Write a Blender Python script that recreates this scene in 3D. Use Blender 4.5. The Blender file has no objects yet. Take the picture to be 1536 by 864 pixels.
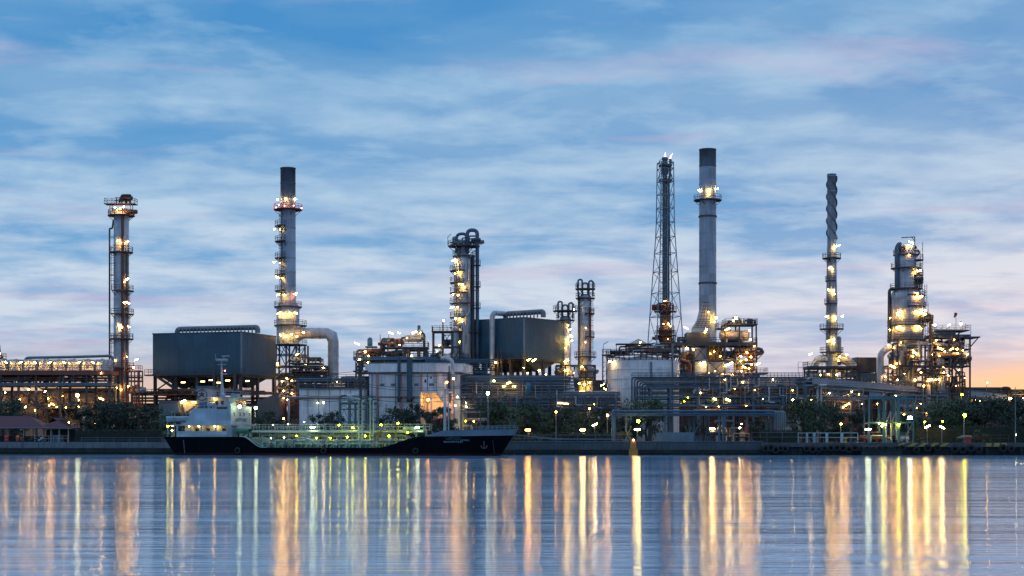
import bpy, math, random
from mathutils import Vector, Matrix
R = math.radians
PI = math.pi
rnd = random.Random(7)

# ------------------------------------------------------------------ scene / camera
sc = bpy.context.scene
col = sc.collection
F = 2400.0      # focal length in photo pixels (1536 wide)
HOR = 658.0     # horizon row
H = 3.1         # eye height above the water
GZ = 2.3        # ground height

cam_d = bpy.data.cameras.new('camera')
cam = bpy.data.objects.new('camera', cam_d)
col.objects.link(cam)
cam.location = (0, 0, H)
cam.rotation_euler = (R(90), 0, 0)
cam_d.sensor_width = 36
cam_d.lens = 36 * F / 1536
cam_d.shift_y = (HOR - 432) / 1536
cam_d.clip_start = 0.5
cam_d.clip_end = 12000
sc.camera = cam
sc.view_settings.view_transform = 'Standard'
sc.view_settings.look = 'None'
sc.view_settings.gamma = 1
sc.view_settings.exposure = 0
sc.view_settings.use_curve_mapping = False
sc.render.engine = 'CYCLES'
sc.cycles.use_denoising = True
sc.cycles.max_bounces = 6
sc.cycles.diffuse_bounces = 2
sc.cycles.glossy_bounces = 3
sc.cycles.transmission_bounces = 3
sc.cycles.caustics_reflective = False
sc.cycles.caustics_refractive = False
sc.cycles.sample_clamp_indirect = 4.0


# ------------------------------------------------------------------ materials
def new_mat(name):
    m = bpy.data.materials.new(name)
    m.use_nodes = True
    nt = m.node_tree
    return m, nt, nt.nodes['Principled BSDF']


def mix_rgb(nt, fac, a, b, mode='MIX'):
    n = nt.nodes.new('ShaderNodeMix')
    n.data_type = 'RGBA'
    n.blend_type = mode
    for sock, v in ((n.inputs[0], fac), (n.inputs[6], a), (n.inputs[7], b)):
        if hasattr(v, 'is_output'):
            nt.links.new(v, sock)
        elif isinstance(v, (int, float)):
            sock.default_value = v
        else:
            sock.default_value = (*v, 1)
    return n.outputs[2]


def ramp(nt, val, stops):
    n = nt.nodes.new('ShaderNodeValToRGB')
    els = n.color_ramp.elements
    while len(els) < len(stops):
        els.new(0.5)
    for e, (p, c) in zip(els, stops):
        e.position = p
        e.color = (*c, 1) if not isinstance(c, (int, float)) else (c, c, c, 1)
    nt.links.new(val, n.inputs[0])
    return n.outputs[0]


def noise(nt, vec, scale, detail=4, rough=0.55, dist=0.0):
    n = nt.nodes.new('ShaderNodeTexNoise')
    n.inputs['Scale'].default_value = scale
    n.inputs['Detail'].default_value = detail
    n.inputs['Roughness'].default_value = rough
    n.inputs['Distortion'].default_value = dist
    if vec is not None:
        nt.links.new(vec, n.inputs['Vector'])
    return n.outputs['Fac']


def mapping(nt, vec, scale=(1, 1, 1), loc=(0, 0, 0), rot=(0, 0, 0)):
    n = nt.nodes.new('ShaderNodeMapping')
    n.inputs['Scale'].default_value = scale
    n.inputs['Location'].default_value = loc
    n.inputs['Rotation'].default_value = rot
    nt.links.new(vec, n.inputs['Vector'])
    return n.outputs['Vector']


def weathered(name, c, rough=0.6, metal=0.0, stain=(0.10, 0.07, 0.05), amount=0.35, scale=0.35, streak=0.12, bump=0.0, panel=None):
    """paint or metal with cloudy variation and vertical run-off stains"""
    m, nt, b = new_mat(name)
    tc = nt.nodes.new('ShaderNodeTexCoord').outputs['Object']
    n1 = noise(nt, tc, scale, 5)
    n2 = noise(nt, mapping(nt, tc, (2.2, 2.2, streak)), 1.0, 5)
    v1 = ramp(nt, n1, [(0.3, 0.72), (0.7, 1.18)])
    base = mix_rgb(nt, 1.0, c, v1, 'MULTIPLY')
    f = ramp(nt, n2, [(0.48, 0.0), (0.78, amount)])
    if panel:       # every sheet or plate has a slightly different tone
        sn = nt.nodes.new('ShaderNodeVectorMath')
        sn.operation = 'SNAP'
        nt.links.new(tc, sn.inputs[0])
        sn.inputs[1].default_value = panel
        wn = nt.nodes.new('ShaderNodeTexWhiteNoise')
        nt.links.new(sn.outputs[0], wn.inputs['Vector'])
        base = mix_rgb(nt, 1.0, base, ramp(nt, wn.outputs['Value'], [(0.0, 0.84), (1.0, 1.14)]), 'MULTIPLY')
    outc = mix_rgb(nt, f, base, stain)
    nt.links.new(outc, b.inputs['Base Color'])
    b.inputs['Metallic'].default_value = metal
    rr = nt.nodes.new('ShaderNodeMapRange')
    rr.inputs[3].default_value = max(0.05, rough - 0.12)
    rr.inputs[4].default_value = min(1, rough + 0.15)
    nt.links.new(n1, rr.inputs[0])
    nt.links.new(rr.outputs[0], b.inputs['Roughness'])
    if bump:
        bn = nt.nodes.new('ShaderNodeBump')
        bn.inputs['Strength'].default_value = bump
        nt.links.new(n2, bn.inputs['Height'])
        nt.links.new(bn.outputs[0], b.inputs['Normal'])
    if name.startswith(('black blue', 'dark red boot', 'wet')):
        b.inputs['Specular IOR Level'].default_value = 0.05
    return m


def glow(name, c, strength):
    m, nt, b = new_mat(name)
    b.inputs['Base Color'].default_value = (0.8, 0.8, 0.8, 1)
    b.inputs['Emission Color'].default_value = (*c, 1)
    b.inputs['Emission Strength'].default_value = strength
    return m


M = {}
M['pinktrim'] = weathered('faded pink trim paint', (0.50, 0.27, 0.26), 0.6)  # pinker than the white wall it stands on
M['flareblue'] = weathered('pale blue grey lattice paint', (0.15, 0.22, 0.29), 0.55)
M['weed'] = weathered('wet weed', (0.018, 0.028, 0.016), 0.5, 0.0, (0.03, 0.03, 0.02), 0.6, 0.8)
M['steel'] = weathered('dark structural steel', (0.050, 0.058, 0.070), 0.6, 0.1, (0.07, 0.038, 0.025), 0.5)
M['bluesteel'] = weathered('blue grey painted steel', (0.060, 0.115, 0.175), 0.55, 0.0, (0.04, 0.045, 0.05), 0.4)
M['tealsteel'] = weathered('teal green painted steel', (0.06, 0.16, 0.16), 0.5, 0.1, (0.07, 0.06, 0.04), 0.4)
M['redsteel'] = weathered('oxide red steel', (0.17, 0.055, 0.04), 0.6, 0.1, (0.06, 0.04, 0.04), 0.4)
M['rust'] = weathered('rusty brown steel', (0.13, 0.075, 0.05), 0.65, 0.1, (0.05, 0.03, 0.02), 0.5)
M['grey'] = weathered('mid grey paint', (0.15, 0.17, 0.19), 0.5, 0.0, (0.10, 0.08, 0.07), 0.35)
M['silver'] = weathered('aluminium cladding', (0.42, 0.44, 0.47), 0.45, 0.12, (0.18, 0.13, 0.10), 0.5, 0.35, 0.12, 0, (1.6, 1.6, 2.1))
M['stackgrey'] = weathered('stack grey paint', (0.28, 0.34, 0.42), 0.5, 0.0, (0.13, 0.12, 0.12), 0.6, 0.2, 0.07, 0, (2.5, 2.5, 2.6))
M['stackdark'] = weathered('soot dark stack paint', (0.085, 0.125, 0.165), 0.65, 0.0, (0.03, 0.04, 0.05), 0.5)
M['boiler'] = weathered('dark teal cladding', (0.026, 0.085, 0.13), 0.6, 0.0, (0.05, 0.075, 0.09), 0.6, 0.15, 0.12, 0, (1.8, 1.8, 3.1))
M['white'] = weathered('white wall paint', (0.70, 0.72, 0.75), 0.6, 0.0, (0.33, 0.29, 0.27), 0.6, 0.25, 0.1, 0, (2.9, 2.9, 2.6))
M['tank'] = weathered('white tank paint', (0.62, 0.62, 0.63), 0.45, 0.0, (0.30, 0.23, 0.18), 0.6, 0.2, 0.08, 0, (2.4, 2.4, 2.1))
M['darkconcrete'] = weathered('stained concrete', (0.065, 0.085, 0.095), 0.85, 0.0, (0.03, 0.04, 0.04), 0.7, 0.4, 0.3, 0.25)
M['concrete'] = weathered('concrete', (0.13, 0.16, 0.18), 0.85, 0.0, (0.06, 0.065, 0.06), 0.7, 0.4, 0.3, 0.25)
M['wetconcrete'] = weathered('wet dark concrete', (0.035, 0.04, 0.04), 0.5, 0.0, (0.02, 0.025, 0.02), 0.6, 0.5, 0.6)
M['hull'] = weathered('black blue hull paint', (0.002, 0.004, 0.007), 0.7, 0.0, (0.012, 0.008, 0.007), 0.6, 0.2, 0.12, 0, (6, 6, 1.4))
M['boot'] = weathered('dark red boot topping', (0.045, 0.014, 0.016), 0.5, 0.0, (0.02, 0.015, 0.015), 0.5)
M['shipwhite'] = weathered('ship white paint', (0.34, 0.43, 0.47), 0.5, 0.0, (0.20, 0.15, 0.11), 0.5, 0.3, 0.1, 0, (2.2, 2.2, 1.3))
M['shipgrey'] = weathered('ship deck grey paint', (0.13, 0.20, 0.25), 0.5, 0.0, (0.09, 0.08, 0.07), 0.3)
M['deckgreen'] = weathered('green deck paint', (0.06, 0.16, 0.10), 0.6, 0.0, (0.10, 0.06, 0.04), 0.4)
M['pipegreen'] = weathered('pale green pipe paint', (0.34, 0.44, 0.36), 0.45, 0.0, (0.16, 0.11, 0.07), 0.4)
M['tarp'] = weathered('green canvas', (0.02, 0.12, 0.08), 0.8, 0.0, (0.02, 0.06, 0.05), 0.4)
M['glass'] = weathered('dark window glass', (0.015, 0.022, 0.028), 0.1, 0.0, (0.02, 0.02, 0.02), 0.1)
M['roofred'] = weathered('maroon roof sheet', (0.085, 0.018, 0.032), 0.7, 0.0, (0.05, 0.018, 0.028), 0.5, 0.4)
M['bluepaint'] = weathered('bright blue paint', (0.03, 0.17, 0.26), 0.45, 0.0, (0.04, 0.08, 0.10), 0.3)
M['red'] = weathered('red paint', (0.42, 0.05, 0.04), 0.5, 0.0, (0.15, 0.04, 0.03), 0.3)
M['yellow'] = weathered('yellow paint', (0.40, 0.27, 0.05), 0.5, 0.0, (0.15, 0.10, 0.05), 0.4)
M['orange'] = weathered('orange marker paint', (0.46, 0.21, 0.03), 0.6, 0.0, (0.12, 0.06, 0.03), 0.4)
M['rubber'] = weathered('black rubber', (0.014, 0.014, 0.015), 0.8, 0.0, (0.03, 0.03, 0.03), 0.3)
M['bark'] = weathered('bark', (0.07, 0.055, 0.04), 0.9, 0.0, (0.03, 0.025, 0.02), 0.4)
M['brownpanel'] = weathered('brown furnace panel', (0.14, 0.11, 0.10), 0.6, 0.0, (0.07, 0.05, 0.04), 0.4)
M['cream'] = weathered('cream wall', (0.42, 0.36, 0.30), 0.7, 0.0, (0.2, 0.16, 0.12), 0.4)
M['emblem'] = weathered('dark maroon emblem paint', (0.10, 0.03, 0.06), 0.6)
M['cable'] = weathered('black cable', (0.012, 0.012, 0.014), 0.6)

WARM = (1.0, 0.50, 0.07)
SOD = (1.0, 0.38, 0.06)
PALE = (1.0, 0.66, 0.24)
COOL = (0.92, 1.0, 0.55)
YG = (0.95, 0.88, 0.012)
REDL = (1.0, 0.08, 0.06)
LE = 150.0
M['L_warm'] = glow('warm lamp glass', WARM, LE)
M['L_sod'] = glow('sodium lamp glass', SOD, LE)
M['L_pale'] = glow('pale lamp glass', PALE, LE)
M['L_cool'] = glow('cool white lamp glass', COOL, LE * 0.4)
M['L_yg'] = glow('yellow green lamp glass', YG, LE * 0.5)
M['L_red'] = glow('red warning lamp glass', REDL, LE * 0.4)
M['L_dim'] = glow('dim tube glass', PALE, 10.0)
M['flame'] = glow('flare flame', (1.0, 0.55, 0.42), 2.4)


# foliage
def foliage(name, a, b_):
    m, nt, b = new_mat(name)
    oi = nt.nodes.new('ShaderNodeObjectInfo').outputs['Random']
    geo = nt.nodes.new('ShaderNodeNewGeometry').outputs['Random Per Island']
    c = mix_rgb(nt, geo, a, b_)
    v = nt.nodes.new('ShaderNodeMapRange')
    v.inputs[3].default_value = 0.75
    v.inputs[4].default_value = 1.25
    nt.links.new(oi, v.inputs[0])
    c2 = mix_rgb(nt, 1.0, c, v.outputs[0], 'MULTIPLY')
    nt.links.new(c2, b.inputs['Base Color'])
    b.inputs['Roughness'].default_value = 0.6
    return m


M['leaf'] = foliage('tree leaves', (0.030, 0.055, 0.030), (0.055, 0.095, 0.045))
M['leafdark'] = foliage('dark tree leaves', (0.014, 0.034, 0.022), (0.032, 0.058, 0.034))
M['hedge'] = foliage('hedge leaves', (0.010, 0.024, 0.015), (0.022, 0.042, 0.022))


# ------------------------------------------------------------------ mesh builder
class MB:
    def __init__(s):
        s.v, s.f, s.m, s.s = [], [], [], []

    def add(s, vs, fs, m=0, smooth=False):
        o = len(s.v)
        s.v += [tuple(p) for p in vs]
        for f in fs:
            s.f.append([o + i for i in f])
            s.m.append(m)
            s.s.append(smooth)
        return s

    def box(s, x0, x1, y0, y1, z0, z1, m=0):
        vs = [(x, y, z) for z in (z0, z1) for y in (y0, y1) for x in (x0, x1)]
        return s.add(vs, [(0, 2, 3, 1), (4, 5, 7, 6), (0, 1, 5, 4), (2, 6, 7, 3), (0, 4, 6, 2), (1, 3, 7, 5)], m)

    def beam(s, p, q, w=0.2, h=None, m=0):
        p, q = Vector(p), Vector(q)
        h = h or w
        d = q - p
        if d.length < 1e-6:
            return s
        d.normalize()
        up = Vector((0, 0, 1)) if abs(d.z) < 0.95 else Vector((0, 1, 0))
        a = d.cross(up).normalized() * (w / 2)
        b = a.cross(d).normalized() * (h / 2)
        vs = [c + i * a + j * b for c in (p, q) for i, j in ((-1, -1), (1, -1), (1, 1), (-1, 1))]
        return s.add(vs, [(3, 2, 1, 0), (4, 5, 6, 7), (0, 1, 5, 4), (1, 2, 6, 5), (2, 3, 7, 6), (3, 0, 4, 7)], m)

    def sweep(s, pts, r, n=8, m=0, caps=True):
        pts = [Vector(p) for p in pts]
        k = len(pts)
        if k < 2:
            return s
        rs = r if isinstance(r, (list, tuple)) else [r] * k
        tan = []
        for i in range(k):
            t = (pts[min(i + 1, k - 1)] - pts[max(i - 1, 0)])
            tan.append(t.normalized() if t.length > 1e-9 else Vector((0, 0, 1)))
        ref = Vector((0, 0, 1)) if abs(tan[0].z) < 0.9 else Vector((1, 0, 0))
        u = tan[0].cross(ref).normalized()
        vs = []
        for i in range(k):
            u = (u - tan[i] * u.dot(tan[i])).normalized()
            w = tan[i].cross(u)
            for j in range(n):
                a = 2 * PI * j / n
                vs.append(pts[i] + (u * math.cos(a) + w * math.sin(a)) * rs[i])
        fs = []
        for i in range(k - 1):
            for j in range(n):
                j2 = (j + 1) % n
                fs.append((i * n + j, i * n + j2, (i + 1) * n + j2, (i + 1) * n + j))
        s.add(vs, fs, m, True)
        if caps:
            s.add(vs[:n], [tuple(range(n - 1, -1, -1))], m)
            s.add(vs[-n:], [tuple(range(n))], m)
        return s

    def pipe(s, pts, r, bend=None, n=8, m=0):
        """a pipe along a polyline with rounded elbows"""
        pts = [Vector(p) for p in pts]
        bend = r * 2.2 if bend is None else bend
        out = [pts[0]]
        for i in range(1, len(pts) - 1):
            a, b, c = pts[i - 1], pts[i], pts[i + 1]
            d1, d2 = (a - b), (c - b)
            l = min(bend, d1.length * 0.45, d2.length * 0.45)
            if l < 1e-4:
                out.append(b)
                continue
            p, q = b + d1.normalized() * l, b + d2.normalized() * l
            for t in (0, 0.25, 0.5, 0.75, 1):
                out.append(p * (1 - t) ** 2 + b * 2 * t * (1 - t) + q * t * t)
        out.append(pts[-1])
        return s.sweep(out, r, n, m)

    def lathe(s, prof, c=(0, 0, 0), n=24, m=0, smooth=True, a0=0.0, a1=2 * PI, axis='z'):
        full = abs(a1 - a0 - 2 * PI) < 1e-6
        k = n if full else n + 1
        vs = []
        for r, z in prof:
            for j in range(k):
                a = a0 + (a1 - a0) * j / n
                if axis == 'z':
                    vs.append((c[0] + r * math.cos(a), c[1] + r * math.sin(a), c[2] + z))
                elif axis == 'x':
                    vs.append((c[0] + z, c[1] + r * math.cos(a), c[2] + r * math.sin(a)))
                else:
                    vs.append((c[0] + r * math.cos(a), c[1] + z, c[2] + r * math.sin(a)))
        fs = []
        for i in range(len(prof) - 1):
            for j in range(n):
                j2 = (j + 1) % k
                fs.append((i * k + j, i * k + j2, (i + 1) * k + j2, (i + 1) * k + j))
        return s.add(vs, fs, m, smooth)

    def prism(s, poly, z0, z1, m=0):
        n = len(poly)
        vs = [(x, y, z0) for x, y in poly] + [(x, y, z1) for x, y in poly]
        fs = [tuple(range(n - 1, -1, -1)), tuple(range(n, 2 * n))]
        fs += [(i, (i + 1) % n, n + (i + 1) % n, n + i) for i in range(n)]
        return s.add(vs, fs, m)

    def mesh(s, name, mats):
        me = bpy.data.meshes.new(name)
        me.from_pydata(s.v, [], s.f)
        for mm in mats:
            me.materials.append(M[mm])
        me.polygons.foreach_set('material_index', s.m)
        me.polygons.foreach_set('use_smooth', s.s)
        me.update()
        return me

    def build(s, name, mats, parent=None, loc=None, label=None):
        if isinstance(mats, str):
            mats = [mats]
        o = bpy.data.objects.new(name, s.mesh(name, mats))
        col.objects.link(o)
        if parent is not None:
            o.parent = parent
        if loc is not None:
            o.location = loc
        if label:
            o['label'] = label
        return o


def tag(o, label=None, cat=None, group=None, kind=None):
    if label:
        o['label'] = label
    if cat:
        o['category'] = cat
    if group:
        o['group'] = group
    if kind:
        o['kind'] = kind
    return o


class Thing:
    """an Empty at a thing's base; x() and z() turn photo measures into metres at its own distance"""

    def __init__(s, name, label, cat, px, D, group=None, rz=0.0, z=GZ):
        s.px, s.D, s.s, s.z0 = px, D, D / F, z
        s.o = bpy.data.objects.new(name, None)
        s.o.empty_display_size = 0.5
        col.objects.link(s.o)
        s.o.location = ((px - 768) * s.s, D, z)
        s.o.rotation_euler = (0, 0, rz)
        tag(s.o, label, cat, group)

    def x(s, px):
        return (px - s.px) * s.s

    def z(s, py):
        return (HOR - py) * s.s + H - s.z0

    def part(s, name, mb, mats, parent=None, label=None, loc=None):
        return mb.build(name, mats, parent or s.o, loc, label)


# ------------------------------------------------------------------ lamps
_lampmesh = {}


def lamp_mesh(kind, color, size):
    key = (kind, color, size)
    size *= {'bulb': 0.62, 'tube': 0.54, 'flat': 0.64, 'flood': 0.62}[kind]
    if key in _lampmesh:
        return _lampmesh[key]
    b = MB()
    if kind == 'bulb':       # well-glass fitting: housing above, glowing glass below
        r = 0.26 * size
        b.lathe([(0.0, 0.55 * size), (0.20 * size, 0.5 * size), (0.27 * size, 0.27 * size), (0.0, 0.25 * size)], n=10, m=0)
        b.lathe([(0.0, -r), (r * 0.7, -r * 0.72), (r, 0.0), (r * 0.8, r * 0.7), (0.0, r * 0.9)], n=10, m=1)
        b.beam((0, 0.0, 0.5 * size), (0, 1.3, 0.62 * size), 0.06)
    elif kind == 'tube':     # tilted tubular fitting on a bent arm
        L = 0.75 * size
        b.sweep([(-L, 0, -0.34 * size), (L, 0, 0.34 * size)], 0.16 * size, 8, 1)
        b.beam((-L * 1.05, 0.05, -0.22 * size), (L * 1.05, 0.05, 0.56 * size), 0.26 * size, 0.06, 0)
        b.beam((L, 0.05, 0.4 * size), (L * 1.2, 1.2, 0.1), 0.06, None, 0)
    elif kind == 'flat':     # level tube on top of a post
        L = 0.6 * size
        b.sweep([(-L, 0, 0), (L, 0, 0)], 0.15 * size, 8, 1)
        b.box(-L * 1.05, L * 1.05, -0.14 * size, 0.14 * size, 0.15 * size, 0.22 * size, 0)
    elif kind == 'flood':    # box floodlight facing the river
        w, h = 0.45 * size, 0.3 * size
        b.box(-w, w, 0.02, 0.3 * size, -h, h, 0)
        b.box(-w * 0.9, w * 0.9, -0.02, 0.019, -h * 0.9, h * 0.9, 1)
        b.beam((0, 0.2, -h), (0, 0.2, -h - 0.4), 0.08)
    me = b.mesh('lamp', ['steel', 'L_' + color])
    _lampmesh[key] = me
    return me


def lamp(T, x, y, z, kind='bulb', color='warm', size=1.0, flip=False, parent=None):
    o = bpy.data.objects.new('lamp', lamp_mesh(kind, color, size))
    col.objects.link(o)
    o.parent = parent or T.o
    o.location = (x, y, z)
    if flip:
        o.scale = (-1, 1, 1)
    return o


def lamps(T, lst, y=-1.0):
    """lst of (px, py, kind, color, size[, y])"""
    for e in lst:
        px, py, kind, color, size = e[:5]
        yy = e[5] if len(e) > 5 else y
        lamp(T, T.x(px), yy, T.z(py), kind, color, size, flip=(int(px * 7) % 2 == 0))


# ------------------------------------------------------------------ reusable parts
def ring_platform(T, cx, cy, z, ri, ro, a0=0.0, a1=2 * PI, mat='steel', rail='steel', hr=1.15):
    """grated walkway round a column with its railing"""
    n = max(6, int(20 * (a1 - a0) / (2 * PI)))
    full = abs(a1 - a0 - 2 * PI) < 1e-6
    b = MB()
    b.lathe([(ri, 0.0), (ro, 0.0), (ro, -0.22), (ri, -0.22), (ri, 0.0)], (cx, cy, z), n, 0, False, a0, a1)
    k = max(3, n // 3)
    for i in range(k + (0 if full else 1)):
        a = a0 + (a1 - a0) * i / k
        c, s_ = math.cos(a), math.sin(a)
        b.beam((cx + c * ri, cy + s_ * ri, z - 0.22 - (ro - ri) * 0.8), (cx + c * ro * 0.96, cy + s_ * ro * 0.96, z - 0.2), 0.12)
    p = T.part('platform', b, mat)
    b = MB()
    rr = ro - 0.06
    m = n + (0 if full else 1)
    pts = [(cx + rr * math.cos(a0 + (a1 - a0) * i / n), cy + rr * math.sin(a0 + (a1 - a0) * i / n)) for i in range(n + 1)]
    for i in range(m):
        if i % 2 == 0 or (not full and i == n):
            b.beam((*pts[i], z), (*pts[i], z + hr), 0.09)
    for hh in (hr, hr * 0.55):
        for i in range(n):
            b.beam((*pts[i], z + hh), (*pts[i + 1], z + hh), 0.08)
    if not full:
        for i in (0, n):
            a = a0 if i == 0 else a1
            q = (cx + ri * math.cos(a), cy + ri * math.sin(a))
            for hh in (hr, hr * 0.55):
                b.beam((*pts[i], z + hh), (*q, z + hh), 0.08)
    T.part('railing', b, rail, p)
    return p


def rail_line(b, pts, hr=1.15, step=1.6, w=0.08, m=0):
    for p, q in zip(pts[:-1], pts[1:]):
        p, q = Vector(p), Vector(q)
        L = (q - p).length
        k = max(1, int(L / step))
        for i in range(k + 1):
            c = p.lerp(q, i / k)
            b.beam(c, c + Vector((0, 0, hr)), w, None, m)
        for hh in (hr, hr * 0.55):
            b.beam(p + Vector((0, 0, hh)), q + Vector((0, 0, hh)), w, None, m)


def deck(T, x0, x1, y0, y1, z, mat='steel', rail='steel', railing=True, t=0.3):
    b = MB().box(x0, x1, y0, y1, z - t, z)
    d = T.part('deck', b, mat)
    if railing:
        b = MB()
        e = 0.08
        rail_line(b, [(x0 + e, y0 + e, z), (x1 - e, y0 + e, z), (x1 - e, y1 - e, z), (x0 + e, y1 - e, z), (x0 + e, y0 + e, z)])
        T.part('railing', b, rail, d)
    return d


def ladder(T, x, y, z0, z1, mat='steel', w=0.6):
    b = MB()
    b.beam((x - w / 2, y, z0), (x - w / 2, y, z1), 0.09)
    b.beam((x + w / 2, y, z0), (x + w / 2, y, z1), 0.09)
    z = z0 + 0.3
    while z < z1:
        b.beam((x - w / 2, y, z), (x + w / 2, y, z), 0.06)
        z += 0.6
    z = z0 + 2.2
    while z < z1:      # safety cage hoops
        b.pipe([(x - w / 2, y, z), (x - w / 2 - 0.1, y - 0.6, z), (x + w / 2 + 0.1, y - 0.6, z), (x + w / 2, y, z)], 0.04, 0.3, 5)
        z += 1.3
    return T.part('ladder', b, mat)


def stairs(T, p, q, mat='steel', w=0.9):
    b = MB()
    p, q = Vector(p), Vector(q)
    for dy in (-w / 2, w / 2):
        d = Vector((0, dy, 0))
        b.beam(p + d, q + d, 0.1, 0.28)
        b.beam(p + d + Vector((0, 0, 1)), q + d + Vector((0, 0, 1)), 0.06)
    k = max(3, int(abs(q.z - p.z) / 0.3))
    for i in range(k):
        c = p.lerp(q, (i + 0.5) / k)
        b.box(c.x - 0.14, c.x + 0.14, c.y - w / 2, c.y + w / 2, c.z - 0.03, c.z + 0.02)
    return T.part('staircase', b, mat)


def steel_frame(T, xs, ys, zs, mat='steel', w=0.4, brace=True, name='steel_frame', skip=()):
    """columns on the grid xs x ys, beams at every level of zs, braces in some bays"""
    b = MB()
    top = zs[-1]
    for x in xs:
        for y in ys:
            b.beam((x, y, 0), (x, y, top), w)
    for z in zs:
        for y in ys:
            b.beam((xs[0], y, z - w * .5), (xs[-1], y, z - w * .5), w * 0.6, w)
        for x in xs:
            b.beam((x, ys[0], z - w * .5), (x, ys[-1], z - w * .5), w * 0.6, w)
    if brace:
        lv = [0] + list(zs)
        for i in range(len(lv) - 1):
            for j in range(len(xs) - 1):
                if (i + j) in skip:
                    continue
                z0, z1 = lv[i], lv[i + 1] - w * .5
                if (i + j) % 2 == 0:
                    b.beam((xs[j], ys[0], z0), (xs[j + 1], ys[0], z1), w * 0.42)
                    b.beam((xs[j + 1], ys[0] + w * .4, z0), (xs[j], ys[0] + w * .4, z1), w * 0.42)
                elif (i + j) % 3 == 1:
                    xm = (xs[j] + xs[j + 1]) / 2
                    b.beam((xs[j], ys[0], z0), (xm, ys[0], z1), w * 0.42)
                    b.beam((xs[j + 1], ys[0], z0), (xm, ys[0], z1), w * 0.42)
    return T.part(name, b, mat)


def drum(T, x0, x1, y, z, r, mat='silver', name='drum'):
    b = MB()
    e = r * 0.45
    b.lathe([(0, x0 - e), (r * .6, x0 - e * .75), (r * .92, x0 - e * .25), (r, x0), (r, x1), (r * .92, x1 + e * .25), (r * .6, x1 + e * .75), (0, x1 + e)], (0, y, z), 18, axis='x')
    for x in (x0 + (x1 - x0) * .2, x0 + (x1 - x0) * .8):
        b.box(x - .15, x + .15, y - r * .8, y + r * .8, z - r * 1.35, z - r * .6)
    for x in (x0 + (x1 - x0) * .35, x0 + (x1 - x0) * .65):
        b.lathe([(r * 1.03, -0.06), (r * 1.03, 0.06)], (x, y, z), 18, axis='x')
        b.sweep([(x, y, z + r * .9), (x, y, z + r * 1.4)], r * .16, 6)
    return T.part(name, b, mat)


def vessel(T, x, y, z0, z1, r, mat='silver', name='vessel', n=16):
    b = MB()
    e = min(r * 0.7, (z1 - z0) * .3)
    b.lathe([(r * .6, z0), (r * .6, z0 + e * .3), (r, z0 + e * .8), (r, z1 - e), (r * .85, z1 - e * .45), (r * .5, z1 - e * .12), (0, z1)], (x, y, 0), n)
    z = z0 + e
    while z < z1 - e:
        b.lathe([(r * 1.04, z - .05), (r * 1.04, z + .05)], (x, y, 0), n)
        z += max(1.2, r * 1.2)
    return T.part(name, b, mat)


PAL = ['silver', 'grey', 'steel', 'rust', 'bluesteel', 'redsteel', 'silver', 'grey']


def clutter(T, x0, x1, y0, y1, z0, z1, n, seed, pal=None, big=0.35, rmin=.09, rmax=.26):
    """process equipment standing on a deck: vessels, exchangers, pipe loops, valve stands"""
    r_ = random.Random(seed)
    pal = pal or PAL
    hh = z1 - z0
    for i in range(n):
        x = r_.uniform(x0, x1)
        y = r_.uniform(y0, y1)
        m = r_.choice(pal)
        k = r_.random()
        if k < big * 0.4:
            r = r_.uniform(.35, min(.9, hh * .3))
            vessel(T, x, y, z0 + .02, z0 + hh * r_.uniform(.5, .98), r, m, n=12)
        elif k < big:
            r = r_.uniform(.3, min(.75, hh * .25))
            L = r_.uniform(1.5, 4)
            drum(T, x - L / 2, x + L / 2, y, z0 + r * 1.38 + r_.uniform(0, max(.01, hh - r * 3)), r, m, 'exchanger')
        elif k < 0.8:
            r = r_.uniform(rmin, rmax)
            b = MB()
            L = r_.uniform(1.5, (x1 - x0) * .7)
            xa, xb = max(x0, x - L / 2), min(x1, x + L / 2)
            za, zb = z0 + hh * r_.uniform(.15, 1), z0 + hh * r_.uniform(.0, .5)
            if r_.random() < .5:
                b.pipe([(xa, y, z0), (xa, y, za), (xb, y, za), (xb, y, zb)], r, n=7)
            else:
                b.pipe([(xa, y, zb), (xa, y, za), (xb, y, za), (xb, y + r_.uniform(-1, 1), za), (xb, y, z0)], r, n=7)
            T.part('pipe', b, m)
        else:
            b = MB()
            h = hh * r_.uniform(.3, .8)
            b.sweep([(x, y, z0), (x, y, z0 + h)], .12, 7)
            b.lathe([(0, -.25), (.3, -.12), (.3, .12), (0, .25)], (x, y, z0 + h * .6), 8)
            b.lathe([(.34, -.03), (.34, .03), (.28, .03), (.28, -.03), (.34, -.03)], (x, y, z0 + h + .1), 10)
            b.beam((x - .3, y, z0 + h + .1), (x + .3, y, z0 + h + .1), .05)
            T.part('valve', b, m)


def column_shell(T, cx, cy, prof, mat='silver', bands=None, n=28, name='shell'):
    """prof: (r, z) pairs; bands: z of raised joint rings"""
    b = MB()
    b.lathe(prof, (cx, cy, 0), n)
    for z in bands or []:
        for (r0, za), (r1, zb) in zip(prof[:-1], prof[1:]):
            if min(za, zb) <= z <= max(za, zb) and za != zb:
                r = r0 + (r1 - r0) * (z - za) / (zb - za)
                b.lathe([(r, -.09), (r + .07, -.09), (r + .07, .09), (r, .09)], (cx, cy, z), n, smooth=False)
                break
    return T.part(name, b, mat)


def pipe_part(T, pts, r, mat='silver', bend=None, n=10, name='pipe', parent=None):
    return T.part(name, MB().pipe(pts, r, bend, n), mat, parent)


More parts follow.
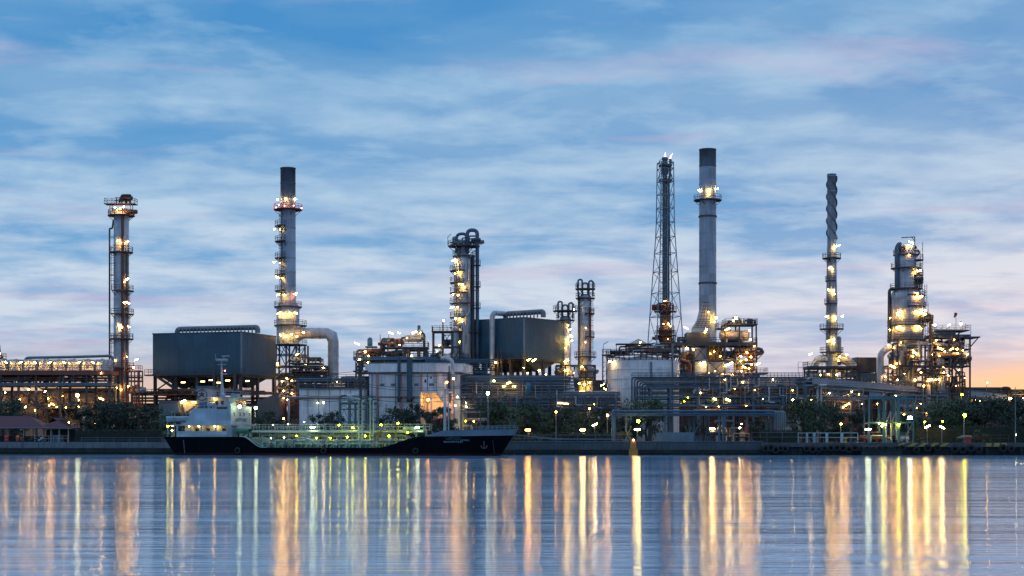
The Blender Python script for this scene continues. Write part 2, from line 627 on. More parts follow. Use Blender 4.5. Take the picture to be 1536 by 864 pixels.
#SECTION_SETTING
# ------------------------------------------------------------------ world
w = bpy.data.worlds.new('World')
sc.world = w
w.use_nodes = True
nt = w.node_tree
for n_ in list(nt.nodes):
    nt.nodes.remove(n_)
out = nt.nodes.new('ShaderNodeOutputWorld')
bg = nt.nodes.new('ShaderNodeBackground')
nt.links.new(bg.outputs[0], out.inputs[0])
tc = nt.nodes.new('ShaderNodeTexCoord').outputs['Generated']
sep = nt.nodes.new('ShaderNodeSeparateXYZ')
nt.links.new(tc, sep.inputs[0])


def mth(op, a, b=None, c=None, clamp=False):
    n = nt.nodes.new('ShaderNodeMath')
    n.operation = op
    n.use_clamp = clamp
    for i, v in enumerate((a, b, c)):
        if v is None:
            continue
        if hasattr(v, 'is_output'):
            nt.links.new(v, n.inputs[i])
        else:
            n.inputs[i].default_value = v
    return n.outputs[0]


X, Y, Z = sep.outputs
zc = mth('MAXIMUM', Z, 0.0)
den = mth('ADD', zc, 0.10)
comb = nt.nodes.new('ShaderNodeCombineXYZ')
nt.links.new(mth('DIVIDE', X, den), comb.inputs[0])
nt.links.new(mth('DIVIDE', Y, den), comb.inputs[1])
P = comb.outputs[0]       # point on the cloud layer overhead
big_n = noise(nt, mapping(nt, P, (0.6, 0.85, 1), (3.1, 4.7, 0), (0, 0, R(-8))), 1.0, 4, 0.55, 0.3)
mid_n = noise(nt, mapping(nt, P, (1.7, 1.8, 1), (7.7, 2.3, 0), (0, 0, R(-10))), 1.0, 5, 0.55, 0.2)
fine_n = noise(nt, mapping(nt, P, (4.0, 4.6, 1), (1.1, 5.3, 0), (0, 0, R(-8))), 1.0, 5, 0.55, 0.2)
pink_n = noise(nt, mapping(nt, P, (1.0, 2.6, 1), (14.3, 9.1, 0), (0, 0, R(-10))), 1.0, 5, 0.6, 0.4)
sky = nt.nodes.new('ShaderNodeTexSky')
sky.sky_type = 'NISHITA'
sky.sun_disc = False
SUN_EL, SUN_AZ = R(1.5), R(22)
sky.sun_elevation = SUN_EL
sky.sun_rotation = SUN_AZ
sky.altitude = 10
# clear blue between the clouds, paler towards the horizon
blue = ramp(nt, zc, [(0.0, (0.33, 0.45, 0.68)), (0.07, (0.25, 0.45, 0.70)), (0.14, (0.115, 0.34, 0.64)), (0.22, (0.05, 0.265, 0.585)), (0.27, (0.05, 0.26, 0.58)), (0.45, (0.20, 0.46, 0.84)), (1.0, (0.26, 0.52, 0.92))])
cloud_lo = ramp(nt, zc, [(0.0, (0.38, 0.45, 0.64)), (0.07, (0.35, 0.47, 0.68)), (0.14, (0.24, 0.43, 0.68)), (0.25, (0.15, 0.36, 0.63)), (0.45, (0.38, 0.56, 0.88)), (1.0, (0.44, 0.60, 0.92))])
cloud_hi = ramp(nt, zc, [(0.0, (0.52, 0.58, 0.71)), (0.08, (0.62, 0.70, 0.82)), (0.15, (0.46, 0.63, 0.80)), (0.25, (0.34, 0.55, 0.76)), (0.45, (0.62, 0.76, 1.0)), (1.0, (0.64, 0.78, 1.0))])
cov = mth('ADD', mth('MULTIPLY', big_n, 0.55), mth('MULTIPLY', mid_n, 0.45))
cov_f = ramp(nt, cov, [(0.43, 0.0), (0.57, 1.0)])
c1 = mix_rgb(nt, cov_f, blue, cloud_lo)
hi = mth('ADD', mth('MULTIPLY', mid_n, 0.55), mth('MULTIPLY', fine_n, 0.45))
hi = mth('ADD', hi, mth('SUBTRACT', ramp(nt, zc, [(0.0, 0.10), (0.06, 0.15), (0.10, 0.18), (0.15, 0.125), (0.25, 0.07)]), 0.10))
hi_f = ramp(nt, hi, [(0.47, 0.0), (0.65, 0.9)])
c2 = mix_rgb(nt, hi_f, c1, cloud_hi)
pk_f = ramp(nt, pink_n, [(0.56, 0.0), (0.70, 0.45)])
c3 = mix_rgb(nt, pk_f, c2, (0.50, 0.41, 0.62))
# dawn glow low on the horizon, strongest towards the sun
azd = mth('ADD', mth('MULTIPLY', X, math.sin(SUN_AZ)), mth('MULTIPLY', Y, math.cos(SUN_AZ)))
near = ramp(nt, azd, [(0.60, 0.3), (0.80, 0.8), (0.85, 0.45), (0.90, 0.06), (0.98, 0.08), (0.995, 0.95)])
low = ramp(nt, mth('ADD', zc, mth('MULTIPLY', mth('SUBTRACT', mid_n, 0.5), 0.02)), [(0.018, 1.0), (0.034, 0.75), (0.046, 0.2), (0.062, 0.0)])
gl = mth('MULTIPLY', near, low, clamp=True)
c4 = mix_rgb(nt, gl, c3, (1.0, 0.56, 0.22))
sk = mix_rgb(nt, 1.0, c4, mix_rgb(nt, 1.0, sky.outputs[0], (0.012, 0.012, 0.012), 'MULTIPLY'), 'ADD')
nt.links.new(sk, bg.inputs[0])
bg.inputs[1].default_value = 1.0

sun_d = bpy.data.lights.new('sun', 'SUN')
sun_d.energy = 0.12
sun_d.angle = R(6)
sun_d.color = (1.0, 0.62, 0.38)
sun = bpy.data.objects.new('sun', sun_d)
col.objects.link(sun)
sv = Vector((math.sin(SUN_AZ) * math.cos(SUN_EL), math.cos(SUN_AZ) * math.cos(SUN_EL), math.sin(SUN_EL)))
sun.rotation_euler = sv.to_track_quat('Z', 'Y').to_euler()

# ------------------------------------------------------------------ river and ground
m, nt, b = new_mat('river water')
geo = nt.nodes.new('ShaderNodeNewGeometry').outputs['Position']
b.inputs['Base Color'].default_value = (0.12, 0.27, 0.42, 1)  # blue raised in the base colour to stand in for sky reflection
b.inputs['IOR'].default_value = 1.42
w1 = noise(nt, mapping(nt, geo, (0.035, 0.30, 1)), 1.0, 3, 0.5, 0.2)
w2 = noise(nt, mapping(nt, geo, (0.22, 1.9, 1), (5, 3, 0)), 1.0, 4, 0.6, 0.2)
w3 = noise(nt, mapping(nt, geo, (0.012, 0.045, 1), (15, 3, 0)), 1.0, 3, 0.5, 0.5)
ad = nt.nodes.new('ShaderNodeMath')
ad.operation = 'MULTIPLY_ADD'
w0 = noise(nt, mapping(nt, geo, (0.012, 0.075, 1), (9, 4, 0)), 1.0, 3, 0.55, 0.3)
ad0 = nt.nodes.new('ShaderNodeMath')
ad0.operation = 'MULTIPLY_ADD'
nt.links.new(w0, ad0.inputs[0])
ad0.inputs[1].default_value = 8.0
nt.links.new(w2, ad0.inputs[2])
nt.links.new(w1, ad.inputs[0])
ad.inputs[1].default_value = 3.6
nt.links.new(ad0.outputs[0], ad.inputs[2])
bp = nt.nodes.new('ShaderNodeBump')
bp.inputs['Strength'].default_value = 1.0
bp.inputs['Distance'].default_value = 0.030
nt.links.new(ad.outputs[0], bp.inputs['Height'])
nt.links.new(bp.outputs[0], b.inputs['Normal'])
rr = nt.nodes.new('ShaderNodeMapRange')
rr.inputs[1].default_value = 0.35
rr.inputs[2].default_value = 0.65
rr.inputs[3].default_value = 0.06
rr.inputs[4].default_value = 0.14
nt.links.new(w3, rr.inputs[0])
nt.links.new(rr.outputs[0], b.inputs['Roughness'])
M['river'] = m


def yq(x):
    """front edge of the quay"""
    return 308.0 - 0.1 * x


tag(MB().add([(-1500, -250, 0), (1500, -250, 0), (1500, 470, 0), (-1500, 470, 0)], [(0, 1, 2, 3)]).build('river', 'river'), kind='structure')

m, nt, b = new_mat('yard ground')
geo = nt.nodes.new('ShaderNodeNewGeometry').outputs['Position']
g1 = noise(nt, geo, 0.08, 6)
g2 = noise(nt, geo, 1.3, 4)
c = mix_rgb(nt, ramp(nt, g1, [(0.4, 0.0), (0.6, 1.0)]), (0.07, 0.07, 0.068), (0.022, 0.035, 0.02))
c = mix_rgb(nt, 1.0, c, ramp(nt, g2, [(0.3, 0.7), (0.7, 1.2)]), 'MULTIPLY')
nt.links.new(c, b.inputs['Base Color'])
b.inputs['Roughness'].default_value = 0.95
M['ground'] = m
gx = [-1500, -300, -150, 150, 300, 1500]
gv = [(x, yq(max(-300, min(300, x))) + 1.0, GZ) for x in gx] + [(x * 4, 9000, GZ) for x in gx]
tag(MB().add(gv, [(i, i + 1, 7 + i, 6 + i) for i in range(5)]).build('ground', 'ground'), kind='structure')


def quay_piece(name, label, cat, x0, x1, parts):
    o = bpy.data.objects.new(name, None)
    col.objects.link(o)
    o.location = ((x0 + x1) / 2, yq((x0 + x1) / 2), 0)
    o.rotation_euler = (0, 0, math.atan(-0.1))
    tag(o, label, cat)
    return o


def qx(px):
    """world x on the quay front seen at photo column px"""
    t = (px - 768) / F
    return 308 * t / (1 + 0.1 * t)


# river wall west of the tanker
xa, xb = -300, qx(300)
o = quay_piece('river_wall', 'pale concrete river wall with dark wet foot beyond the tanker stern', 'wall', xa, xb, None)
L = (xb - xa) / 2 * 1.005
MB().box(-L, L, 0.0, 1.0, 1.25, 2.45).build('parapet', 'concrete', o)
MB().box(-L, L, -0.5, 1.2, -1.5, 1.25).build('footing', 'wetconcrete', o)
MB().box(-L, L, -0.56, -0.5, -1.0, 0.4).build('weed_band', 'weed', o)
for i in range(14):
    x = L - 1 - i * 3.2
    MB().box(x - .12, x + .12, -.1, 0.0, 1.25, 2.46).build('buttress', 'concrete', o)
# centre quay wall
xa, xb = qx(300) + 0.01, qx(1145)
o = quay_piece('quay_wall', 'dark stained concrete quay wall behind the tanker and marker', 'wall', xa, xb, None)
L = (xb - xa) / 2 * 1.005
MB().box(-L, L, 0.0, 1.0, 1.0, 2.5).build('wall_face', 'darkconcrete', o)
MB().box(-L, L, -0.35, 1.2, -1.5, 1.0).build('footing', 'wetconcrete', o)
MB().box(-L, L, -0.41, -0.35, -1.0, 0.4).build('weed_band', 'weed', o)
MB().box(-L, L, -0.12, 1.1, 2.5, 2.62).build('coping', 'concrete', o)
for i in range(int(2 * L / 4)):
    x = -L + 2 + i * 4
    MB().box(x - .18, x + .18, -.62, -.35, -1.0, 0.75).build('fender_pile', 'wetconcrete', o)
# ------------------------------------------------------------------ tanker
SHIP_D = 298.0
YAW = R(-13)
ship = Thing('tanker', 'small coastal tanker with black hull and white aft deckhouse moored at the quay', 'ship', 507, SHIP_D, rz=YAW, z=0)
SL = 67.5


def sheer(u):
    """deck height along the hull, u from the stern"""
    if u < 17.0:
        return 3.45
    if u < 21.0:
        t = (u - 17) / 4
        return 3.45 - 2.0 * (3 * t * t - 2 * t ** 3)
    if u < 43.5:
        return 1.45
    if u < 52:
        t = (u - 43.5) / 8.5
        return 1.45 + 2.05 * (3 * t * t - 2 * t ** 3)
    return 3.5 + 0.2 * ((u - 52) / 15.5) ** 1.5


def halfb(u, z):
    """half breadth: fine at the bow, rounded at the stern, flared upwards"""
    zz = max(0.0, min(1.0, z / 4.0))
    bow_end = SL - 2.6 * (1 - zz)
    stern_start = 2.6 * (1 - zz) ** 1.2
    if u <= stern_start or u >= bow_end:
        base = 0.0 if u >= bow_end else 3.2
    else:
        base = 5.6
        tb = (bow_end - u) / 15.0
        if tb < 1:
            base *= math.sin(tb * PI / 2) ** (0.75 - 0.25 * zz)
        ts = (u - stern_start) / 9.0
        if ts < 1:
            base = min(base, 3.2 + 2.4 * math.sin(ts * PI / 2))
    return base


def hull_mesh():
    b = MB()
    N = 90
    rows = []
    for i in range(N + 1):
        t = i / N
        zd = sheer(t * SL)
        zs = [-1.0, 0.0, 0.42, 0.42 + (zd - 0.42) * .33, 0.42 + (zd - 0.42) * .66, zd]
        row = []
        for z in zs:
            zz = max(0.0, min(1.0, z / 4.0))
            u0 = 2.6 * (1 - zz) ** 1.2
            u1 = SL - 2.6 * (1 - zz)
            uu = u0 + (u1 - u0) * t
            row.append((uu, max(0.02, halfb(uu if 0 < t < 1 else (u0 + .01 if t == 0 else u1), z)), z))
        rows.append(row)
    nz = 6
    for sgn in (-1, 1):
        vs = [(u - SL / 2, sgn * hb, z) for row in rows for (u, hb, z) in row]
        for k in range(nz - 1):
            fs = []
            for i in range(N):
                a, c = i * nz + k, (i + 1) * nz + k
                fs.append((a, c, c + 1, a + 1) if sgn < 0 else (a, a + 1, c + 1, c))
            b.add(vs, fs, 1 if k < 2 else 0, True)
    # stern plate and deck
    r0 = rows[0]
    for k in range(nz - 1):
        (u, h0, z0), (u2, h1, z1) = r0[k], r0[k + 1]
        b.add([(u - SL / 2, -h0, z0), (u - SL / 2, h0, z0), (u2 - SL / 2, h1, z1), (u2 - SL / 2, -h1, z1)], [(0, 3, 2, 1)], 1 if k < 2 else 0)
    for i in range(N):
        (u, h0, z0), (u2, h1, z1) = rows[i][-1], rows[i + 1][-1]
        b.add([(u - SL / 2, -h0, z0 - .05), (u - SL / 2, h0, z0 - .05), (u2 - SL / 2, h1, z1 - .05), (u2 - SL / 2, -h1, z1 - .05)], [(0, 3, 2, 1)], 2)
    return b


hull = ship.part('hull', hull_mesh(), ['hull', 'boot', 'deckgreen'])


def u2x(u):
    return u - SL / 2


def near_y(u, z=None):
    return -halfb(u, sheer(u) if z is None else z)


# white sheer edge line where the hull steps down to the main deck
b = MB()
pts = [(u2x(16.5 + i * .25), near_y(16.5 + i * .25) - .03, sheer(16.5 + i * .25) + .05) for i in range(22)]
b.sweep(pts, .09, 6)
ship.part('edge_rail', b, 'shipwhite')
# grey bulwark round the bow
b = MB()
for sgn in (-1, 1):
    vs = []
    fs = []
    k = 24
    for i in range(k + 1):
        u = 52.5 + (SL - 52.5) * i / k
        t = i / k
        z0 = sheer(u) + .02
        hgt = (0.15 + .85 * min(1, t * 5)) * (1 + .12 * t)
        hb = max(.03, halfb(min(u, SL - .02), z0))
        fl = 0.35 * t
        dx = .6 * t ** 4
        vs += [(u2x(u), sgn * hb, z0), (u2x(u) + dx, sgn * (hb + fl * .6 * (1 - t ** 6)), z0 + hgt), (u2x(u) + dx - .05, sgn * max(.01, (hb + fl * .6 * (1 - t ** 6) - .1)), z0 + hgt), (u2x(u), sgn * max(.01, hb - .1), z0)]
    for i in range(k):
        for j in range(3):
            a, c = i * 4 + j, (i + 1) * 4 + j
            fs.append((a, c, c + 1, a + 1))
    b.add(vs, fs, 0, False)
ship.part('bulwark', b, 'shipgrey')
b = MB()
pp = []
for i in range(9):
    u = 60.5 + 6.8 * i / 8
    z0 = sheer(u) + 1.0 + .1 * i / 8
    pp.append((u2x(u) + .6 * ((u - 52.5) / 15) ** 4, near_y(u - .3) - .1, z0))
pp[0] = (pp[0][0] - 1, pp[0][1], pp[0][2] - .1)
for p, q in zip(pp[:-1], pp[1:]):
    for hh in (.4, .75):
        b.beam((p[0], p[1], p[2] + hh), (q[0], q[1], q[2] + hh), .07)
    b.beam(q, (q[0], q[1], q[2] + .75), .07)
ship.part('bow_railing', b, 'shipgrey')
b = MB()
for p, q in zip(pp[:-1], pp[1:]):
    for hh in (.4, .75):
        b.beam((p[0], -p[1], p[2] + hh), (q[0], -q[1], q[2] + hh), .07)
    b.beam((q[0], -q[1], q[2]), (q[0], -q[1], q[2] + .75), .07)
ship.part('bow_railing', b, 'shipgrey')
# anchor in its pocket
b = MB()
ua = 62.6
ya = near_y(ua, 2.4) - .12
b.beam((u2x(ua), ya, 2.7), (u2x(ua), ya - .05, 1.5), .2)
b.pipe([(u2x(ua) - .6, ya, 1.9), (u2x(ua) - .4, ya, 1.45), (u2x(ua), ya - .1, 1.3), (u2x(ua) + .4, ya, 1.45), (u2x(ua) + .6, ya, 1.9)], .14, .3, 6)
ship.part('anchor', b, 'steel')
# unreadable name marks on the bow
b = MB()
rm = random.Random(3)
for row, (u0, n, zt, hgt) in enumerate([(56.0, 8, 3.05, .42), (55.6, 10, 2.45, .34), (58.6, 5, 2.75, .4)]):
    u = u0
    for i in range(n):
        wd = rm.uniform(.16, .3)
        yy = min(near_y(u, zt), near_y(u + wd, zt)) - .02
        for kk in range(2):
            zz = zt + (rm.uniform(-.05, .05)) + kk * hgt * .55
            b.box(u2x(u), u2x(u + wd), yy - .02, yy, zz - .05, zz + .05)
        xx = u + (0 if rm.random() < .5 else wd - .08)
        b.box(u2x(xx), u2x(xx + .08), yy - .023, yy - .003, zt - .05, zt + hgt * .62)
        u += wd + .1
ship.part('bow_lettering', b, 'shipgrey')

# ---- deckhouse
def u2x(u):
    return u - SL / 2 + 1.6


PD = 3.45
wd = 'shipwhite'
b = MB()
UH0, UH1 = 2.0, 13.5                # lower deckhouse
hw = 4.6
# lower side: bulwark plate, verandah recess, posts
b.box(u2x(UH0), u2x(UH1 - 1.0), -5.0, -4.86, PD, PD + 1.05, 0)
b.box(u2x(UH0), u2x(UH1 - 1.0), 4.86, 5.0, PD, PD + 1.05, 0)
b.box(u2x(UH0 + 1), u2x(UH1), -3.5, 3.5, PD, PD + 2.3, 0)
for u in (UH0 + .1, UH0 + 2.8, UH0 + 5.0, UH0 + 7.9, UH1 - 1.1):
    for yy in (-4.95, 4.95):
        b.box(u2x(u) - .12, u2x(u) + .12, yy - .11, yy + .11, PD + 1.05, PD + 2.1)
b.box(u2x(UH0 - 1.2), u2x(UH1), -5.05, 5.05, PD + 2.1, PD + 2.3)
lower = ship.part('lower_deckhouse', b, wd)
for u in (5.2, 7.4, 10.6, 12.0):
    ship.part('window', MB().box(u2x(u), u2x(u) + .7, -3.53, -3.49, PD + 1.0, PD + 1.6), 'glass', lower)
# upper block: side plate with sloping aft edge
Z1 = PD + 2.3
Z2 = Z1 + 3.0
b = MB()
prof = [(2.7, Z1), (3.9, Z1 + .45), (5.3, Z2 - .0), (9.6, Z2), (10.2, Z2 + .55), (12.4, Z2 + .55), (12.4, Z1)]
for sgn in (-1, 1):
    y0, y1 = sgn * 5.0, sgn * 4.85
    n = len(prof)
    vs = [(u2x(u), y0, z) for u, z in prof] + [(u2x(u), y1, z) for u, z in prof]
    fs = [tuple(range(n)) if sgn > 0 else tuple(range(n - 1, -1, -1)), tuple(range(n, 2 * n)) if sgn < 0 else tuple(range(2 * n - 1, n - 1, -1))]
    fs += [(i, (i + 1) % n, n + (i + 1) % n, n + i) for i in range(n)]
    b.add(vs, fs)
b.box(u2x(5.6), u2x(12.3), -4.84, 4.84, Z1 + .01, Z2 - .02)
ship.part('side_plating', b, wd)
b = MB()
b.box(u2x(10.1), u2x(12.2), -5.03, -4.98, Z2 - .15, Z2 + .3)
ship.part('side_opening', b, 'glass')
# front wall of the house, whole beam
b = MB()
b.box(u2x(12.3), u2x(12.9), -5.0, 5.0, PD, Z2 + .5)
b.box(u2x(12.3), u2x(12.75), -5.0, -3.1, Z2 + .5, Z2 + .9)
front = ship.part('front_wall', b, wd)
xf = u2x(12.9)
for yy in (-3.4, -.6, 1.3, 3.9):
    ship.part('porthole', MB().box(xf, xf + .04, yy - .18, yy + .18, Z1 + 1.6, Z1 + 2.25), 'glass', front)
ship.part('door', MB().box(xf, xf + .05, -2.0, -1.3, PD + .1, PD + 1.9), 'shipgrey', front)
ship.part('door', MB().box(xf, xf + .05, 1.0, 1.9, PD + .1, PD + 1.2), 'glass', front)


def text(name, body, size, loc, rot, mat, parent):
    c = bpy.data.curves.new(name, 'FONT')
    c.body = body
    c.size = size
    c.extrude = 0.01
    c.align_x = 'CENTER'
    tmp = bpy.data.objects.new('tmp', c)
    col.objects.link(tmp)
    me = bpy.data.meshes.new_from_object(tmp.evaluated_get(bpy.context.evaluated_depsgraph_get()))
    bpy.data.objects.remove(tmp)
    me.materials.clear()
    me.materials.append(M[mat])
    o = bpy.data.objects.new(name, me)
    col.objects.link(o)
    o.parent = parent
    o.location = loc
    o.rotation_euler = rot
    return o


text('warning_lettering', 'SAFETY FIRST', 0.95, (xf + .03, 0.0, Z1 + .55), (R(90), 0, R(90)), 'steel', front)
# wheelhouse
b = MB()
W0, W1 = 7.6, 12.6
zb, zt = Z2 - .02, Z2 + 2.0
b.prism([(u2x(W0), -3.6), (u2x(W1 - .8), -3.6), (u2x(W1 + .2), -2.6), (u2x(W1 + .2), 2.6), (u2x(W1 - .8), 3.6), (u2x(W0), 3.6)], zb, zt)
b.prism([(u2x(W0 - .3), -4.4), (u2x(W1 + .4), -4.4), (u2x(W1 + 1.0), -3.0), (u2x(W1 + 1.0), 3.0), (u2x(W1 + .4), 4.4), (u2x(W0 - .3), 4.4)], zt, zt + .18)
wh = ship.part('wheelhouse', b, wd)
for i in range(6):
    y0 = -2.45 + i * .83
    ship.part('window', MB().box(u2x(W1 + .2), u2x(W1 + .2) + .04, y0, y0 + .62, zb + .75, zb + 1.5), 'glass', wh)
for u in (8.0, 9.2, 10.3):
    ship.part('window', MB().box(u2x(u), u2x(u) + .6, -3.64, -3.6, zb + .75, zb + 1.45), 'glass', wh)
b = MB()
rail_line(b, [(u2x(W0 - .2), -4.3, zt + .18), (u2x(W1 + .4), -4.3, zt + .18), (u2x(W1 + .9), -3, zt + .18), (u2x(W1 + .9), 3, zt + .18), (u2x(W1 + .4), 4.3, zt + .18)], 1.0, 1.2, .06)
ship.part('railing', b, wd, wh)
b = MB()
b.box(u2x(11.2), u2x(12.2), -1, 1, zt + .18, zt + .8)
b.lathe([(.3, 0), (.45, .3), (.3, .75), (0, .85)], (u2x(10), -2, zt + .18), 10)
ship.part('roof_locker', b, wd, wh)
# funnel
b = MB()
b.box(u2x(5.6), u2x(7.5), -3.2, .4, Z2, Z2 + 1.2, 1)
b.box(u2x(5.4), u2x(7.7), -3.3, .5, Z2 + 1.2, Z2 + 3.8, 0)
b.box(u2x(5.2), u2x(7.9), -3.4, .6, Z2 + 3.8, Z2 + 4.25, 1)
fun = ship.part('funnel', b, ['cream', 'stackdark'])
b = MB()
cx, cz, yy = u2x(6.4), Z2 + 2.55, -3.33
b.lathe([(.92, 0), (.92, -.03), (1.08, -.03), (1.08, 0)], (cx, yy, cz), 24, axis='y', smooth=False)
for a in (90, 210, 330):
    b.beam((cx, yy - .015, cz), (cx + .85 * math.cos(R(a)), yy - .015, cz + .85 * math.sin(R(a))), .03, .24)
b.box(cx - .55, cx + .55, yy - .035, yy - .003, cz + .12, cz + .34)
ship.part('emblem', b, 'emblem', fun)
# tank and gear behind
drum(ship, u2x(7.9), u2x(9.2), -3.8, Z2 + .72, .5, 'shipwhite', 'roof_tank')
# lifeboat on its davits
b = MB()
k = 14
for i in range(k):
    t0, t1 = i / k, (i + 1) / k
    def sect(t):
        r = .8 * math.sin(PI * min(.98, max(.02, t))) ** .5
        x = u2x(-.2 + 5.2 * t)
        return [(x, -4.6 - r, Z1 + 1.35), (x, -4.6 - r * .75, Z1 + .75), (x, -4.6, Z1 + .5), (x, -4.6 + r * .75, Z1 + .75), (x, -4.6 + r, Z1 + 1.35), (x, -4.6, Z1 + 1.55)]
    s0, s1 = sect(t0), sect(t1)
    b.add(s0 + s1, [(j, (j + 1) % 6, 6 + (j + 1) % 6, 6 + j) for j in range(6)], 0, False)
ship.part('lifeboat', b, 'shipwhite')
for u in (.8, 3.8):
    b = MB()
    b.pipe([(u2x(u + .3), -3.6, PD + 2.3), (u2x(u + .3), -3.7, Z1 + 2.2), (u2x(u), -4.6, Z1 + 2.6), (u2x(u), -4.6, Z1 + 1.5)], .1, .4, 6)
    ship.part('davit', b, 'shipgrey')
b = MB()
b.lathe([(.26, -.06), (.4, 0), (.26, .06)], (u2x(3.2), -4.95, Z1 + .2), 14, axis='y')
ship.part('lifebuoy', b, 'orange')
# stern rails and gear
def u2x(u):
    return u - SL / 2


b = MB()
rail_line(b, [(u2x(2.7), -4.6, PD), (u2x(.4), -3.6, PD), (u2x(.05), 0, PD), (u2x(.4), 3.6, PD), (u2x(2.7), 4.6, PD)], 1.1, 1.1, .07)
ship.part('stern_railing', b, 'shipgrey')
for yy in (-2.2, 1.6):
    ship.part('bollard', MB().lathe([(.4, 0), (.4, .1), (.22, .15), (.22, .7), (.36, .75), (.36, .85), (0, .9)], (u2x(1.6), yy, PD), 12), 'shipgrey')
b = MB()
b.beam((u2x(.8), -2.8, PD), (u2x(.8), -2.8, PD + 2.2), .12)
b.beam((u2x(2.2), -2.8, PD), (u2x(2.2), -2.8, PD + 2.2), .12)
b.beam((u2x(.6), -2.8, PD + 2.2), (u2x(2.4), -2.8, PD + 2.2), .12)
ship.part('mooring_gear', b, 'shipgrey')
# main mast with radar
def u2x(u):
    return u - SL / 2 + 1.6


b = MB()
um = 9.0
b.sweep([(u2x(um), 0, zt + .18), (u2x(um), 0, zt + 2.6), (u2x(um) - .1, 0, zt + 7.4)], [.5, .24, .13], 10)
for sg in (-1, 1):
    b.beam((u2x(um) + .2, sg * .9, zt + .18), (u2x(um), 0, zt + 3.6), .16)
b.beam((u2x(um) - .9, 0, zt + 6.4), (u2x(um) + .9, 0, zt + 6.4), .12)
b.beam((u2x(um), 0, zt + 4.6), (u2x(um) + 1.1, 0, zt + 4.6), .1)
mast = ship.part('mast', b, 'shipwhite')
b = MB()
b.box(u2x(um) - 1.3, u2x(um) + 1.1, -.12, .12, zt + 7.25, zt + 7.5)
b.box(u2x(um) + .0, u2x(um) + 1.5, -.13, .13, zt + 7.9, zt + 8.1)
b.beam((u2x(um) + .4, 0, zt + 7.4), (u2x(um) + .4, 0, zt + 7.9), .1)
b.lathe([(0, 0), (1.15, .05), (1.15, .12), (0, .15)], (u2x(um), 0, zt + 7.0), 14)
b.beam((u2x(um) - 1.2, 0, zt + 7.4), (u2x(um) - 1.3, 0, zt + 8.4), .06)
ship.part('radar', b, 'shipwhite', mast)
lamp(ship, u2x(um) + .75, -.3, zt + 5.2, 'bulb', 'red', .7, parent=mast)
# rescue boat canvas
b = MB()
k = 8
for i in range(k):
    a0, a1 = PI * i / k, PI * (i + 1) / k
    b.add([(u2x(13.6), -3.6 + 1.0 * math.cos(a), PD + .8 + .75 * math.sin(a)) for a in (a0, a1)] + [(u2x(16.2), -3.6 + .8 * math.cos(a), PD + 1.0 + .5 * math.sin(a)) for a in (a0, a1)], [(0, 1, 3, 2)], 0, True)
b.box(u2x(13.6), u2x(16.2), -4.5, -2.7, PD + .6, PD + .85)
for u in (13.9, 15.8):
    b.beam((u2x(u), -3.6, PD), (u2x(u), -3.6, PD + .7), .2)
ship.part('rescue_boat', b, 'tarp')
def u2x(u):
    return u - SL / 2


# ---- main deck: raised trunk pipe line, catwalk, rails
MDZ = 1.45
b = MB()
b.box(u2x(20), u2x(50), -3.0, 4.2, MDZ, MDZ + .9)
ship.part('trunk_deck', b, 'deckgreen')
pipe_part(ship, [(u2x(15.6), -2.2, 3.45), (u2x(16.4), -2.2, 4.35), (u2x(51), -2.2, 4.35)], .25, 'pipegreen', .8)
for k, (yy, zz, r) in enumerate([(-1.4, 3.75, .16), (-.6, 3.5, .2), (.4, 4.3, .2), (-2.7, 2.8, .14), (-3.2, 2.2, .14)]):
    pipe_part(ship, [(u2x(19 + k), yy, zz - .8), (u2x(19.4 + k), yy, zz), (u2x(47 + k * .7), yy, zz), (u2x(47.5 + k * .7), yy, zz - .8)], r, 'pipegreen', .4)
b = MB()
b.box(u2x(16), u2x(52), -1.9, -.6, 4.62, 4.72)
for i in range(19):
    u = 17 + i * 1.9
    b.beam((u2x(u), -1.7, MDZ), (u2x(u), -1.7, 4.62), .12)
    b.beam((u2x(u), -.8, MDZ), (u2x(u), -.8, 4.62), .12)
walk = ship.part('catwalk', b, 'pipegreen')
b = MB()
rail_line(b, [(u2x(16), -1.85, 4.72), (u2x(52), -1.85, 4.72)], 1.05, 1.2, .07)
rail_line(b, [(u2x(16), -.65, 4.72), (u2x(52), -.65, 4.72)], 1.05, 1.2, .07)
ship.part('railing', b, 'pipegreen', walk)
b = MB()
ue = [21 + i * 1.25 for i in range(19)]
for u in ue:
    b.beam((u2x(u), near_y(u) + .15, MDZ), (u2x(u), near_y(u) + .15, MDZ + 1.05), .08)
b.beam((u2x(ue[0]), -5.45, MDZ + 1.05), (u2x(ue[-1]), -5.45, MDZ + 1.05), .08)
b.beam((u2x(ue[0]), -5.45, MDZ + .55), (u2x(ue[-1]), -5.45, MDZ + .55), .06)
for i, u in enumerate(ue):
    if i % 2:
        b.beam((u2x(u) - .6, -5.45, MDZ), (u2x(u) + .25, -4.9, MDZ + 1.1), .11)
ship.part('deck_railing', b, 'pipegreen')
# lockers and covers along the catwalk
b = MB()
b.box(u2x(21), u2x(29.5), .3, 1.6, 4.9, 5.55)
ship.part('deck_locker', b, 'shipgrey')
b = MB()
b.box(u2x(34), u2x(37.2), .3, 1.4, 4.9, 5.5)
ship.part('deck_locker', b, 'shipgrey')
# hose crane arch
b = MB()
pts = [(u2x(26.0 + 5.6 * i / 10), -4.6, MDZ + .2 + 1.55 * math.sin(PI * (0.12 + .88 * i / 10)) ** .8) for i in range(11)]
b.sweep(pts, .16, 8)
ship.part('hose_arch', b, 'pipegreen')
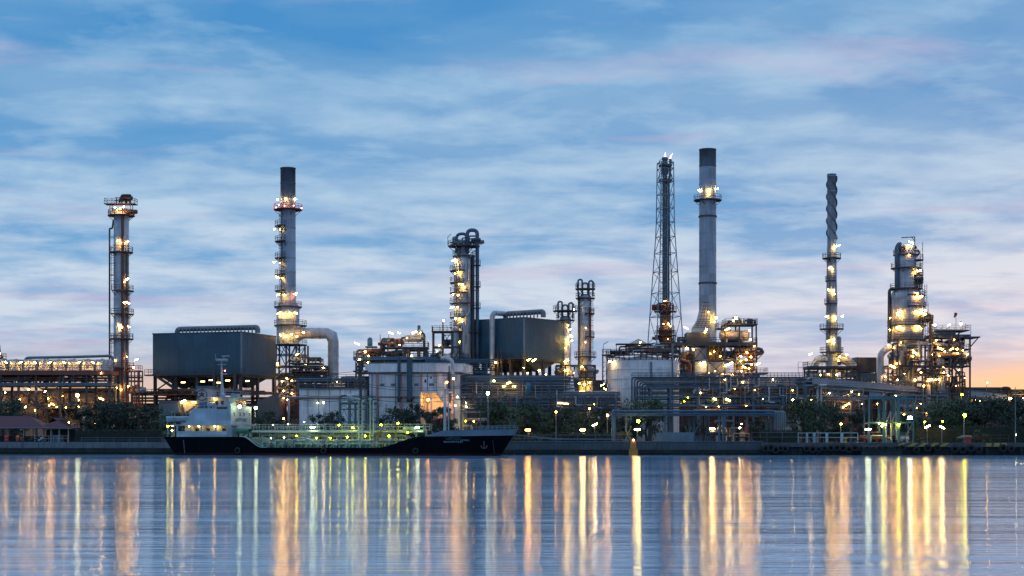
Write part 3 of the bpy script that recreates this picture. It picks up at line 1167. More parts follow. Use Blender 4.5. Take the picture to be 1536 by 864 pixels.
# valves and vents on the deck
rv = random.Random(11)
for i in range(30):
    u = rv.uniform(21, 47)
    yy = rv.choice([-4.4, -3.9, -3.3])
    h = rv.uniform(.7, 1.9)
    b = MB()
    b.sweep([(u2x(u), yy, MDZ), (u2x(u), yy, MDZ + h)], rv.uniform(.08, .16), 7)
    if i % 3:
        b.lathe([(.34, -.04), (.34, .04), (.24, .04), (.24, -.04), (.34, -.04)], (u2x(u), yy, MDZ + h + .06), 10)
        b.beam((u2x(u) - .3, yy, MDZ + h + .06), (u2x(u) + .3, yy, MDZ + h + .06), .06)
        b.lathe([(0, -.3), (.28, -.15), (.28, .15), (0, .3)], (u2x(u), yy, MDZ + h * .5), 8)
    else:
        b.pipe([(u2x(u), yy, MDZ + h), (u2x(u), yy, MDZ + h + .5), (u2x(u) + .5, yy, MDZ + h + .5), (u2x(u) + .5, yy, MDZ + h * .7)], .12, .25, 7)
    ship.part('deck_valve' if i % 3 else 'vent_pipe', b, rv.choice(['pipegreen', 'pipegreen', 'redsteel', 'shipgrey']))
# two tall vent masts with rungs
for u in (38.9, 41.1):
    b = MB()
    b.sweep([(u2x(u) - .3, -2.4, MDZ), (u2x(u) - .3, -2.4, 10.1)], .14, 8)
    b.sweep([(u2x(u) + .3, -2.4, MDZ), (u2x(u) + .3, -2.4, 10.1)], .1, 8)
    for i in range(11):
        b.beam((u2x(u) - .3, -2.4, 2.2 + i * .7), (u2x(u) + .3, -2.4, 2.2 + i * .7), .08)
    b.lathe([(.14, 0), (.34, .1), (.34, .35), (0, .5)], (u2x(u) - .3, -2.4, 10.1), 10)
    ship.part('vent_mast', b, 'pipegreen')
# manifold platform with steps
b = MB()
b.box(u2x(43.6), u2x(46.6), -4.6, -3.0, 4.5, 4.62)
for u in (43.8, 46.4):
    b.beam((u2x(u), -4.5, MDZ), (u2x(u), -4.5, 4.5), .14)
b.beam((u2x(43.5), -4.4, 4.6), (u2x(42.0), -4.4, MDZ), .1, .25)
b.beam((u2x(43.5), -3.6, 4.6), (u2x(42.0), -3.6, MDZ), .1, .25)
for i in range(9):
    t = (i + .5) / 9
    b.box(u2x(43.5 - 1.5 * t) - .13, u2x(43.5 - 1.5 * t) + .13, -4.4, -3.6, 4.6 - 3.1 * t, 4.64 - 3.1 * t)
rail_line(b, [(u2x(42.0), -4.4, MDZ), (u2x(43.5), -4.4, 4.6), (u2x(46.6), -4.5, 4.62)], 1.05, .9, .08)
ship.part('manifold_platform', b, 'yellow')
drum(ship, u2x(47.2), u2x(49.4), -2.4, 4.95, .3, 'pipegreen', 'foam_drum')
# foremast
b = MB()
b.sweep([(u2x(54.8), -1.5, sheer(54.8)), (u2x(54.8), -1.5, 13.4)], [.28, .18], 10)
b.sweep([(u2x(55.5), -1.5, sheer(54.8)), (u2x(55.5), -1.5, 12.2)], [.12, .1], 8)
for i in range(12):
    b.beam((u2x(54.8), -1.5, 4.4 + i * .7), (u2x(55.5), -1.5, 4.4 + i * .7), .06)
b.box(u2x(54.2), u2x(56), -2, -1, 12.0, 12.1)
fm = ship.part('foremast', b, 'shipwhite')
lamp(ship, u2x(55.3), -1.9, 13.4, 'bulb', 'sod', .8, parent=fm)
# windlass on the forecastle
b = MB()
b.lathe([(.5, -.6), (.5, -.5), (.3, -.5), (.3, .5), (.5, .5), (.5, .6)], (u2x(57.5), -1.6, sheer(57) + .8), 12, axis='y')
b.box(u2x(57), u2x(58.4), -2.6, -.6, sheer(57), sheer(57) + .45)
for u in (53.4, 60.2):
    b.lathe([(.3, 0), (.2, .1), (.2, .7), (.3, .8), (0, .85)], (u2x(u), near_y(u) + .9, sheer(u)), 10)
ship.part('windlass', b, 'shipgrey')
# mooring lines
for (u, dx, yq_) in ((66, 14, 14), (64.5, 22, 15)):
    b = MB()
    b.sweep([(u2x(u), -.6 + .2 * u % 1, sheer(u) + .3), (u2x(u) + dx * .5, yq_ * .45, 3.0), (u2x(u) + dx, yq_, 2.9)], .05, 5)
    ship.part('mooring_line', b, 'grey')
# ship lamps
SLMP = [(14.0, -3.4, Z2 + .35, 'bulb', 'cool', 1.7), (14.0, 4.5, Z2 + .25, 'bulb', 'cool', 1.7),
        (9.2, -4.1, zt - .15, 'bulb', 'warm', .7), (9.4, -4.2, PD + 1.95, 'bulb', 'warm', .85), (6.2, -4.2, PD + 1.95, 'bulb', 'warm', .5),
        (4.2, -4.2, PD + 1.95, 'bulb', 'warm', .45), (.9, -2.9, PD + 2.0, 'bulb', 'yg', .8), (1.8, -2.9, PD + 2.05, 'bulb', 'warm', .6), (2.4, -4.3, PD + 1.2, 'bulb', 'pale', .65),
        (29.7, -2.6, 5.2, 'flat', 'cool', 1.1), (37.5, -2.6, 5.1, 'bulb', 'yg', .8), (36.8, -3.6, 3.4, 'bulb', 'yg', .6), (40.2, -3.4, 3.6, 'bulb', 'yg', .7), (33.5, -3.6, 3.2, 'bulb', 'yg', .6), (24.5, -3.6, 3.3, 'bulb', 'cool', .55), (48.3, -3.4, 4.2, 'bulb', 'yg', .6),
        (50.0, -2.9, 5.1, 'flat', 'cool', .9), (43.2, -3.4, 5.6, 'bulb', 'yg', .8), (46.4, -3.2, 5.9, 'bulb', 'yg', .8), (35.0, -3.0, 5.6, 'bulb', 'yg', .6), (27.0, -3.8, 3.6, 'bulb', 'yg', .6), (22.0, -3.8, 3.2, 'bulb', 'cool', .5), (31.0, -4.0, 3.2, 'bulb', 'yg', .5), (45.2, -4.9, 3.6, 'bulb', 'yg', .7), (22.0, -2.9, 5.7, 'bulb', 'pale', .4), (25.0, -2.9, 5.8, 'bulb', 'pale', .4), (28.2, -3, 6.2, 'bulb', 'cool', .6)]
for (u, yy, zz, k, c, sz) in SLMP:
    lamp(ship, u2x(u) + (1.6 if 3 < u < 15 else 0), yy, zz, k, c, sz * (1.25 if c == 'yg' else 1))
for yy, zz in ((-3.4, Z2 + .6), (4.5, Z2 + .5)):
    ship.part('lamp_arm', MB().beam((xf, yy, zz), (xf + 1.2, yy, zz + .1), .09), 'shipgrey', front)

# upper deck rails, vents and draught marks
b = MB()
rail_line(b, [(u2x(7.0), -4.8, Z2), (u2x(11.3), -4.8, Z2)], 1.0, 1.0, .06)
rail_line(b, [(u2x(1.7), -4.9, Z1), (u2x(3.0), -4.9, Z1)], 1.0, .8, .06)
ship.part('upper_railing', b, 'shipwhite')
for u, yy in ((8.6, -2.4), (9.6, 1.5), (4.6, -1.5)):
    b = MB()
    zb_ = Z2 if u > 5.4 else Z1
    b.sweep([(u2x(u), yy, zb_), (u2x(u), yy, zb_ + .9)], .22, 10)
    b.lathe([(.22, 0), (.42, .05), (.42, .3), (0, .42)], (u2x(u), yy, zb_ + .85), 12)
    ship.part('vent_cowl', b, 'shipwhite')
for u0 in (5.0, 64.0):
    b = MB()
    for k in range(6):
        z = .5 + k * .42
        yy = near_y(u0, z) - .03
        b.box(u2x(u0) - .1, u2x(u0) + .1, yy - .02, yy + .02, z, z + .29)
    ship.part('draught_marking', b, 'grey')
b = MB()
pts = [(u2x(4 + i * 1.2), near_y(4 + i * 1.2, sheer(4 + i * 1.2) - .35) - .05, sheer(4 + i * 1.2) - .35) for i in range(50)]
b.sweep(pts, .1, 6)
ship.part('rubbing_strake', b, 'hull')
b = MB()
for i, u in enumerate((16.2, 33, 50.5)):
    b.lathe([(.3, -.15), (.5, -.18), (.6, 0), (.5, .18), (.3, .15)], (u2x(u), near_y(u, 1.2) - .25, .9), 16, axis='y')
    tyre = ship.part('fender_tyre', b, 'rubber')
    b = MB()
# ------------------------------------------------------------------ river front things
# loading dock with tyre fenders
xa, xb = qx(1142), 330
dock = bpy.data.objects.new('loading_dock', None)
col.objects.link(dock)
xm = (xa + xb) / 2
dock.location = (xm, yq(xm), 0)
dock.rotation_euler = (0, 0, math.atan(-0.1))
tag(dock, 'low dark loading dock with tyre fenders and yellow black edge', 'dock')
L = (xb - xa) / 2 * 1.005
MB().box(-L, L, -2.6, 1.2, 1.6, 2.35).build('dock_slab', 'darkconcrete', dock)
for i in range(22):
    x = -L + 1 + i * 3.1
    MB().beam((x, -2.2, -1.5), (x, -2.2, 1.6), .5).build('pile', 'wetconcrete', dock)
MB().box(-L, L, -1.8, 1.0, -1.5, 1.58).build('dock_face', 'wetconcrete', dock)


def on_dock(px, off=0.0):
    """world x and y of a spot on the quay line at photo column px, off metres inland"""
    x = qx(px)
    return x, yq(x) + off


def dock_local(px):
    return (qx(px) - xm) / math.cos(math.atan(0.1))


for i, px in enumerate([1349, 1366, 1382, 1398, 1413, 1479, 1491, 1502]):
    x = dock_local(px)
    sl = .45 if i < 5 else 0
    y = -2.66
    b = MB()
    b.add([(x - .5 + sl, y, 2.3), (x + .5 + sl, y, 2.3), (x + .45 - sl, y, 1.65), (x - .55 - sl, y, 1.65), (x - .5 + sl, y + .04, 2.3), (x + .5 + sl, y + .04, 2.3), (x + .45 - sl, y + .04, 1.65), (x - .55 - sl, y + .04, 1.65)],
          [(0, 1, 2, 3), (7, 6, 5, 4), (0, 4, 5, 1), (2, 6, 7, 3), (1, 5, 6, 2), (0, 3, 7, 4)])
    b.build('stripe_marking', 'yellow', dock)
rt = random.Random(5)
tyre_me = None
k = 0
for px in list(range(1148, 1180, 7)) + list(range(1208, 1345, 9)) + [1350, 1371, 1388, 1402, 1428, 1440, 1452, 1464, 1500, 1512]:
    b = MB()
    if tyre_me is None:
        for i in range(18):
            pass
        b.lathe([(.32, -.2), (.52, -.24), (.66, -.16), (.72, 0), (.66, .16), (.52, .24), (.32, .2)], (0, 0, 0), 20, axis='y')
        tyre_me = b.mesh('tyre_fender', ['rubber'])
    o = bpy.data.objects.new('tyre_fender', tyre_me)
    col.objects.link(o)
    x = dock_local(px)
    v = Matrix.Rotation(math.atan(-0.1), 4, 'Z') @ Vector((x, -2.9, 1.15 + rt.uniform(-.15, .2)))
    o.location = (xm + v.x, yq(xm) + v.y, v.z)
    o.rotation_euler = (0, rt.uniform(0, 3), math.atan(-0.1))
    sc_ = rt.uniform(.85, 1.15)
    o.scale = (sc_, sc_, sc_)
    tag(o, 'black rubber tyre fender hanging on the dark loading dock face', 'tyre fender', 'tyre fenders along the loading dock')

# pavilion with maroon roof
T = Thing('pavilion', 'open riverside pavilion with maroon hipped roof and thin cream posts', 'pavilion', 40, 326)
ev, rg = T.z(642), T.z(624)
xl, xr = T.x(-60), T.x(114)
b = MB()


def hip(b, x0, x1, y0, y1, z0, z1, ins, m=0):
    ym = (y0 + y1) / 2
    vs = [(x0, y0, z0), (x1, y0, z0), (x1, y1, z0), (x0, y1, z0), (x0 + ins, ym, z1), (x1 - ins, ym, z1), (x0, y0, z0 - .15), (x1, y0, z0 - .15), (x1, y1, z0 - .15), (x0, y1, z0 - .15)]
    b.add(vs, [(0, 1, 5, 4), (1, 2, 5), (2, 3, 4, 5), (3, 0, 4), (6, 9, 8, 7), (0, 6, 7, 1), (1, 7, 8, 2), (2, 8, 9, 3), (3, 9, 6, 0)], m)


hip(b, xl, T.x(76), -4, 6, ev + .05, rg, 4.5)
hip(b, T.x(58), xr, -3, 5, ev, rg - .35, 5.2)
roof = T.part('roof', b, 'roofred')
b = MB()
b.beam((T.x(72), -4.08, ev), (xr, -3.1, ev - .1), .16)
b.beam((xl, -4.1, ev - .02), (T.x(72), -4.08, ev - .02), .14)
T.part('gutter', b, 'shipgrey', roof)
for px in (-20, 4, 18, 41, 58, 70, 82, 94, 108):
    for yy in (-2.6, 4.0):
        T.part('post', MB().beam((T.x(px), yy, 0), (T.x(px), yy, ev), .16), 'cream')
T.part('floor_slab', MB().box(xl + 1, xr - 1, -3, 5, -.4, .12), 'concrete')
b = MB()
rail_line(b, [(T.x(58), -2.6, .12), (xr - 1, -2.6, .12)], 1.25, .9, .07)
T.part('railing', b, 'cream')
b = MB()
b.box(xl + 1, T.x(60), 3.9, 4.0, .1, 1.3)
b.box(T.x(60), xr - .8, 4.3, 4.4, .1, 2.7)  # dark sheet added to keep the space under the roof dark
T.part('back_wall_and_dark_sheet', b, 'steel')
b = MB()
b.box(T.x(81), T.x(97), -2.3, -2.1, .2, 1.5)
T.part('screen_panel', b, 'bluepaint')
# things under the pavilion roof
rp = random.Random(8)
for i, (px, c, lab) in enumerate([(13, 'red', 'tall red oil drum standing under the maroon roof near a post'), (30, 'red', 'red oil drum with an orange lid standing under the maroon roof'), (36, 'rust', 'rusty oil drum among things under the maroon roof')]):
    q = Thing('oil_drum', lab, 'drum', px, 322, z=GZ + .12)
    b = MB()
    hgt = 1.35 if i == 0 else 1.0
    b.lathe([(0, 0), (.36, 0), (.36, .3), (.39, .33), (.36, .36), (.36, hgt * .66), (.39, hgt * .69), (.36, hgt * .72), (.36, hgt), (0, hgt)], (0, -1.5, 0), 14)
    q.part('barrel', b, c)
    if i == 1:
        q.part('lid', MB().lathe([(.4, 0), (.4, .12), (.2, .3), (0, .34)], (0, -1.5, 1.0), 14), 'orange')
for px, lab in ((50, 'dark motorcycle parked under the pavilion between thin posts'), (64, 'pale motorcycle parked beside the blue screen in the pavilion')):
    q = Thing('motorcycle', lab, 'motorcycle', px, 322, z=GZ + .12)
    for x in (-.65, .65):
        wl = q.part('wheel', MB().lathe([(.22, -.05), (.32, -.05), (.33, 0), (.32, .05), (.22, .05)], (x, -1.2, .33), 16, axis='y'), 'rubber')
    b = MB()
    b.sweep([(.65, -1.2, .33), (.4, -1.2, 1.05)], .05, 6)
    b.beam((.4, -1.55, 1.1), (.4, -.85, 1.1), .05)
    b.sweep([(-.65, -1.2, .33), (-.1, -1.2, .45), (.42, -1.2, .9)], [.08, .2, .1], 8)
    b.lathe([(0, -.35), (.17, -.2), (.2, 0), (.14, .25), (0, .35)], (.12, -1.2, .78), 10, axis='x')
    q.part('body', b, 'steel' if px == 50 else 'shipwhite')
    q.part('seat', MB().sweep([(-.75, -1.2, .82), (-.4, -1.2, .78), (0, -1.2, .76)], [.08, .13, .1], 8), 'rubber')

# quay lamps: level tube on a post
for i, (px, py, c, lab, off) in enumerate([(792, 645, 'sod', 'quay tube lamp on a post beside the tanker bow', 6), (874, 645, 'pale', 'quay tube lamp on a post between bow and pipe shelter', 6), (956, 644, 'pale', 'quay tube lamp on a post above the orange marker', 2.5), (1302, 644, 'cool', 'quay tube lamp on a post beside the steel loading gantry', -1.5), (1068, 643, 'pale', 'quay tube lamp standing beneath the long pipe shelter', 12)]):
    x, y = on_dock(px, off)
    q = Thing('quay_lamp', lab, 'lamp post', px, y, 'tube lamps on posts along the quay')
    q.part('post', MB().beam((0, 0, -.1), (0, 0, q.z(py)), .14), 'grey')
    lamp(q, 0, -.1, q.z(py), 'flat', c, 1.25)

# tall street lamps
for (px, py, kind, c, sz, off, lab) in [
        (732, 590, 'bulb', 'cool', 1.8, 9, 'tall thin lamp post with a white lamp behind the tanker bow'),
        (1446, 623, 'bulb', 'yg', 1.8, 3, 'lamp post with a round yellow lamp beside the red raft rack'),
        (1442, 592, 'bulb', 'yg', 1.3, 46, 'lamp post with a yellow lamp rising over the trees under the pipe bridge'),
        (1385, 579, 'bulb', 'sod', 1.0, 30, 'slim lamp post with amber lamp against the pipe bridge'),
        (1480, 574, 'bulb', 'warm', 1.0, 90, 'far lamp post standing against the orange horizon'),
        (1523, 652, 'bulb', 'cool', .5, 4, 'tall grey pole with a tiny lamp on the dock'),
        (117, 593, 'bulb', 'cool', 2.1, 34, 'tall lamp post with dazzling white lamp before the fan cooler bank'),
        (1189, 600, 'bulb', 'pale', 1.1, 30, 'lamp post with a pale lamp above the tree by the pipe elbows'),
        (1261, 636, 'bulb', 'warm', .9, 12, 'short lamp post with warm lamp behind the white fence'),
        (834, 618, 'bulb', 'sod', .9, 14, 'orange street lamp among the trees right of the tanker bow'),
        (911, 623, 'bulb', 'sod', 1.2, 13, 'orange street lamp beside the pipe shelter end'),
        (884, 613, 'bulb', 'warm', .8, 24, 'small warm street lamp under the middle pipe rack'),
        (426, 628, 'bulb', 'sod', 1.0, 22, 'orange street lamp behind the tanker deckhouse'),
        (486, 604, 'bulb', 'pale', 1.1, 12, 'pale street lamp in front of the low white building'),
        (1413, 632, 'bulb', 'yg', .8, 20, 'small yellow lamp post before the hedge end'),
        (1386, 633, 'bulb', 'yg', 1.0, 12, 'yellow lamp post beside the loading gantry stair')]:
    x, y = on_dock(px, off)
    q = Thing('street_lamp', lab, 'street lamp', px, y)
    top = q.z(py)
    b = MB().sweep([(0, 0, -.1), (0, 0, top + .3 if px != 1523 else top + 9)], [.11, .07], 8)
    b.beam((0, 0, top + .25), (0, -.5, top + .3), .07)
    q.part('post', b, 'grey')
    lamp(q, 0, -.5, top, kind, c, sz)

# slanted tube lamps on short stands
for (px, py, off, lab) in [(892, 637, 7, 'slanted tube lamp on a stand before the shrubs near the pipe shelter'), (1326, 638, 2, 'slanted tube lamp on a stand inside the loading gantry foot'), (1391, 640, 2.5, 'slanted tube lamp on a stand right of the gantry'), (1413, 641, 2.5, 'slanted tube lamp on a stand nearest the round yellow lamp')]:
    x, y = on_dock(px, off)
    q = Thing('work_lamp', lab, 'work lamp', px, y)
    q.part('stand', MB().beam((0, .1, 0), (0, .1, q.z(py)), .1), 'grey')
    lamp(q, 0, 0, q.z(py), 'tube', 'pale', 1.1, flip=px > 1400)

# channel marker
x, y = on_dock(950, -4)
T = Thing('channel_marker', 'orange river marker with a small lit lantern standing in the water', 'marker', 950, y, z=0)
b = MB()
b.box(-.8, .8, -.7, .7, -1.0, 1.05)
b.box(-.87, .87, -.77, .77, 1.05, 1.15)
T.part('base', b, 'orange')
b = MB()
b.add([(-.55, -.5, 1.15), (.55, -.5, 1.15), (.55, .5, 1.15), (-.55, .5, 1.15), (-.46, -.42, 2.7), (.46, -.42, 2.7), (.46, .42, 2.7), (-.46, .42, 2.7)], [(0, 1, 5, 4), (1, 2, 6, 5), (2, 3, 7, 6), (3, 0, 4, 7), (4, 5, 6, 7)])
T.part('tower', b, 'orange')
lamp(T, 0, -.45, 2.85, 'bulb', 'sod', .75)

# jetty pipe shelter
x, y = on_dock(1050, 10)
T = Thing('pipe_shelter', 'long low blue pipe gantry with thick pipe along its top by the quay', 'pipe gantry', 1050, y)
zt_ = T.z(621)
for px in (921, 940, 997, 1008, 1036, 1042, 1077, 1083, 1122, 1152, 1158):
    T.part('column', MB().beam((T.x(px), -1.5 if px % 2 else 1.5, 0), (T.x(px), -1.5 if px % 2 else 1.5, zt_), .42), 'bluesteel')
b = MB()
b.box(T.x(919), T.x(1160), -2.2, 2.2, zt_ - .05, zt_ + .2)
for yy in (-1.9, 1.9):
    b.box(T.x(919), T.x(1160), yy - .1, yy + .1, zt_ - .4, zt_ - .06)
T.part('deck', b, 'bluesteel')
pipe_part(T, [(T.x(918), -1.7, 0), (T.x(918), -1.7, zt_ + .55), (T.x(1160), -1.7, zt_ + .55), (T.x(1160), -1.7, 0)], .24, 'bluesteel', .6)
for i in range(5):
    xx = T.x(1164 + i * 3.9)
    yy = -1.2 + i * .7
    pipe_part(T, [(T.x(925 + i * 4), yy, zt_ + .5), (xx, yy, zt_ + .5), (xx, yy, -.1)], .17, 'shipgrey', .5)
for px in (941, 1031, 1040):
    b = MB()
    for s_ in (1, -1):
        b.beam((T.x(px - 5 * s_), -1.5, .2), (T.x(px + 5 * s_), -1.5, 3.2), .1)
    T.part('brace', b, 'grey')
lamp(T, T.x(956), -2.4, T.z(632), 'bulb', 'yg', 1.75)
b = MB()
b.beam((T.x(956), -2.4, T.z(630)), (T.x(956), -1.9, zt_), .1)
T.part('lamp_bracket', b, 'steel')
lamp(T, T.x(1107), -2.2, T.z(642), 'bulb', 'pale', .9)
lamp(T, T.x(1110), -2.2, T.z(636), 'bulb', 'pale', .5)
clutter(T, T.x(1075), T.x(1125), -1, 1.8, 0, 3.4, 14, 31, ['grey', 'cream', 'redsteel', 'steel'])
clutter(T, T.x(925), T.x(948), -1, 1.5, 0, 3.2, 5, 32, ['bluesteel', 'steel'])
x, y = on_dock(1015, 5)
T = Thing('panel_wall', 'low pale panel wall under the pipe shelter by the quay', 'wall', 1015, y)
b = MB()
for i in range(6):
    x0, x1 = T.x(985 + i * 9.3), T.x(985 + i * 9.3 + 9)
    b.box(x0, x1, -.08, .08, 0, 2.0)
    b.box(x0 - .06, x0 + .06, -.14, .14, 0, 2.1)
T.part('panel_cladding', b, 'shipgrey')
# quay railing fences
for (a, c, lab, mat, hgt, st, off) in [(1128, 1196, 'thin grey mesh fence before the dark hedge', 'grey', 2.0, 2.4, 2.2), (1198, 1286, 'white post and rail fence on the dock edge', 'shipwhite', 1.9, 2.6, 1.5), (760, 920, 'thin grey rail fence on the quay right of the tanker bow', 'grey', 1.5, 3.0, 1.4), (1030, 1072, 'blue railing in front of the pale panel wall', 'bluesteel', 1.3, 1.2, .6), (1450, 1512, 'red railing on the dock near the raft rack', 'redsteel', 1.5, 1.3, .8), (120, 245, 'thin wire fence on the river wall by the hedge', 'grey', 1.0, 3.0, 1.6)]:
    x, y = on_dock((a + c) / 2, off)
    T = Thing('fence', lab, 'fence', (a + c) / 2, y, rz=math.atan(-.1))
    b = MB()
    rail_line(b, [(T.x(a), 0, 0), (T.x(c), 0, 0)], hgt, st, .12 if mat == 'shipwhite' else .07)
    T.part('railing', b, mat)
    if mat == 'shipwhite':
        for px in (1211, 1222, 1240, 1262):
            T.part('gate_post', MB().box(T.x(px) - .2, T.x(px) + .2, -.12, .12, 0, hgt), mat)

# loading gantry
x, y = on_dock(1333, 3.0)
T = Thing('loading_gantry', 'tall teal steel loading gantry with two bright lamps on the dock', 'gantry', 1333, y)
zs = [T.z(634), T.z(598)]
for px in (1301, 1323, 1345, 1367):
    for yy in (-1.5, 2.5):
        wd_ = .45 if px in (1323, 1345) else .25
        T.part('column', MB().beam((T.x(px), yy, 0), (T.x(px), yy, zs[1]), wd_), 'tealsteel')
for k, z in enumerate(zs):
    b = MB()
    for yy in (-1.5, 2.5):
        b.beam((T.x(1301), yy, z), (T.x(1367), yy, z), .3)
    for px in (1301, 1323, 1345, 1367):
        b.beam((T.x(px), -1.5, z), (T.x(px), 2.5, z), .25)
    T.part('beam_frame', b, 'tealsteel')
b = MB()
b.beam((T.x(1367), -1.5, zs[0]), (T.x(1352), -1.5, .4), .14)
b.beam((T.x(1347), -1.5, zs[1]), (T.x(1360), -1.5, zs[0] + 1.2), .12)
T.part('brace', b, 'grey')
b = MB()
rail_line(b, [(T.x(1345), -1.5, .9), (T.x(1367), -1.5, .9)], 1.0, 1.2, .07)
T.part('railing', b, 'grey')
T.part('deck', MB().box(T.x(1301), T.x(1346), -1.4, 2.4, zs[1] + .16, zs[1] + .4), 'bluesteel')
lamps(T, [(1321, 637, 'bulb', 'yg', 1.5), (1344, 637, 'bulb', 'yg', 1.5), (1361, 627, 'flood', 'cool', 1.6), (1315, 635, 'bulb', 'pale', .6)], -2.0)
b = MB()
for px in (1330, 1338):
    b.pipe([(T.x(px), .5, 0), (T.x(px), .5, zs[0] * .9), (T.x(px + 5), -.5, zs[0] * 1.6), (T.x(px + 5), -.8, .6)], .14, .5, 7)
T.part('loading_arm', b, 'silver')
clutter(T, T.x(1305), T.x(1364), -.5, 2, 0, 2.2, 14, 33, ['silver', 'grey', 'redsteel', 'shipwhite'], .25)
# gantry base pontoon
x, y = on_dock(1330, -3.1)
T = Thing('work_pontoon', 'flat dark steel pontoon lying against the dock below the gantry', 'pontoon', 1328, y, rz=math.atan(-.1), z=0)
b = MB()
b.box(T.x(1292), T.x(1352), -.9, .2, -.6, 1.0)
b.box(T.x(1290), T.x(1354), -1.0, .3, 1.0, 1.2)
T.part('deck_slab', b, 'wetconcrete')
# raft rack: white hoops and a red locker
x, y = on_dock(1446, 1.5)
T = Thing('raft_rack', 'red locker with curved white ladder hoops on the dock', 'locker', 1446, y)
b = MB()
for i in range(4):
    px = 1437 + i * 4
    b.pipe([(T.x(px), 0, .9), (T.x(px + 3), 0, T.z(655)), (T.x(px + 8), 0, T.z(654)), (T.x(px + 9), 0, 1)], .1, .5, 7)
T.part('hoop', b, 'shipwhite')
T.part('locker', MB().box(T.x(1449), T.x(1456), -.4, .6, 0, T.z(655)), 'red')
b = MB()
rail_line(b, [(T.x(1434), -.3, 0), (T.x(1475), -.3, 0)], 1.2, 1.0, .07)
T.part('railing', b, 'redsteel')
# bollards on dock
for i, px in enumerate((1268, 1283, 1384)):
    x, y = on_dock(px, -1.6)
    T = Thing('mooring_bollard', ['dark mooring bollard on the dock before the white fence', 'dark mooring bollard on the dock beside the tube lamp', 'dark mooring bollard on the dock right of the gantry'][i], 'bollard', px, y, z=2.35)
    T.part('post', MB().lathe([(.42, 0), (.42, .08), (.25, .15), (.25, .6), (.4, .7), (.4, .82), (0, .9)], (0, 0, 0), 14), 'yellow' if px == 1268 else 'steel')
    T.part('pin', MB().sweep([(-.5, 0, .45), (.5, 0, .45)], .07, 7), 'steel')

# green loading frame behind the tanker deck
x, y = on_dock(541, 5)
T = Thing('hose_frame', 'pale green steel hose frame standing behind the tanker deck', 'frame', 541, y)
zt_ = T.z(605)
steel_frame(T, [T.x(p) for p in (510, 524, 533, 552, 567)], [-1.2, 1.4], [T.z(632), T.z(613), zt_], 'tealsteel', .22)
deck(T, T.x(509), T.x(568), -1.5, 1.7, zt_ + .2, 'tealsteel', 'tealsteel')
clutter(T, T.x(512), T.x(560), -.6, 1, zt_ + .2, zt_ + 2.2, 6, 44, ['silver', 'pipegreen', 'steel'], .4)
# ------------------------------------------------------------------ plant, west to east
def grid(a, b, n):
    return [a + (b - a) * i / (n - 1) for i in range(n)]


# --- A. fan cooler bank
T = Thing('fan_cooler_bank', 'long fan cooler bank on dark red steel legs with glowing round fan rings', 'cooler bank', 80, 365)
z1, z2 = T.z(577), T.z(559)
xs = [T.x(p) for p in (-25, 10, 36, 62, 98, 137, 171)]
steel_frame(T, xs, [-4, 4], [T.z(606), z1, z2], 'steel', .5, True, skip=(0, 2, 3))
deck(T, T.x(-25), T.x(172), -4.6, 4.6, z1 + .3, 'bluesteel', 'redsteel', t=.7)
deck(T, T.x(-25), T.x(172), -4.8, 4.8, z2 + .3, 'redsteel', 'redsteel', t=1.0)
for i in range(9):
    cx = T.x(-14 + i * 21.5)
    for yy in (-2.4, 2.4):
        b = MB()
        b.lathe([(1.6, 0), (1.5, .5), (1.42, 1.7), (1.55, 2.5), (1.45, 2.5), (1.33, 1.7), (1.3, .8), (0, .7)], (cx, yy, z2 + .35), 22)
        b.lathe([(0, 2.2), (.3, 2.2), (.3, 2.6), (0, 2.75)], (cx, yy, z2 + .35), 10)
        for k in range(3):
            a = k * PI / 3 + i
            b.beam((cx - 1.4 * math.cos(a), yy - 1.4 * math.sin(a), z2 + 2.5), (cx + 1.4 * math.cos(a), yy + 1.4 * math.sin(a), z2 + 2.5), .08)
        T.part('fan_ring', b, 'silver')
    if i:
        lamp(T, cx - 1.62, -4.5, z2 + 2.1, 'tube', 'warm', .75, flip=i % 2 == 0)
        lamp(T, cx - .4, -4.7, z2 + 1.9, 'bulb', 'warm', .5)
pipe_part(T, [(T.x(34), 2, z2 + 1), (T.x(34), 2, T.z(536)), (T.x(100), 2, T.z(535)), (T.x(165), 2, T.z(533)), (T.x(168), 2, z2)], .32, 'grey', .8)
for px in (68, 108, 150):
    b = MB().beam((T.x(px), 2, z2), (T.x(px), 2, T.z(537)), .22)
    T.part('pipe_stand', b, 'steel')
clutter(T, T.x(-15), T.x(168), -3.4, 3.4, z1 + .4, z2 - .5, 60, 101, ['silver', 'grey', 'redsteel', 'rust', 'cream'], .25)
clutter(T, T.x(-15), T.x(168), -3, 3.4, .1, z1 - 1.5, 34, 102, ['silver', 'grey', 'redsteel', 'rust', 'cream'], .45)
deck(T, T.x(60), T.x(137), -3.6, 4.2, T.z(612), 'steel', 'rust')
stairs(T, (T.x(42), -4.6, T.z(588)), (T.x(82), -4.6, T.z(622)), 'steel')
lamps(T, [(53, 585, 'bulb', 'warm', 1.2), (77, 588, 'bulb', 'pale', .8), (160, 561, 'bulb', 'warm', .7), (18, 590, 'bulb', 'warm', .8),
          (88, 607, 'tube', 'sod', .9), (83, 609, 'bulb', 'warm', .8), (126, 611, 'bulb', 'warm', 1.1), (108, 612, 'bulb', 'warm', .6), (48, 611, 'bulb', 'sod', .9),
          (160, 599, 'tube', 'warm', 1.1), (112, 634, 'bulb', 'warm', .8), (150, 636, 'bulb', 'warm', .6), (62, 616, 'bulb', 'warm', .7), (40, 600, 'bulb', 'warm', .5), (139, 625, 'bulb', 'warm', .6)], -4.9)
b = MB().box(T.x(35), T.x(70), 1, 4, 0, T.z(606) - .6)
T.part('cladding_wall', b, 'cream')
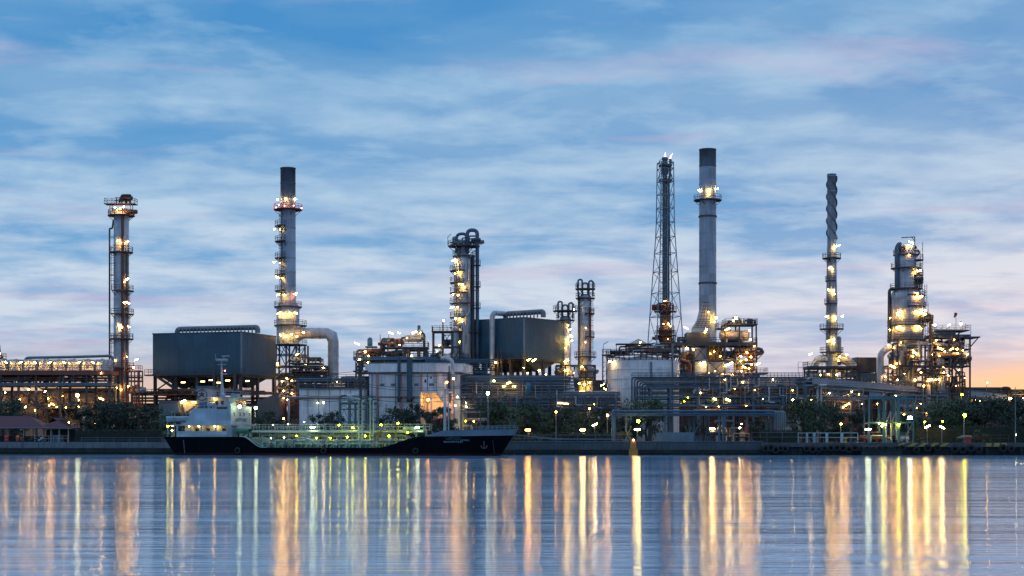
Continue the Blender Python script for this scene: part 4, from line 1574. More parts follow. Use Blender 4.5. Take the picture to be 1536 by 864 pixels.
b = MB().box(T.x(74), T.x(131), 3.2, 4, 0, T.z(606) - .6)
T.part('cladding_wall', b, 'cream')

# --- tip of a tower at the frame edge
T = Thing('reactor_tower', 'small lit tower top rising at the far edge behind the fan coolers', 'tower', -3, 380)
column_shell(T, 0, 0, [(1.1, 0), (1.1, T.z(535)), (.7, T.z(530)), (.5, T.z(518)), (0, T.z(516))], 'rust')
ring_platform(T, 0, 0, T.z(538), 1.1, 2.0)
lamps(T, [(2, 531, 'bulb', 'pale', 1.0), (0, 541, 'bulb', 'pale', .9), (2, 548, 'bulb', 'warm', .7)], -1.4)


# --- B. tall distillation column
T = Thing('distillation_column', 'slim tall silver distillation column with rusty platforms beside the fan coolers', 'column', 182, 372)
r0 = 11.2 * T.s
zt_ = T.z(324)
column_shell(T, 0, 0, [(r0, 0), (r0, zt_), (r0 * .75, zt_ + .9), (r0 * .35, zt_ + 1.4), (0, zt_ + 1.5)], 'silver', [i * 2.1 + 8 for i in range(20)])
for py, a0, a1, ro in [(323, 0, 2 * PI, 20), (378, 0, 2 * PI, 17.5), (436, -2.2, .6, 18.5), (471, -2.3, .6, 18.5), (508, 0, 2 * PI, 18), (552, 0, 2 * PI, 19)]:
    ring_platform(T, 0, 0, T.z(py), r0, ro * T.s, a0, a1, 'rust', 'rust')
b = MB()
steps_z = T.z(306)
T.part('top_frame', MB().beam((-2.4, -1, zt_), (-2.4, -1, steps_z), .14).beam((2.4, -1, zt_), (2.4, -1, steps_z), .14).beam((-2.4, 1, zt_), (-2.4, 1, steps_z), .14).beam((2.4, 1, zt_), (2.4, 1, steps_z), .14), 'rust')
deck(T, -3.7, 3.5, -1.4, 1.4, steps_z, 'rust', 'rust', t=.15)
clutter(T, -2.2, 2.2, -.8, .8, steps_z, steps_z + 2.2, 9, 111, ['steel', 'rust', 'redsteel'], .3)
clutter(T, -2.2, 2.2, -1, 1, zt_, steps_z - .3, 8, 112, ['silver', 'rust', 'silver'], .3)
pipe_part(T, [(r0 * .45, -r0 * 1.15, T.z(325)), (r0 * .45, -r0 * 1.15, 3)], .34, 'redsteel')
pipe_part(T, [(r0 * .95, -r0 * .75, T.z(380)), (r0 * .95, -r0 * .75, 3)], .16, 'rust')
pipe_part(T, [(-r0, -.4, T.z(330)), (-r0 * 1.15, -.4, T.z(343)), (T.x(165), -.4, T.z(343)), (T.x(165), -.4, T.z(560)), (T.x(150), -.4, T.z(562))], .2, 'steel', .4)
for py in (356, 413, 470, 515):
    T.part('pipe_bracket', MB().beam((T.x(165), -.4, T.z(py)), (-r0, -.4, T.z(py)), .14), 'steel')
for za, zb, xx in ((471, 380, 1.05), (508, 436, 1.25), (552, 508, -1.0), (436, 378, -1.0)):
    ladder(T, r0 * xx * .95, -r0 * .9, T.z(za), T.z(zb) + 1, 'rust')
# lower side platforms
for py, a, c in ((556, 195, 212), (571, 194, 213)):
    deck(T, T.x(a), T.x(c), -2.2, 1.5, T.z(py), 'rust', 'redsteel')
b = MB()
for px in (195, 205, 212):
    for yy in (-2, 1.3):
        b.beam((T.x(px), yy, 0), (T.x(px), yy, T.z(556)), .25)
for py in (566, 590, 615):
    for yy in (-2, 1.3):
        b.beam((T.x(195), yy, T.z(py)), (T.x(212), yy, T.z(py)), .2)
    b.beam((T.x(195), -2, T.z(py)), (T.x(195), 1.3, T.z(py)), .2)
    b.beam((T.x(212), -2, T.z(py)), (T.x(212), 1.3, T.z(py)), .2)
T.part('steel_frame', b, 'redsteel')
clutter(T, T.x(195), T.x(210), -1.5, 1.2, T.z(590), T.z(572), 8, 113, ['redsteel', 'rust', 'silver'], .5)
clutter(T, T.x(172), T.x(212), -3, 1.2, 0.1, T.z(600), 16, 114, ['redsteel', 'rust', 'silver'], .5)
lamps(T, [(175, 313, 'bulb', 'warm', .9), (184, 315, 'bulb', 'sod', 1.1, -2.4), (189, 312, 'bulb', 'sod', .9, -2.2), (180, 317, 'bulb', 'sod', .7, -2.5),
          (181, 363, 'bulb', 'warm', 1.0, -2.5), (185, 366, 'bulb', 'warm', .8, -2.6), (193, 364, 'tube', 'warm', .8),
          (193, 420, 'tube', 'pale', .9), (190, 424, 'bulb', 'warm', .6, -2.1), (194, 455, 'tube', 'pale', .9), (189, 455, 'bulb', 'warm', .6, -2.2),
          (183, 490, 'bulb', 'pale', 1.2, -2.5), (187, 492, 'bulb', 'warm', .9, -2.6), (196, 491, 'tube', 'warm', .7),
          (194, 536, 'bulb', 'warm', .7, -2.2), (207, 540, 'tube', 'pale', .9), (204, 552, 'bulb', 'sod', 1.1, -2.4), (175, 541, 'bulb', 'warm', .5),
          (180, 582, 'bulb', 'warm', 1.0, -2.6), (186, 585, 'bulb', 'warm', .8, -2.6), (196, 580, 'bulb', 'warm', 1.0, -2.4), (177, 598, 'bulb', 'warm', .6, -3), (196, 615, 'bulb', 'warm', 1.0, -3), (198, 607, 'bulb', 'sod', .7, -3)], -1.6)

# low pipe run between column and boiler
T = Thing('pipe_rack', 'low pipe rack running between the slim column and the dark boiler house', 'pipe rack', 222, 378)
for i, py in enumerate((588, 592, 597, 601, 606)):
    pipe_part(T, [(T.x(198), i * .6, T.z(py)), (T.x(262), i * .6, T.z(py))], .26, ['silver', 'rust', 'grey', 'redsteel', 'steel'][i])
steel_frame(T, [T.x(p) for p in (200, 214, 232, 258)], [-.5, 3], [T.z(608), T.z(589)], 'steel', .3, False)
clutter(T, T.x(200), T.x(258), -.4, 2, 0, T.z(610), 14, 121, None, .3)
lamps(T, [(212, 612, 'bulb', 'warm', .6), (236, 604, 'bulb', 'warm', .5)], -1)


# --- boiler houses (box on legs, steam drum manifold on the roof)
def boiler(name_label, px_c, D, py_top, py_bot, theta, a, bb, man0, man1, seed, ym=3.0):
    T = Thing('boiler_house', name_label, 'boiler', px_c, D, rz=-theta)
    zt, zb = T.z(py_top), T.z(py_bot)
    # local axes: the long face runs towards -x, the short face towards +y
    c = MB()
    c.box(-a, 0, 0, bb, zb, zt)
    c.box(-a - .12, .12, -.12, bb + .12, zt, zt + .25)
    c.box(-a - .1, .1, -.1, bb + .1, zb - .3, zb)
    n = int(a / .9)
    for i in range(n):
        x = -a + .3 + i * .9
        c.box(x, x + .28, -.025, 0, zb + .02, zt - .02)
    n = int(bb / .9)
    for i in range(n):
        y = .3 + i * .9
        c.box(0, .025, y, y + .28, zb + .02, zt - .02)
    body = T.part('casing_cladding', c, 'boiler')
    # flashing on the corner
    T.part('corner_trim', MB().box(-.22, .1, -.1, .22, zb, zt), 'shipgrey', body)
    # legs and under-structure
    xs = grid(-a + .4, -.4, 5)
    ys = grid(.4, bb - .4, 3)
    steel_frame(T, xs, ys, [T.z(606), T.z(585), zb - .3], 'steel', .62, True, skip=(1, 4))
    h = MB()
    for i in range(4):
        x0, x1 = xs[i] + .5, xs[i + 1] - .5
        xm = (x0 + x1) / 2
        vs = [(x0, .8, zb - .3), (x1, .8, zb - .3), (x1, bb - .8, zb - .3), (x0, bb - .8, zb - .3), (xm - .6, bb / 2 - .6, zb - 3.2), (xm + .6, bb / 2 - .6, zb - 3.2), (xm + .6, bb / 2 + .6, zb - 3.2), (xm - .6, bb / 2 + .6, zb - 3.2)]
        T.part('ash_hopper', MB().add(vs, [(0, 1, 5, 4), (1, 2, 6, 5), (2, 3, 7, 6), (3, 0, 4, 7), (4, 5, 6, 7)]), 'stackdark')
    deck(T, -a - 1.4, .8, -1.5, .3, zb - .2, 'steel', 'steel')
    deck(T, -a - 1.0, .8, -1.0, bb * .4, T.z(590), 'redsteel', 'rust')
    stairs(T, (-a + 1.5, -1.6, zb - .3), (-a + 9, -1.6, T.z(590)), 'steel')
    clutter(T, -a + 1, -.5, .2, bb - 1, T.z(590), zb - 3.4, 26, seed, ['steel', 'rust', 'redsteel', 'silver', 'grey'], .3, .12, .4)
    clutter(T, -a + 1, -.5, -.5, bb - 1, T.z(612), T.z(592), 24, seed + 1, ['steel', 'rust', 'redsteel', 'grey'], .3, .12, .4)
    clutter(T, -a + 1, -.5, -1, bb - 1, .1, T.z(615), 20, seed + 2, ['steel', 'rust', 'grey', 'cream'], .5, .12, .4)
    # roof manifold
    x0, x1 = man0, man1
    zm = zt + 1.6
    pipe_part(T, [(x0, ym, zt), (x0, ym, zm), (x1, ym, zm), (x1, ym, zt + .3)], .62, 'grey', 1.3, 12, 'manifold_pipe')
    k = int((x1 - x0) / .95)
    for i in range(1, k):
        x = x0 + (x1 - x0) * i / k
        pipe_part(T, [(x, ym, zm), (x, ym - .9, zm), (x, ym - .9, zt + .2)], .18, 'grey', .3, 6, 'riser')
    return T, zt, zb


T, zt, zb = boiler('dark teal boiler house box on legs behind the tanker deckhouse', 362, 368, 498.5, 559, R(18), 23.1, 17.7, -20.6, .6, 131, 7.0)
lamps(T, [(270, 573, 'flat', 'dim', 1.3), (303, 572, 'flat', 'dim', 1.3), (317, 570, 'flat', 'dim', 1.2), (345, 571, 'flat', 'dim', 1.4), (378, 572, 'flat', 'dim', 1.2), (330, 574, 'flat', 'dim', 1.2)], -1.7)
b = MB()
for px in (323, 358):
    b.sweep([(T.x(px), -2.0, 1), (T.x(px), -2.0, T.z(556))], .3, 8)
T.part('vent_pipe', b, 'steel')

T, zt, zb = boiler('second dark teal boiler house near the middle with a thick pipe down its face', 786, 372, 477, 535, R(38), 16.0, 16.0, -8.6, 2.6, 141, 4.0)
pipe_part(T, [(-8.6, -1.1, 5), (-8.6, -1.1, zt + 1.6), (-8.6, 3.6, zt + 1.6)], .62, 'silver', 1.5, 14, 'downcomer_pipe')
lamps(T, [(745, 543, 'bulb', 'warm', 1.2, -2.6), (742, 548, 'bulb', 'warm', .7, -2.6), (742, 571, 'bulb', 'pale', .8, -3)], -2)
for (px, py, c, s_) in [(800, 540, 'warm', 1.1), (808, 541, 'warm', 1.2), (816, 556, 'warm', 1.3), (798, 560, 'warm', .6), (826, 562, 'warm', .6), (792, 552, 'sod', .6)]:
    lamp(T, T.x(px) * .8, T.x(px) * .55 - 1.6, T.z(py), 'tube' if py < 545 else 'bulb', c, s_)
b = MB()
for x_, y_ in ((-6.2, -1.8), (-5.2, -1.8)):
    b.sweep([(x_, y_, 3), (x_, y_, zb + 2)], .22, 8)
T.part('vent_pipe', b, 'steel')

# front-left panel of the second boiler
T = Thing('duct_house', 'narrow dark cladded duct house joined to the second boiler flank', 'duct house', 722, 383)
b = MB()
b.box(T.x(705), T.x(744), 0, 6, T.z(534), T.z(481))
for i in range(9):
    x = T.x(706) + i * .68
    b.box(x, x + .2, -.06, 0, T.z(533), T.z(482))
T.part('casing_cladding', b, 'boiler')
steel_frame(T, [T.x(706), T.x(724), T.x(742)], [.5, 5.5], [T.z(590), T.z(560), T.z(535)], 'steel', .5)
clutter(T, T.x(706), T.x(742), -.5, 4, .1, T.z(560), 16, 151, None, .4)

# --- grey annexes by the first boiler
T = Thing('annex_shed', 'plain grey concrete annex under the first boiler behind the tanker stern', 'shed', 252, 352)
b = MB().box(T.x(238), T.x(268), 0, 6, 0, T.z(603))
b.box(T.x(237), T.x(269), -.2, 6.2, T.z(603), T.z(603) + .2)
T.part('wall', b, 'grey')
T = Thing('work_shed', 'beige lit shed with a slanting dark brace behind the tanker funnel', 'shed', 284, 352)
T.part('wall', MB().box(T.x(269), T.x(299), 1.0, 6, 0, T.z(602)), 'cream')
T.part('roof', MB().box(T.x(267), T.x(300), .4, 6.4, T.z(602), T.z(602) + .25), 'grey')
T.part('brace', MB().beam((T.x(276), .6, T.z(622)), (T.x(300), .6, T.z(603)), .3).beam((T.x(276), .6, T.z(622)), (T.x(272), .6, T.z(606)), .3), 'steel')
lamp(T, T.x(275), -.2, T.z(602), 'tube', 'pale', 1.2)
lamp(T, T.x(290), .3, T.z(603), 'flat', 'warm', .8)
T = Thing('brown_shed', 'dull brown gabled shed between the deckhouse and the low white building', 'shed', 402, 354)
b = MB()
x0, x1 = T.x(386), T.x(419)
b.prism([(x0, 0), (x1, 0), (x1, 7), (x0, 7)], 0, T.z(603))
b.add([(x0, 0, T.z(603)), (x1, 0, T.z(603)), (x1, 7, T.z(603)), (x0, 7, T.z(603)), (x0, 0, T.z(601)), (x1, 0, T.z(589)), (x1, 7, T.z(589)), (x0, 7, T.z(601))], [(0, 1, 5, 4), (1, 2, 6, 5), (2, 3, 7, 6), (3, 0, 4, 7), (4, 5, 6, 7)])
T.part('wall', b, 'brownpanel')
T = Thing('process_module', 'dark red steel process frame beside the brown shed under the tall red-lamp stack', 'process frame', 434, 362)
steel_frame(T, [T.x(p) for p in (420, 434, 448)], [-1.5, 2], [T.z(622), T.z(604), T.z(590)], 'redsteel', .3)
T.part('column', MB().beam((T.x(435), -2, 0), (T.x(435), -2, T.z(598)), .5), 'white')
clutter(T, T.x(421), T.x(447), -1, 1.5, 0, T.z(595), 22, 155, ['redsteel', 'steel', 'rust'], .4)
lamps(T, [(440, 591, 'bulb', 'warm', .9), (426, 597, 'tube', 'warm', .7), (433, 600, 'bulb', 'warm', .6)], -2)

# --- E. stack with red lamps
T = Thing('chimney_stack', 'tall grey stack with a red-lamp gallery and little side landings', 'stack', 432, 392)
r0 = 11.3 * T.s
zs = T.z(252)
column_shell(T, 0, 0, [(17 * T.s, T.z(517)), (17 * T.s, T.z(462)), (r0 * 1.05, T.z(452)), (r0, T.z(298))], 'stackgrey', [T.z(p) for p in (325, 342, 364, 387, 408, 428, 445, 480)])
column_shell(T, 0, 0, [(r0, T.z(298)), (r0, zs - .2), (r0 * 1.05, zs - .2), (r0 * 1.05, zs), (r0 * .9, zs), (r0 * .9, zs - 3)], 'stackdark', [T.z(275)], name='stack_top')
ring_platform(T, 0, 0, T.z(314), r0, 21.5 * T.s, mat='redsteel', rail='red')
ring_platform(T, 0, 0, T.z(460), r0, 21 * T.s, mat='steel', rail='redsteel')
ring_platform(T, .6, 0, T.z(488), 17 * T.s, 24.5 * T.s, mat='steel', rail='steel')
ring_platform(T, .6, 0, T.z(517), 8 * T.s, 25 * T.s, mat='steel', rail='rust')
for py in (339, 362, 387, 412, 436):
    ring_platform(T, 0, 0, T.z(py), r0, 19.5 * T.s, PI * .85, PI * 1.45)
for pa, pb in ((460, 436), (436, 412), (412, 387), (387, 362), (362, 339), (339, 314)):
    ladder(T, -r0 * .88, -r0 * .85, T.z(pa), T.z(pb) + .8)
lamps(T, [(431, 301, 'bulb', 'warm', 1.2, -2.9), (417, 300, 'bulb', 'pale', 1.0, -.8), (444, 299, 'bulb', 'pale', 1.0, -.8),
          (421, 310, 'bulb', 'red', 1.0, -2.9), (430, 312, 'bulb', 'red', .8, -3.5), (443, 311, 'bulb', 'red', .9, -2.9), (453, 313, 'bulb', 'red', 1.0, -.9), (415, 312, 'bulb', 'red', .8, -1),
          (413, 345, 'bulb', 'pale', .9, -1.4), (422, 346, 'bulb', 'warm', .6, -2.3), (413, 394, 'tube', 'warm', .7, -1.4), (422, 396, 'bulb', 'warm', .7, -2.4), (418, 417, 'tube', 'warm', 1.0, -2.0), (426, 419, 'bulb', 'warm', .8, -2.6),
          (419, 443, 'tube', 'warm', .9, -2.2), (429, 444, 'bulb', 'warm', 1.2, -2.9), (444, 443, 'tube', 'red', .9, -2.0), (446, 441, 'bulb', 'warm', .8, -1.6),
          (421, 471, 'tube', 'warm', 1.0, -2.8), (428, 473, 'bulb', 'warm', 1.2, -3.5), (438, 472, 'bulb', 'warm', 1.2, -3.5), (446, 471, 'tube', 'warm', .9, -3),
          (424, 504, 'bulb', 'warm', 1.2, -3.7), (432, 506, 'bulb', 'warm', 1.2, -3.8), (440, 503, 'bulb', 'warm', 1.0, -3.6), (448, 506, 'bulb', 'warm', .9, -3.2), (458, 500, 'bulb', 'warm', 1.1, -3.4)])
# exhaust duct to the east
dx0, dx1 = T.x(452), T.x(500)
zc = T.z(500)
b = MB()
b.sweep([(T.x(444), 0, zc), (T.x(456), 0, zc)], [2.2, 1.35], 18)
b.sweep([(T.x(456), 0, zc), (T.x(491), 0, zc), (T.x(497.5), 0, zc - .6), (T.x(500), 0, T.z(513)), (T.x(500), 0, T.z(575))], [1.32, 1.32, 1.5, 1.32, 1.32], 18)
for px in (468, 480):
    b.lathe([(1.32, -.1), (1.42, -.1), (1.42, .1), (1.32, .1)], (T.x(px), 0, zc), 18, axis='x', smooth=False)
for py in (520, 533, 546, 560):
    b.lathe([(1.32, -.1), (1.42, -.1), (1.42, .1), (1.32, .1)], (T.x(500), 0, T.z(py)), 18, smooth=False)
T.part('exhaust_duct', b, 'silver')
# base structure
steel_frame(T, [T.x(p) for p in (416, 432, 448, 470, 491)], [-3.5, 3], [T.z(590), T.z(566), T.z(549)], 'steel', .4)
b = MB()
for px in (417, 432, 447, 460):
    for yy in (-3.2, 2.5):
        b.beam((T.x(px), yy, T.z(549)), (T.x(px), yy, T.z(518)), .4)
for s_ in (0, 1, 2):
    px = (417, 432, 447)[s_]
    b.beam((T.x(px), -3.2, T.z(549)), (T.x(px + 14), -3.2, T.z(519)), .2)
    b.beam((T.x(px + 14), -3.2, T.z(549)), (T.x(px), -3.2, T.z(519)), .2)
for yy in (-3.2, 2.5):
    b.beam((T.x(417), yy, T.z(533)), (T.x(460), yy, T.z(533)), .25)
b.beam((T.x(417), -3.2, T.z(533)), (T.x(417), 2.5, T.z(533)), .25)
b.beam((T.x(460), -3.2, T.z(533)), (T.x(460), 2.5, T.z(533)), .25)
T.part('stack_frame', b, 'steel')
deck(T, T.x(437), T.x(484), -4, 3, T.z(545), 'steel', 'yellow')
deck(T, T.x(438), T.x(493), -4, 3, T.z(557), 'redsteel', 'grey')
deck(T, T.x(414), T.x(493), -4, 3, T.z(568), 'steel', 'steel')
clutter(T, T.x(438), T.x(490), -3, 2, T.z(557), T.z(548), 12, 161, None, .35)
clutter(T, T.x(438), T.x(482), -3, 2, T.z(544), T.z(534), 9, 162, None, .4)
clutter(T, T.x(416), T.x(490), -3, 2, T.z(568), T.z(559), 16, 163, None, .35)
clutter(T, T.x(416), T.x(490), -3, 2, T.z(590), T.z(570), 22, 164, None, .35)
lamps(T, [(420, 547, 'bulb', 'warm', 1.4), (449, 533, 'tube', 'warm', .9), (410, 568, 'tube', 'pale', 1.1), (434, 569, 'bulb', 'warm', .9), (427, 573, 'bulb', 'warm', .9), (441, 572, 'bulb', 'warm', .6), (429, 587, 'bulb', 'sod', 1.0), (440, 591, 'bulb', 'warm', .8), (488, 553, 'bulb', 'pale', .7), (506, 573, 'bulb', 'warm', .6), (462, 548, 'bulb', 'warm', .4)], -4.2)

# --- roof-level pipe run between stack base and white building
T = Thing('pipe_rack', 'dark pipe rack with arched pipes above the low white building roof', 'pipe rack', 500, 366)
for i, (py, c) in enumerate([(569, 'bluesteel'), (573, 'steel'), (577, 'grey'), (581, 'steel')]):
    pipe_part(T, [(T.x(447), i * .5, T.z(py)), (T.x(548), i * .5, T.z(py))], .28, c)
for i, px in enumerate((492, 512, 519, 526, 536)):
    pipe_part(T, [(T.x(px), -.5, T.z(590)), (T.x(px), -.5, T.z(566)), (T.x(px + 7), -.5, T.z(566)), (T.x(px + 7), -.5, T.z(590))], .2, 'grey', .5)
steel_frame(T, [T.x(p) for p in (448, 473, 498, 523, 548)], [-.8, 2.4], [T.z(584), T.z(570)], 'bluesteel', .35, False)
b = MB()
rail_line(b, [(T.x(449), -1, T.z(569)), (T.x(548), -1, T.z(569))], 1.1, 2)
T.part('railing', b, 'steel')
lamps(T, [(506, 573, 'bulb', 'warm', .6)], -1)

# --- F. low white building
T = Thing('white_building', 'low plain white flat roofed building behind the tanker mid deck', 'building', 497, 350)
zt = T.z(584)
T.part('wall', MB().box(T.x(449), T.x(545), 0, 9, 0, zt), 'white')
T.part('roof', MB().box(T.x(448), T.x(546), -.25, 9.2, zt, zt + .3), 'grey')
b = MB()
for px in (462, 478, 494, 510, 526):
    b.box(T.x(px) - .06, T.x(px) + .06, -.05, 0, .1, zt - .02)
b.box(T.x(449), T.x(545), -.08, 0.0, T.z(599), T.z(597))
T.part('panel_trim', b, 'grey')
T.part('door', MB().box(T.x(437), T.x(449) - .02, -.2, .6, 0, T.z(628)), 'rust')
pipe_part(T, [(T.x(418), -.5, T.z(596)), (T.x(548), -.5, T.z(594))], .16, 'cream')
lamp(T, T.x(477), -.8, T.z(604), 'bulb', 'cool', .5)

# --- G. large white building
T = Thing('process_building', 'large white building with overhanging parapet and an orange lit loading bay', 'building', 633, 352, rz=R(-8))
a = 11.9
c_ = 9.0
zt = T.z(545)
zp = T.z(558)
b = MB()
b.prism([(-a, .3), (0, .3), (3.2, .3), (8.0, 2.6), (8.0, 14), (-a, 14)], 0, zp)
b.prism([(-a - .7, -.8), (3.6, -.8), (8.9, 1.9), (8.9, 14.4), (-a - .7, 14.4)], zp, zt)
wall = T.part('wall', b, 'white')
b = MB()
for x in (-a + 1.8, -4.8, -.15):
    b.box(x - .22, x + .22, -.05, .3, 0, zp - .01)
b.box(-a, -.4, .12, .3, T.z(596), T.z(594))
T.part('pilaster_trim', b, 'pinktrim', wall)
b = MB()
b.prism([(-a - .75, -.85), (3.65, -.85), (8.95, 1.85), (8.95, 14.4), (-a - .75, 14.4)], zt, zt + .15)
b.prism([(-a - .2, .1), (3.25, .1), (8.15, 2.5), (8.15, 14.1), (-a - .2, 14.1)], zp - .35, zp - .002)  # dark band painted in for the shade under the overhang
T.part('parapet_trim_shade_band', b, 'shipgrey', wall)
for x in (-9.0, -6.5, -1.3):
    T.part('wall_vent', MB().box(x - .5, x + .5, .22, .29, T.z(579), T.z(575)), 'grey', wall)
for x in (-a + .6, -6.0, 1.2):
    T.part('rain_pipe', MB().sweep([(x, .15, .2), (x, .15, zp - .4)], .09, 6), 'grey', wall)
for x, r in ((-4.95, .33), (-2.55, .62)):
    pipe_part(T, [(x, -1.1, T.z(600)), (x, -1.1, T.z(536))], r, 'boiler', None, 14, 'vent_duct')
    b = MB()
    b.lathe([(r * .6, -1.0), (r * 1.1, -.7), (r * 1.1, 0), (r, .1)], (x, -1.1, T.z(597)), 12)
    b.box(x - r * 1.3, x + r * 1.3, -1.6, 0.25, T.z(598), T.z(595))
    T.part('fan_box', b, 'steel')
# window patch and ladder on the east part
T.part('window', MB().box(.5, .9, .22, .29, T.z(574), T.z(569)), 'glass')
T.part('window', MB().box(1.8, 2.1, .22, .29, T.z(568), T.z(565)), 'glass')
T.part('door', MB().box(1.5, 2.6, .22, .29, T.z(579), T.z(575)), 'shipgrey')
ladder(T, 3.0, .0, T.z(588), T.z(546), 'steel')
# loading bay canopy with orange light
zb_ = T.z(590)
b = MB()
b.prism([(0.1, -3.6), (4.2, -3.6), (7.4, -1.0), (7.4, .2), (3.3, .2), (0.1, .2)], zb_, zb_ + .35)
b.box(.1, .4, -3.5, .2, 0, zb_)
b.box(2.6, 2.9, -3.5, -3.2, 0, zb_)
b.beam((4.3, -3.4, zb_), (7.2, -1.2, T.z(618)), .5, 1.0)
T.part('loading_bay', b, 'white')
T.part('ramp_panel', MB().beam((2.0, -4.2, T.z(636)), (6.5, -3.8, T.z(628)), .3, 1.0), 'redsteel')
lamp(T, 1.8, -2.2, T.z(600), 'bulb', 'sod', 1.5)
lamp(T, 5.2, -1.6, T.z(602), 'bulb', 'sod', 1.4)
lamp(T, .9, -2.6, T.z(620), 'bulb', 'sod', .6)
lamp(T, 5.9, -4.2, T.z(619), 'bulb', 'sod', 1.3)
lamp(T, 7.6, -3.0, T.z(569), 'bulb', 'sod', 1.1)
lamp(T, 8.4, -3.0, T.z(596), 'bulb', 'pale', .8)
lamp(T, 8.1, -3.4, T.z(609), 'bulb', 'sod', .8)
b = MB()
b.sweep([(7.6, -2.6, 0), (7.6, -2.6, T.z(568))], .12, 8)
T.part('lamp_post', b, 'grey')
pipe_part(T, [(6.6, 1.0, 0), (6.6, 1.0, T.z(541)), (5.2, 1.6, T.z(537)), (4.0, 2.5, T.z(537))], .45, 'silver', .9, 12)
pipe_part(T, [(5.9, .6, 4), (5.9, .6, T.z(546)), (5.0, 1.6, T.z(543))], .25, 'steel', .6)
drm = MB().box(8.65, 9.3, 3, 6, T.z(560), T.z(549))
T.part('roof_panel', drm, 'white')

# --- H. process deck behind / above the white building
T = Thing('process_module', 'dense process deck with blue capsule tanks above the large white building', 'process frame', 592, 372)
zA, zB, zC = T.z(536), T.z(521), T.z(558)
steel_frame(T, [T.x(p) for p in (536, 556, 580, 604, 628, 650)], [-3, 4], [T.z(600), zC, zA], 'steel', .4, True)
deck(T, T.x(532), T.x(656), -3.6, 4.4, zA, 'bluesteel', 'steel', t=.8)
b = MB()
for px in (606, 613, 628, 640):
    for yy in (-2.5, 3):
        b.beam((T.x(px), yy, zA), (T.x(px), yy, zB), .5)
for yy in (-2.5, 3):
    b.beam((T.x(606), yy, zB - .6), (T.x(640), yy, zB - .6), .35)
for px in (606, 613, 628, 640):
    b.beam((T.x(px), -2.5, zB - .7), (T.x(px), 3, zB - .7), .3)
b.beam((T.x(606), -2.5, zA), (T.x(613), -2.5, zB), .2)
b.beam((T.x(640), -2.5, zA + 1), (T.x(628), -2.5, zB), .2)
T.part('steel_frame', b, 'steel')
deck(T, T.x(572), T.x(643), -3, 3.5, zB, 'steel', 'steel')
for px, pa, pb, r in ((555.5, 506, 519, .62), (578.5, 509, 518, .72)):
    x = T.x(px)
    b = MB().lathe([(0, T.z(pb) - .1), (r * .8, T.z(pb)), (r, T.z(pb) + .3), (r, T.z(pa) - .7), (r * .75, T.z(pa) - .25), (0, T.z(pa))], (x, -1, 0), 14)
    t_ = T.part('capsule_tank', b, 'bluepaint')
    b = MB()
    for dx in (-.5, .5):
        b.beam((x + dx, -1.4, zA), (x + dx, -1.4, T.z(pb)), .14)
        b.beam((x + dx, -.5, zA), (x + dx, -.5, T.z(pb)), .14)
    T.part('tank_stand', b, 'steel')
deck(T, T.x(549), T.x(566), -2, .5, T.z(520), 'steel', 'steel', False)
clutter(T, T.x(536), T.x(575), -2.6, 2.6, zA, zA + 2.2, 24, 171, ['steel', 'rust', 'redsteel', 'silver'], .35)
clutter(T, T.x(574), T.x(606), -2.6, 2.6, zB, zB + 1.9, 14, 172, ['steel', 'rust', 'redsteel', 'silver'], .35)
clutter(T, T.x(578), T.x(606), -2.6, 2.6, zA, zB - .4, 18, 173, ['grey', 'rust', 'steel'], .45)
clutter(T, T.x(536), T.x(640), -2.8, 2.6, T.z(556), zA - 1, 30, 174, ['grey', 'steel', 'bluesteel'], .35)
b = MB()
b.pipe([(T.x(602), -1, zB), (T.x(602), -1, T.z(507)), (T.x(636), -1, T.z(507)), (T.x(637), -1, zA)], .28, .7, 8)
T.part('pipe', b, 'steel')
drum(T, T.x(608), T.x(632), -.5, T.z(508), .8, 'cream', 'exchanger')
vessel(T, T.x(629), 0, T.z(507), T.z(494), .9, 'silver')
T.part('vent_stub', MB().sweep([(T.x(628.5), 0, T.z(498)), (T.x(628.5), 0, T.z(488))], .35, 10), 'bluesteel')
pipe_part(T, [(T.x(634), -1.5, T.z(500)), (T.x(637), -1.5, T.z(503)), (T.x(637), -1.5, zA)], .3, 'steel')
T.part('valve_box', MB().box(T.x(586), T.x(592), -1.6, -.6, zB + .1, T.z(510)), 'redsteel')
for px in (572, 584.5, 650):
    T.part('lamp_mast', MB().sweep([(T.x(px), -3.2, zA), (T.x(px), -3.2, T.z(503 if px < 600 else 518))], .08, 6), 'steel')
lamps(T, [(538, 517, 'tube', 'pale', 1.2), (550, 529, 'bulb', 'sod', 1.3), (555, 535, 'bulb', 'warm', .7), (588, 501, 'tube', 'pale', 1.2), (600, 501, 'tube', 'pale', .7), (623, 500, 'tube', 'pale', 1.1), (619, 535, 'bulb', 'warm', .9), (601, 519, 'bulb', 'pale', .5), (541, 541, 'bulb', 'pale', .7), (542, 505 + 35, 'bulb', 'warm', .4), (612, 508, 'bulb', 'pale', .4), (632, 501, 'bulb', 'warm', .5), (554, 545, 'bulb', 'warm', .9)], -3.7)
# long dark duct to the centre column
T = Thing('pipe_rack', 'deep dark blue pipe bridge at roof height between white building and second boiler', 'pipe rack', 680, 370)
for i in range(6):
    pipe_part(T, [(T.x(612), i * .55 - 1.5, T.z(540 + i * 3)), (T.x(742), i * .55 - 1.5, T.z(540 + i * 3))], .17, ['boiler', 'bluesteel', 'steel', 'boiler', 'bluesteel', 'steel'][i])
steel_frame(T, [T.x(p) for p in (640, 660, 682, 704, 730)], [-2, 2.2], [T.z(580), T.z(557), T.z(541)], 'boiler', .45, True, skip=(0,))
clutter(T, T.x(640), T.x(735), -1.6, 2, .1, T.z(600), 22, 178, None, .4)
lamps(T, [(693, 618, 'bulb', 'sod', .9), (706, 569, 'bulb', 'warm', .5)], -2.5)

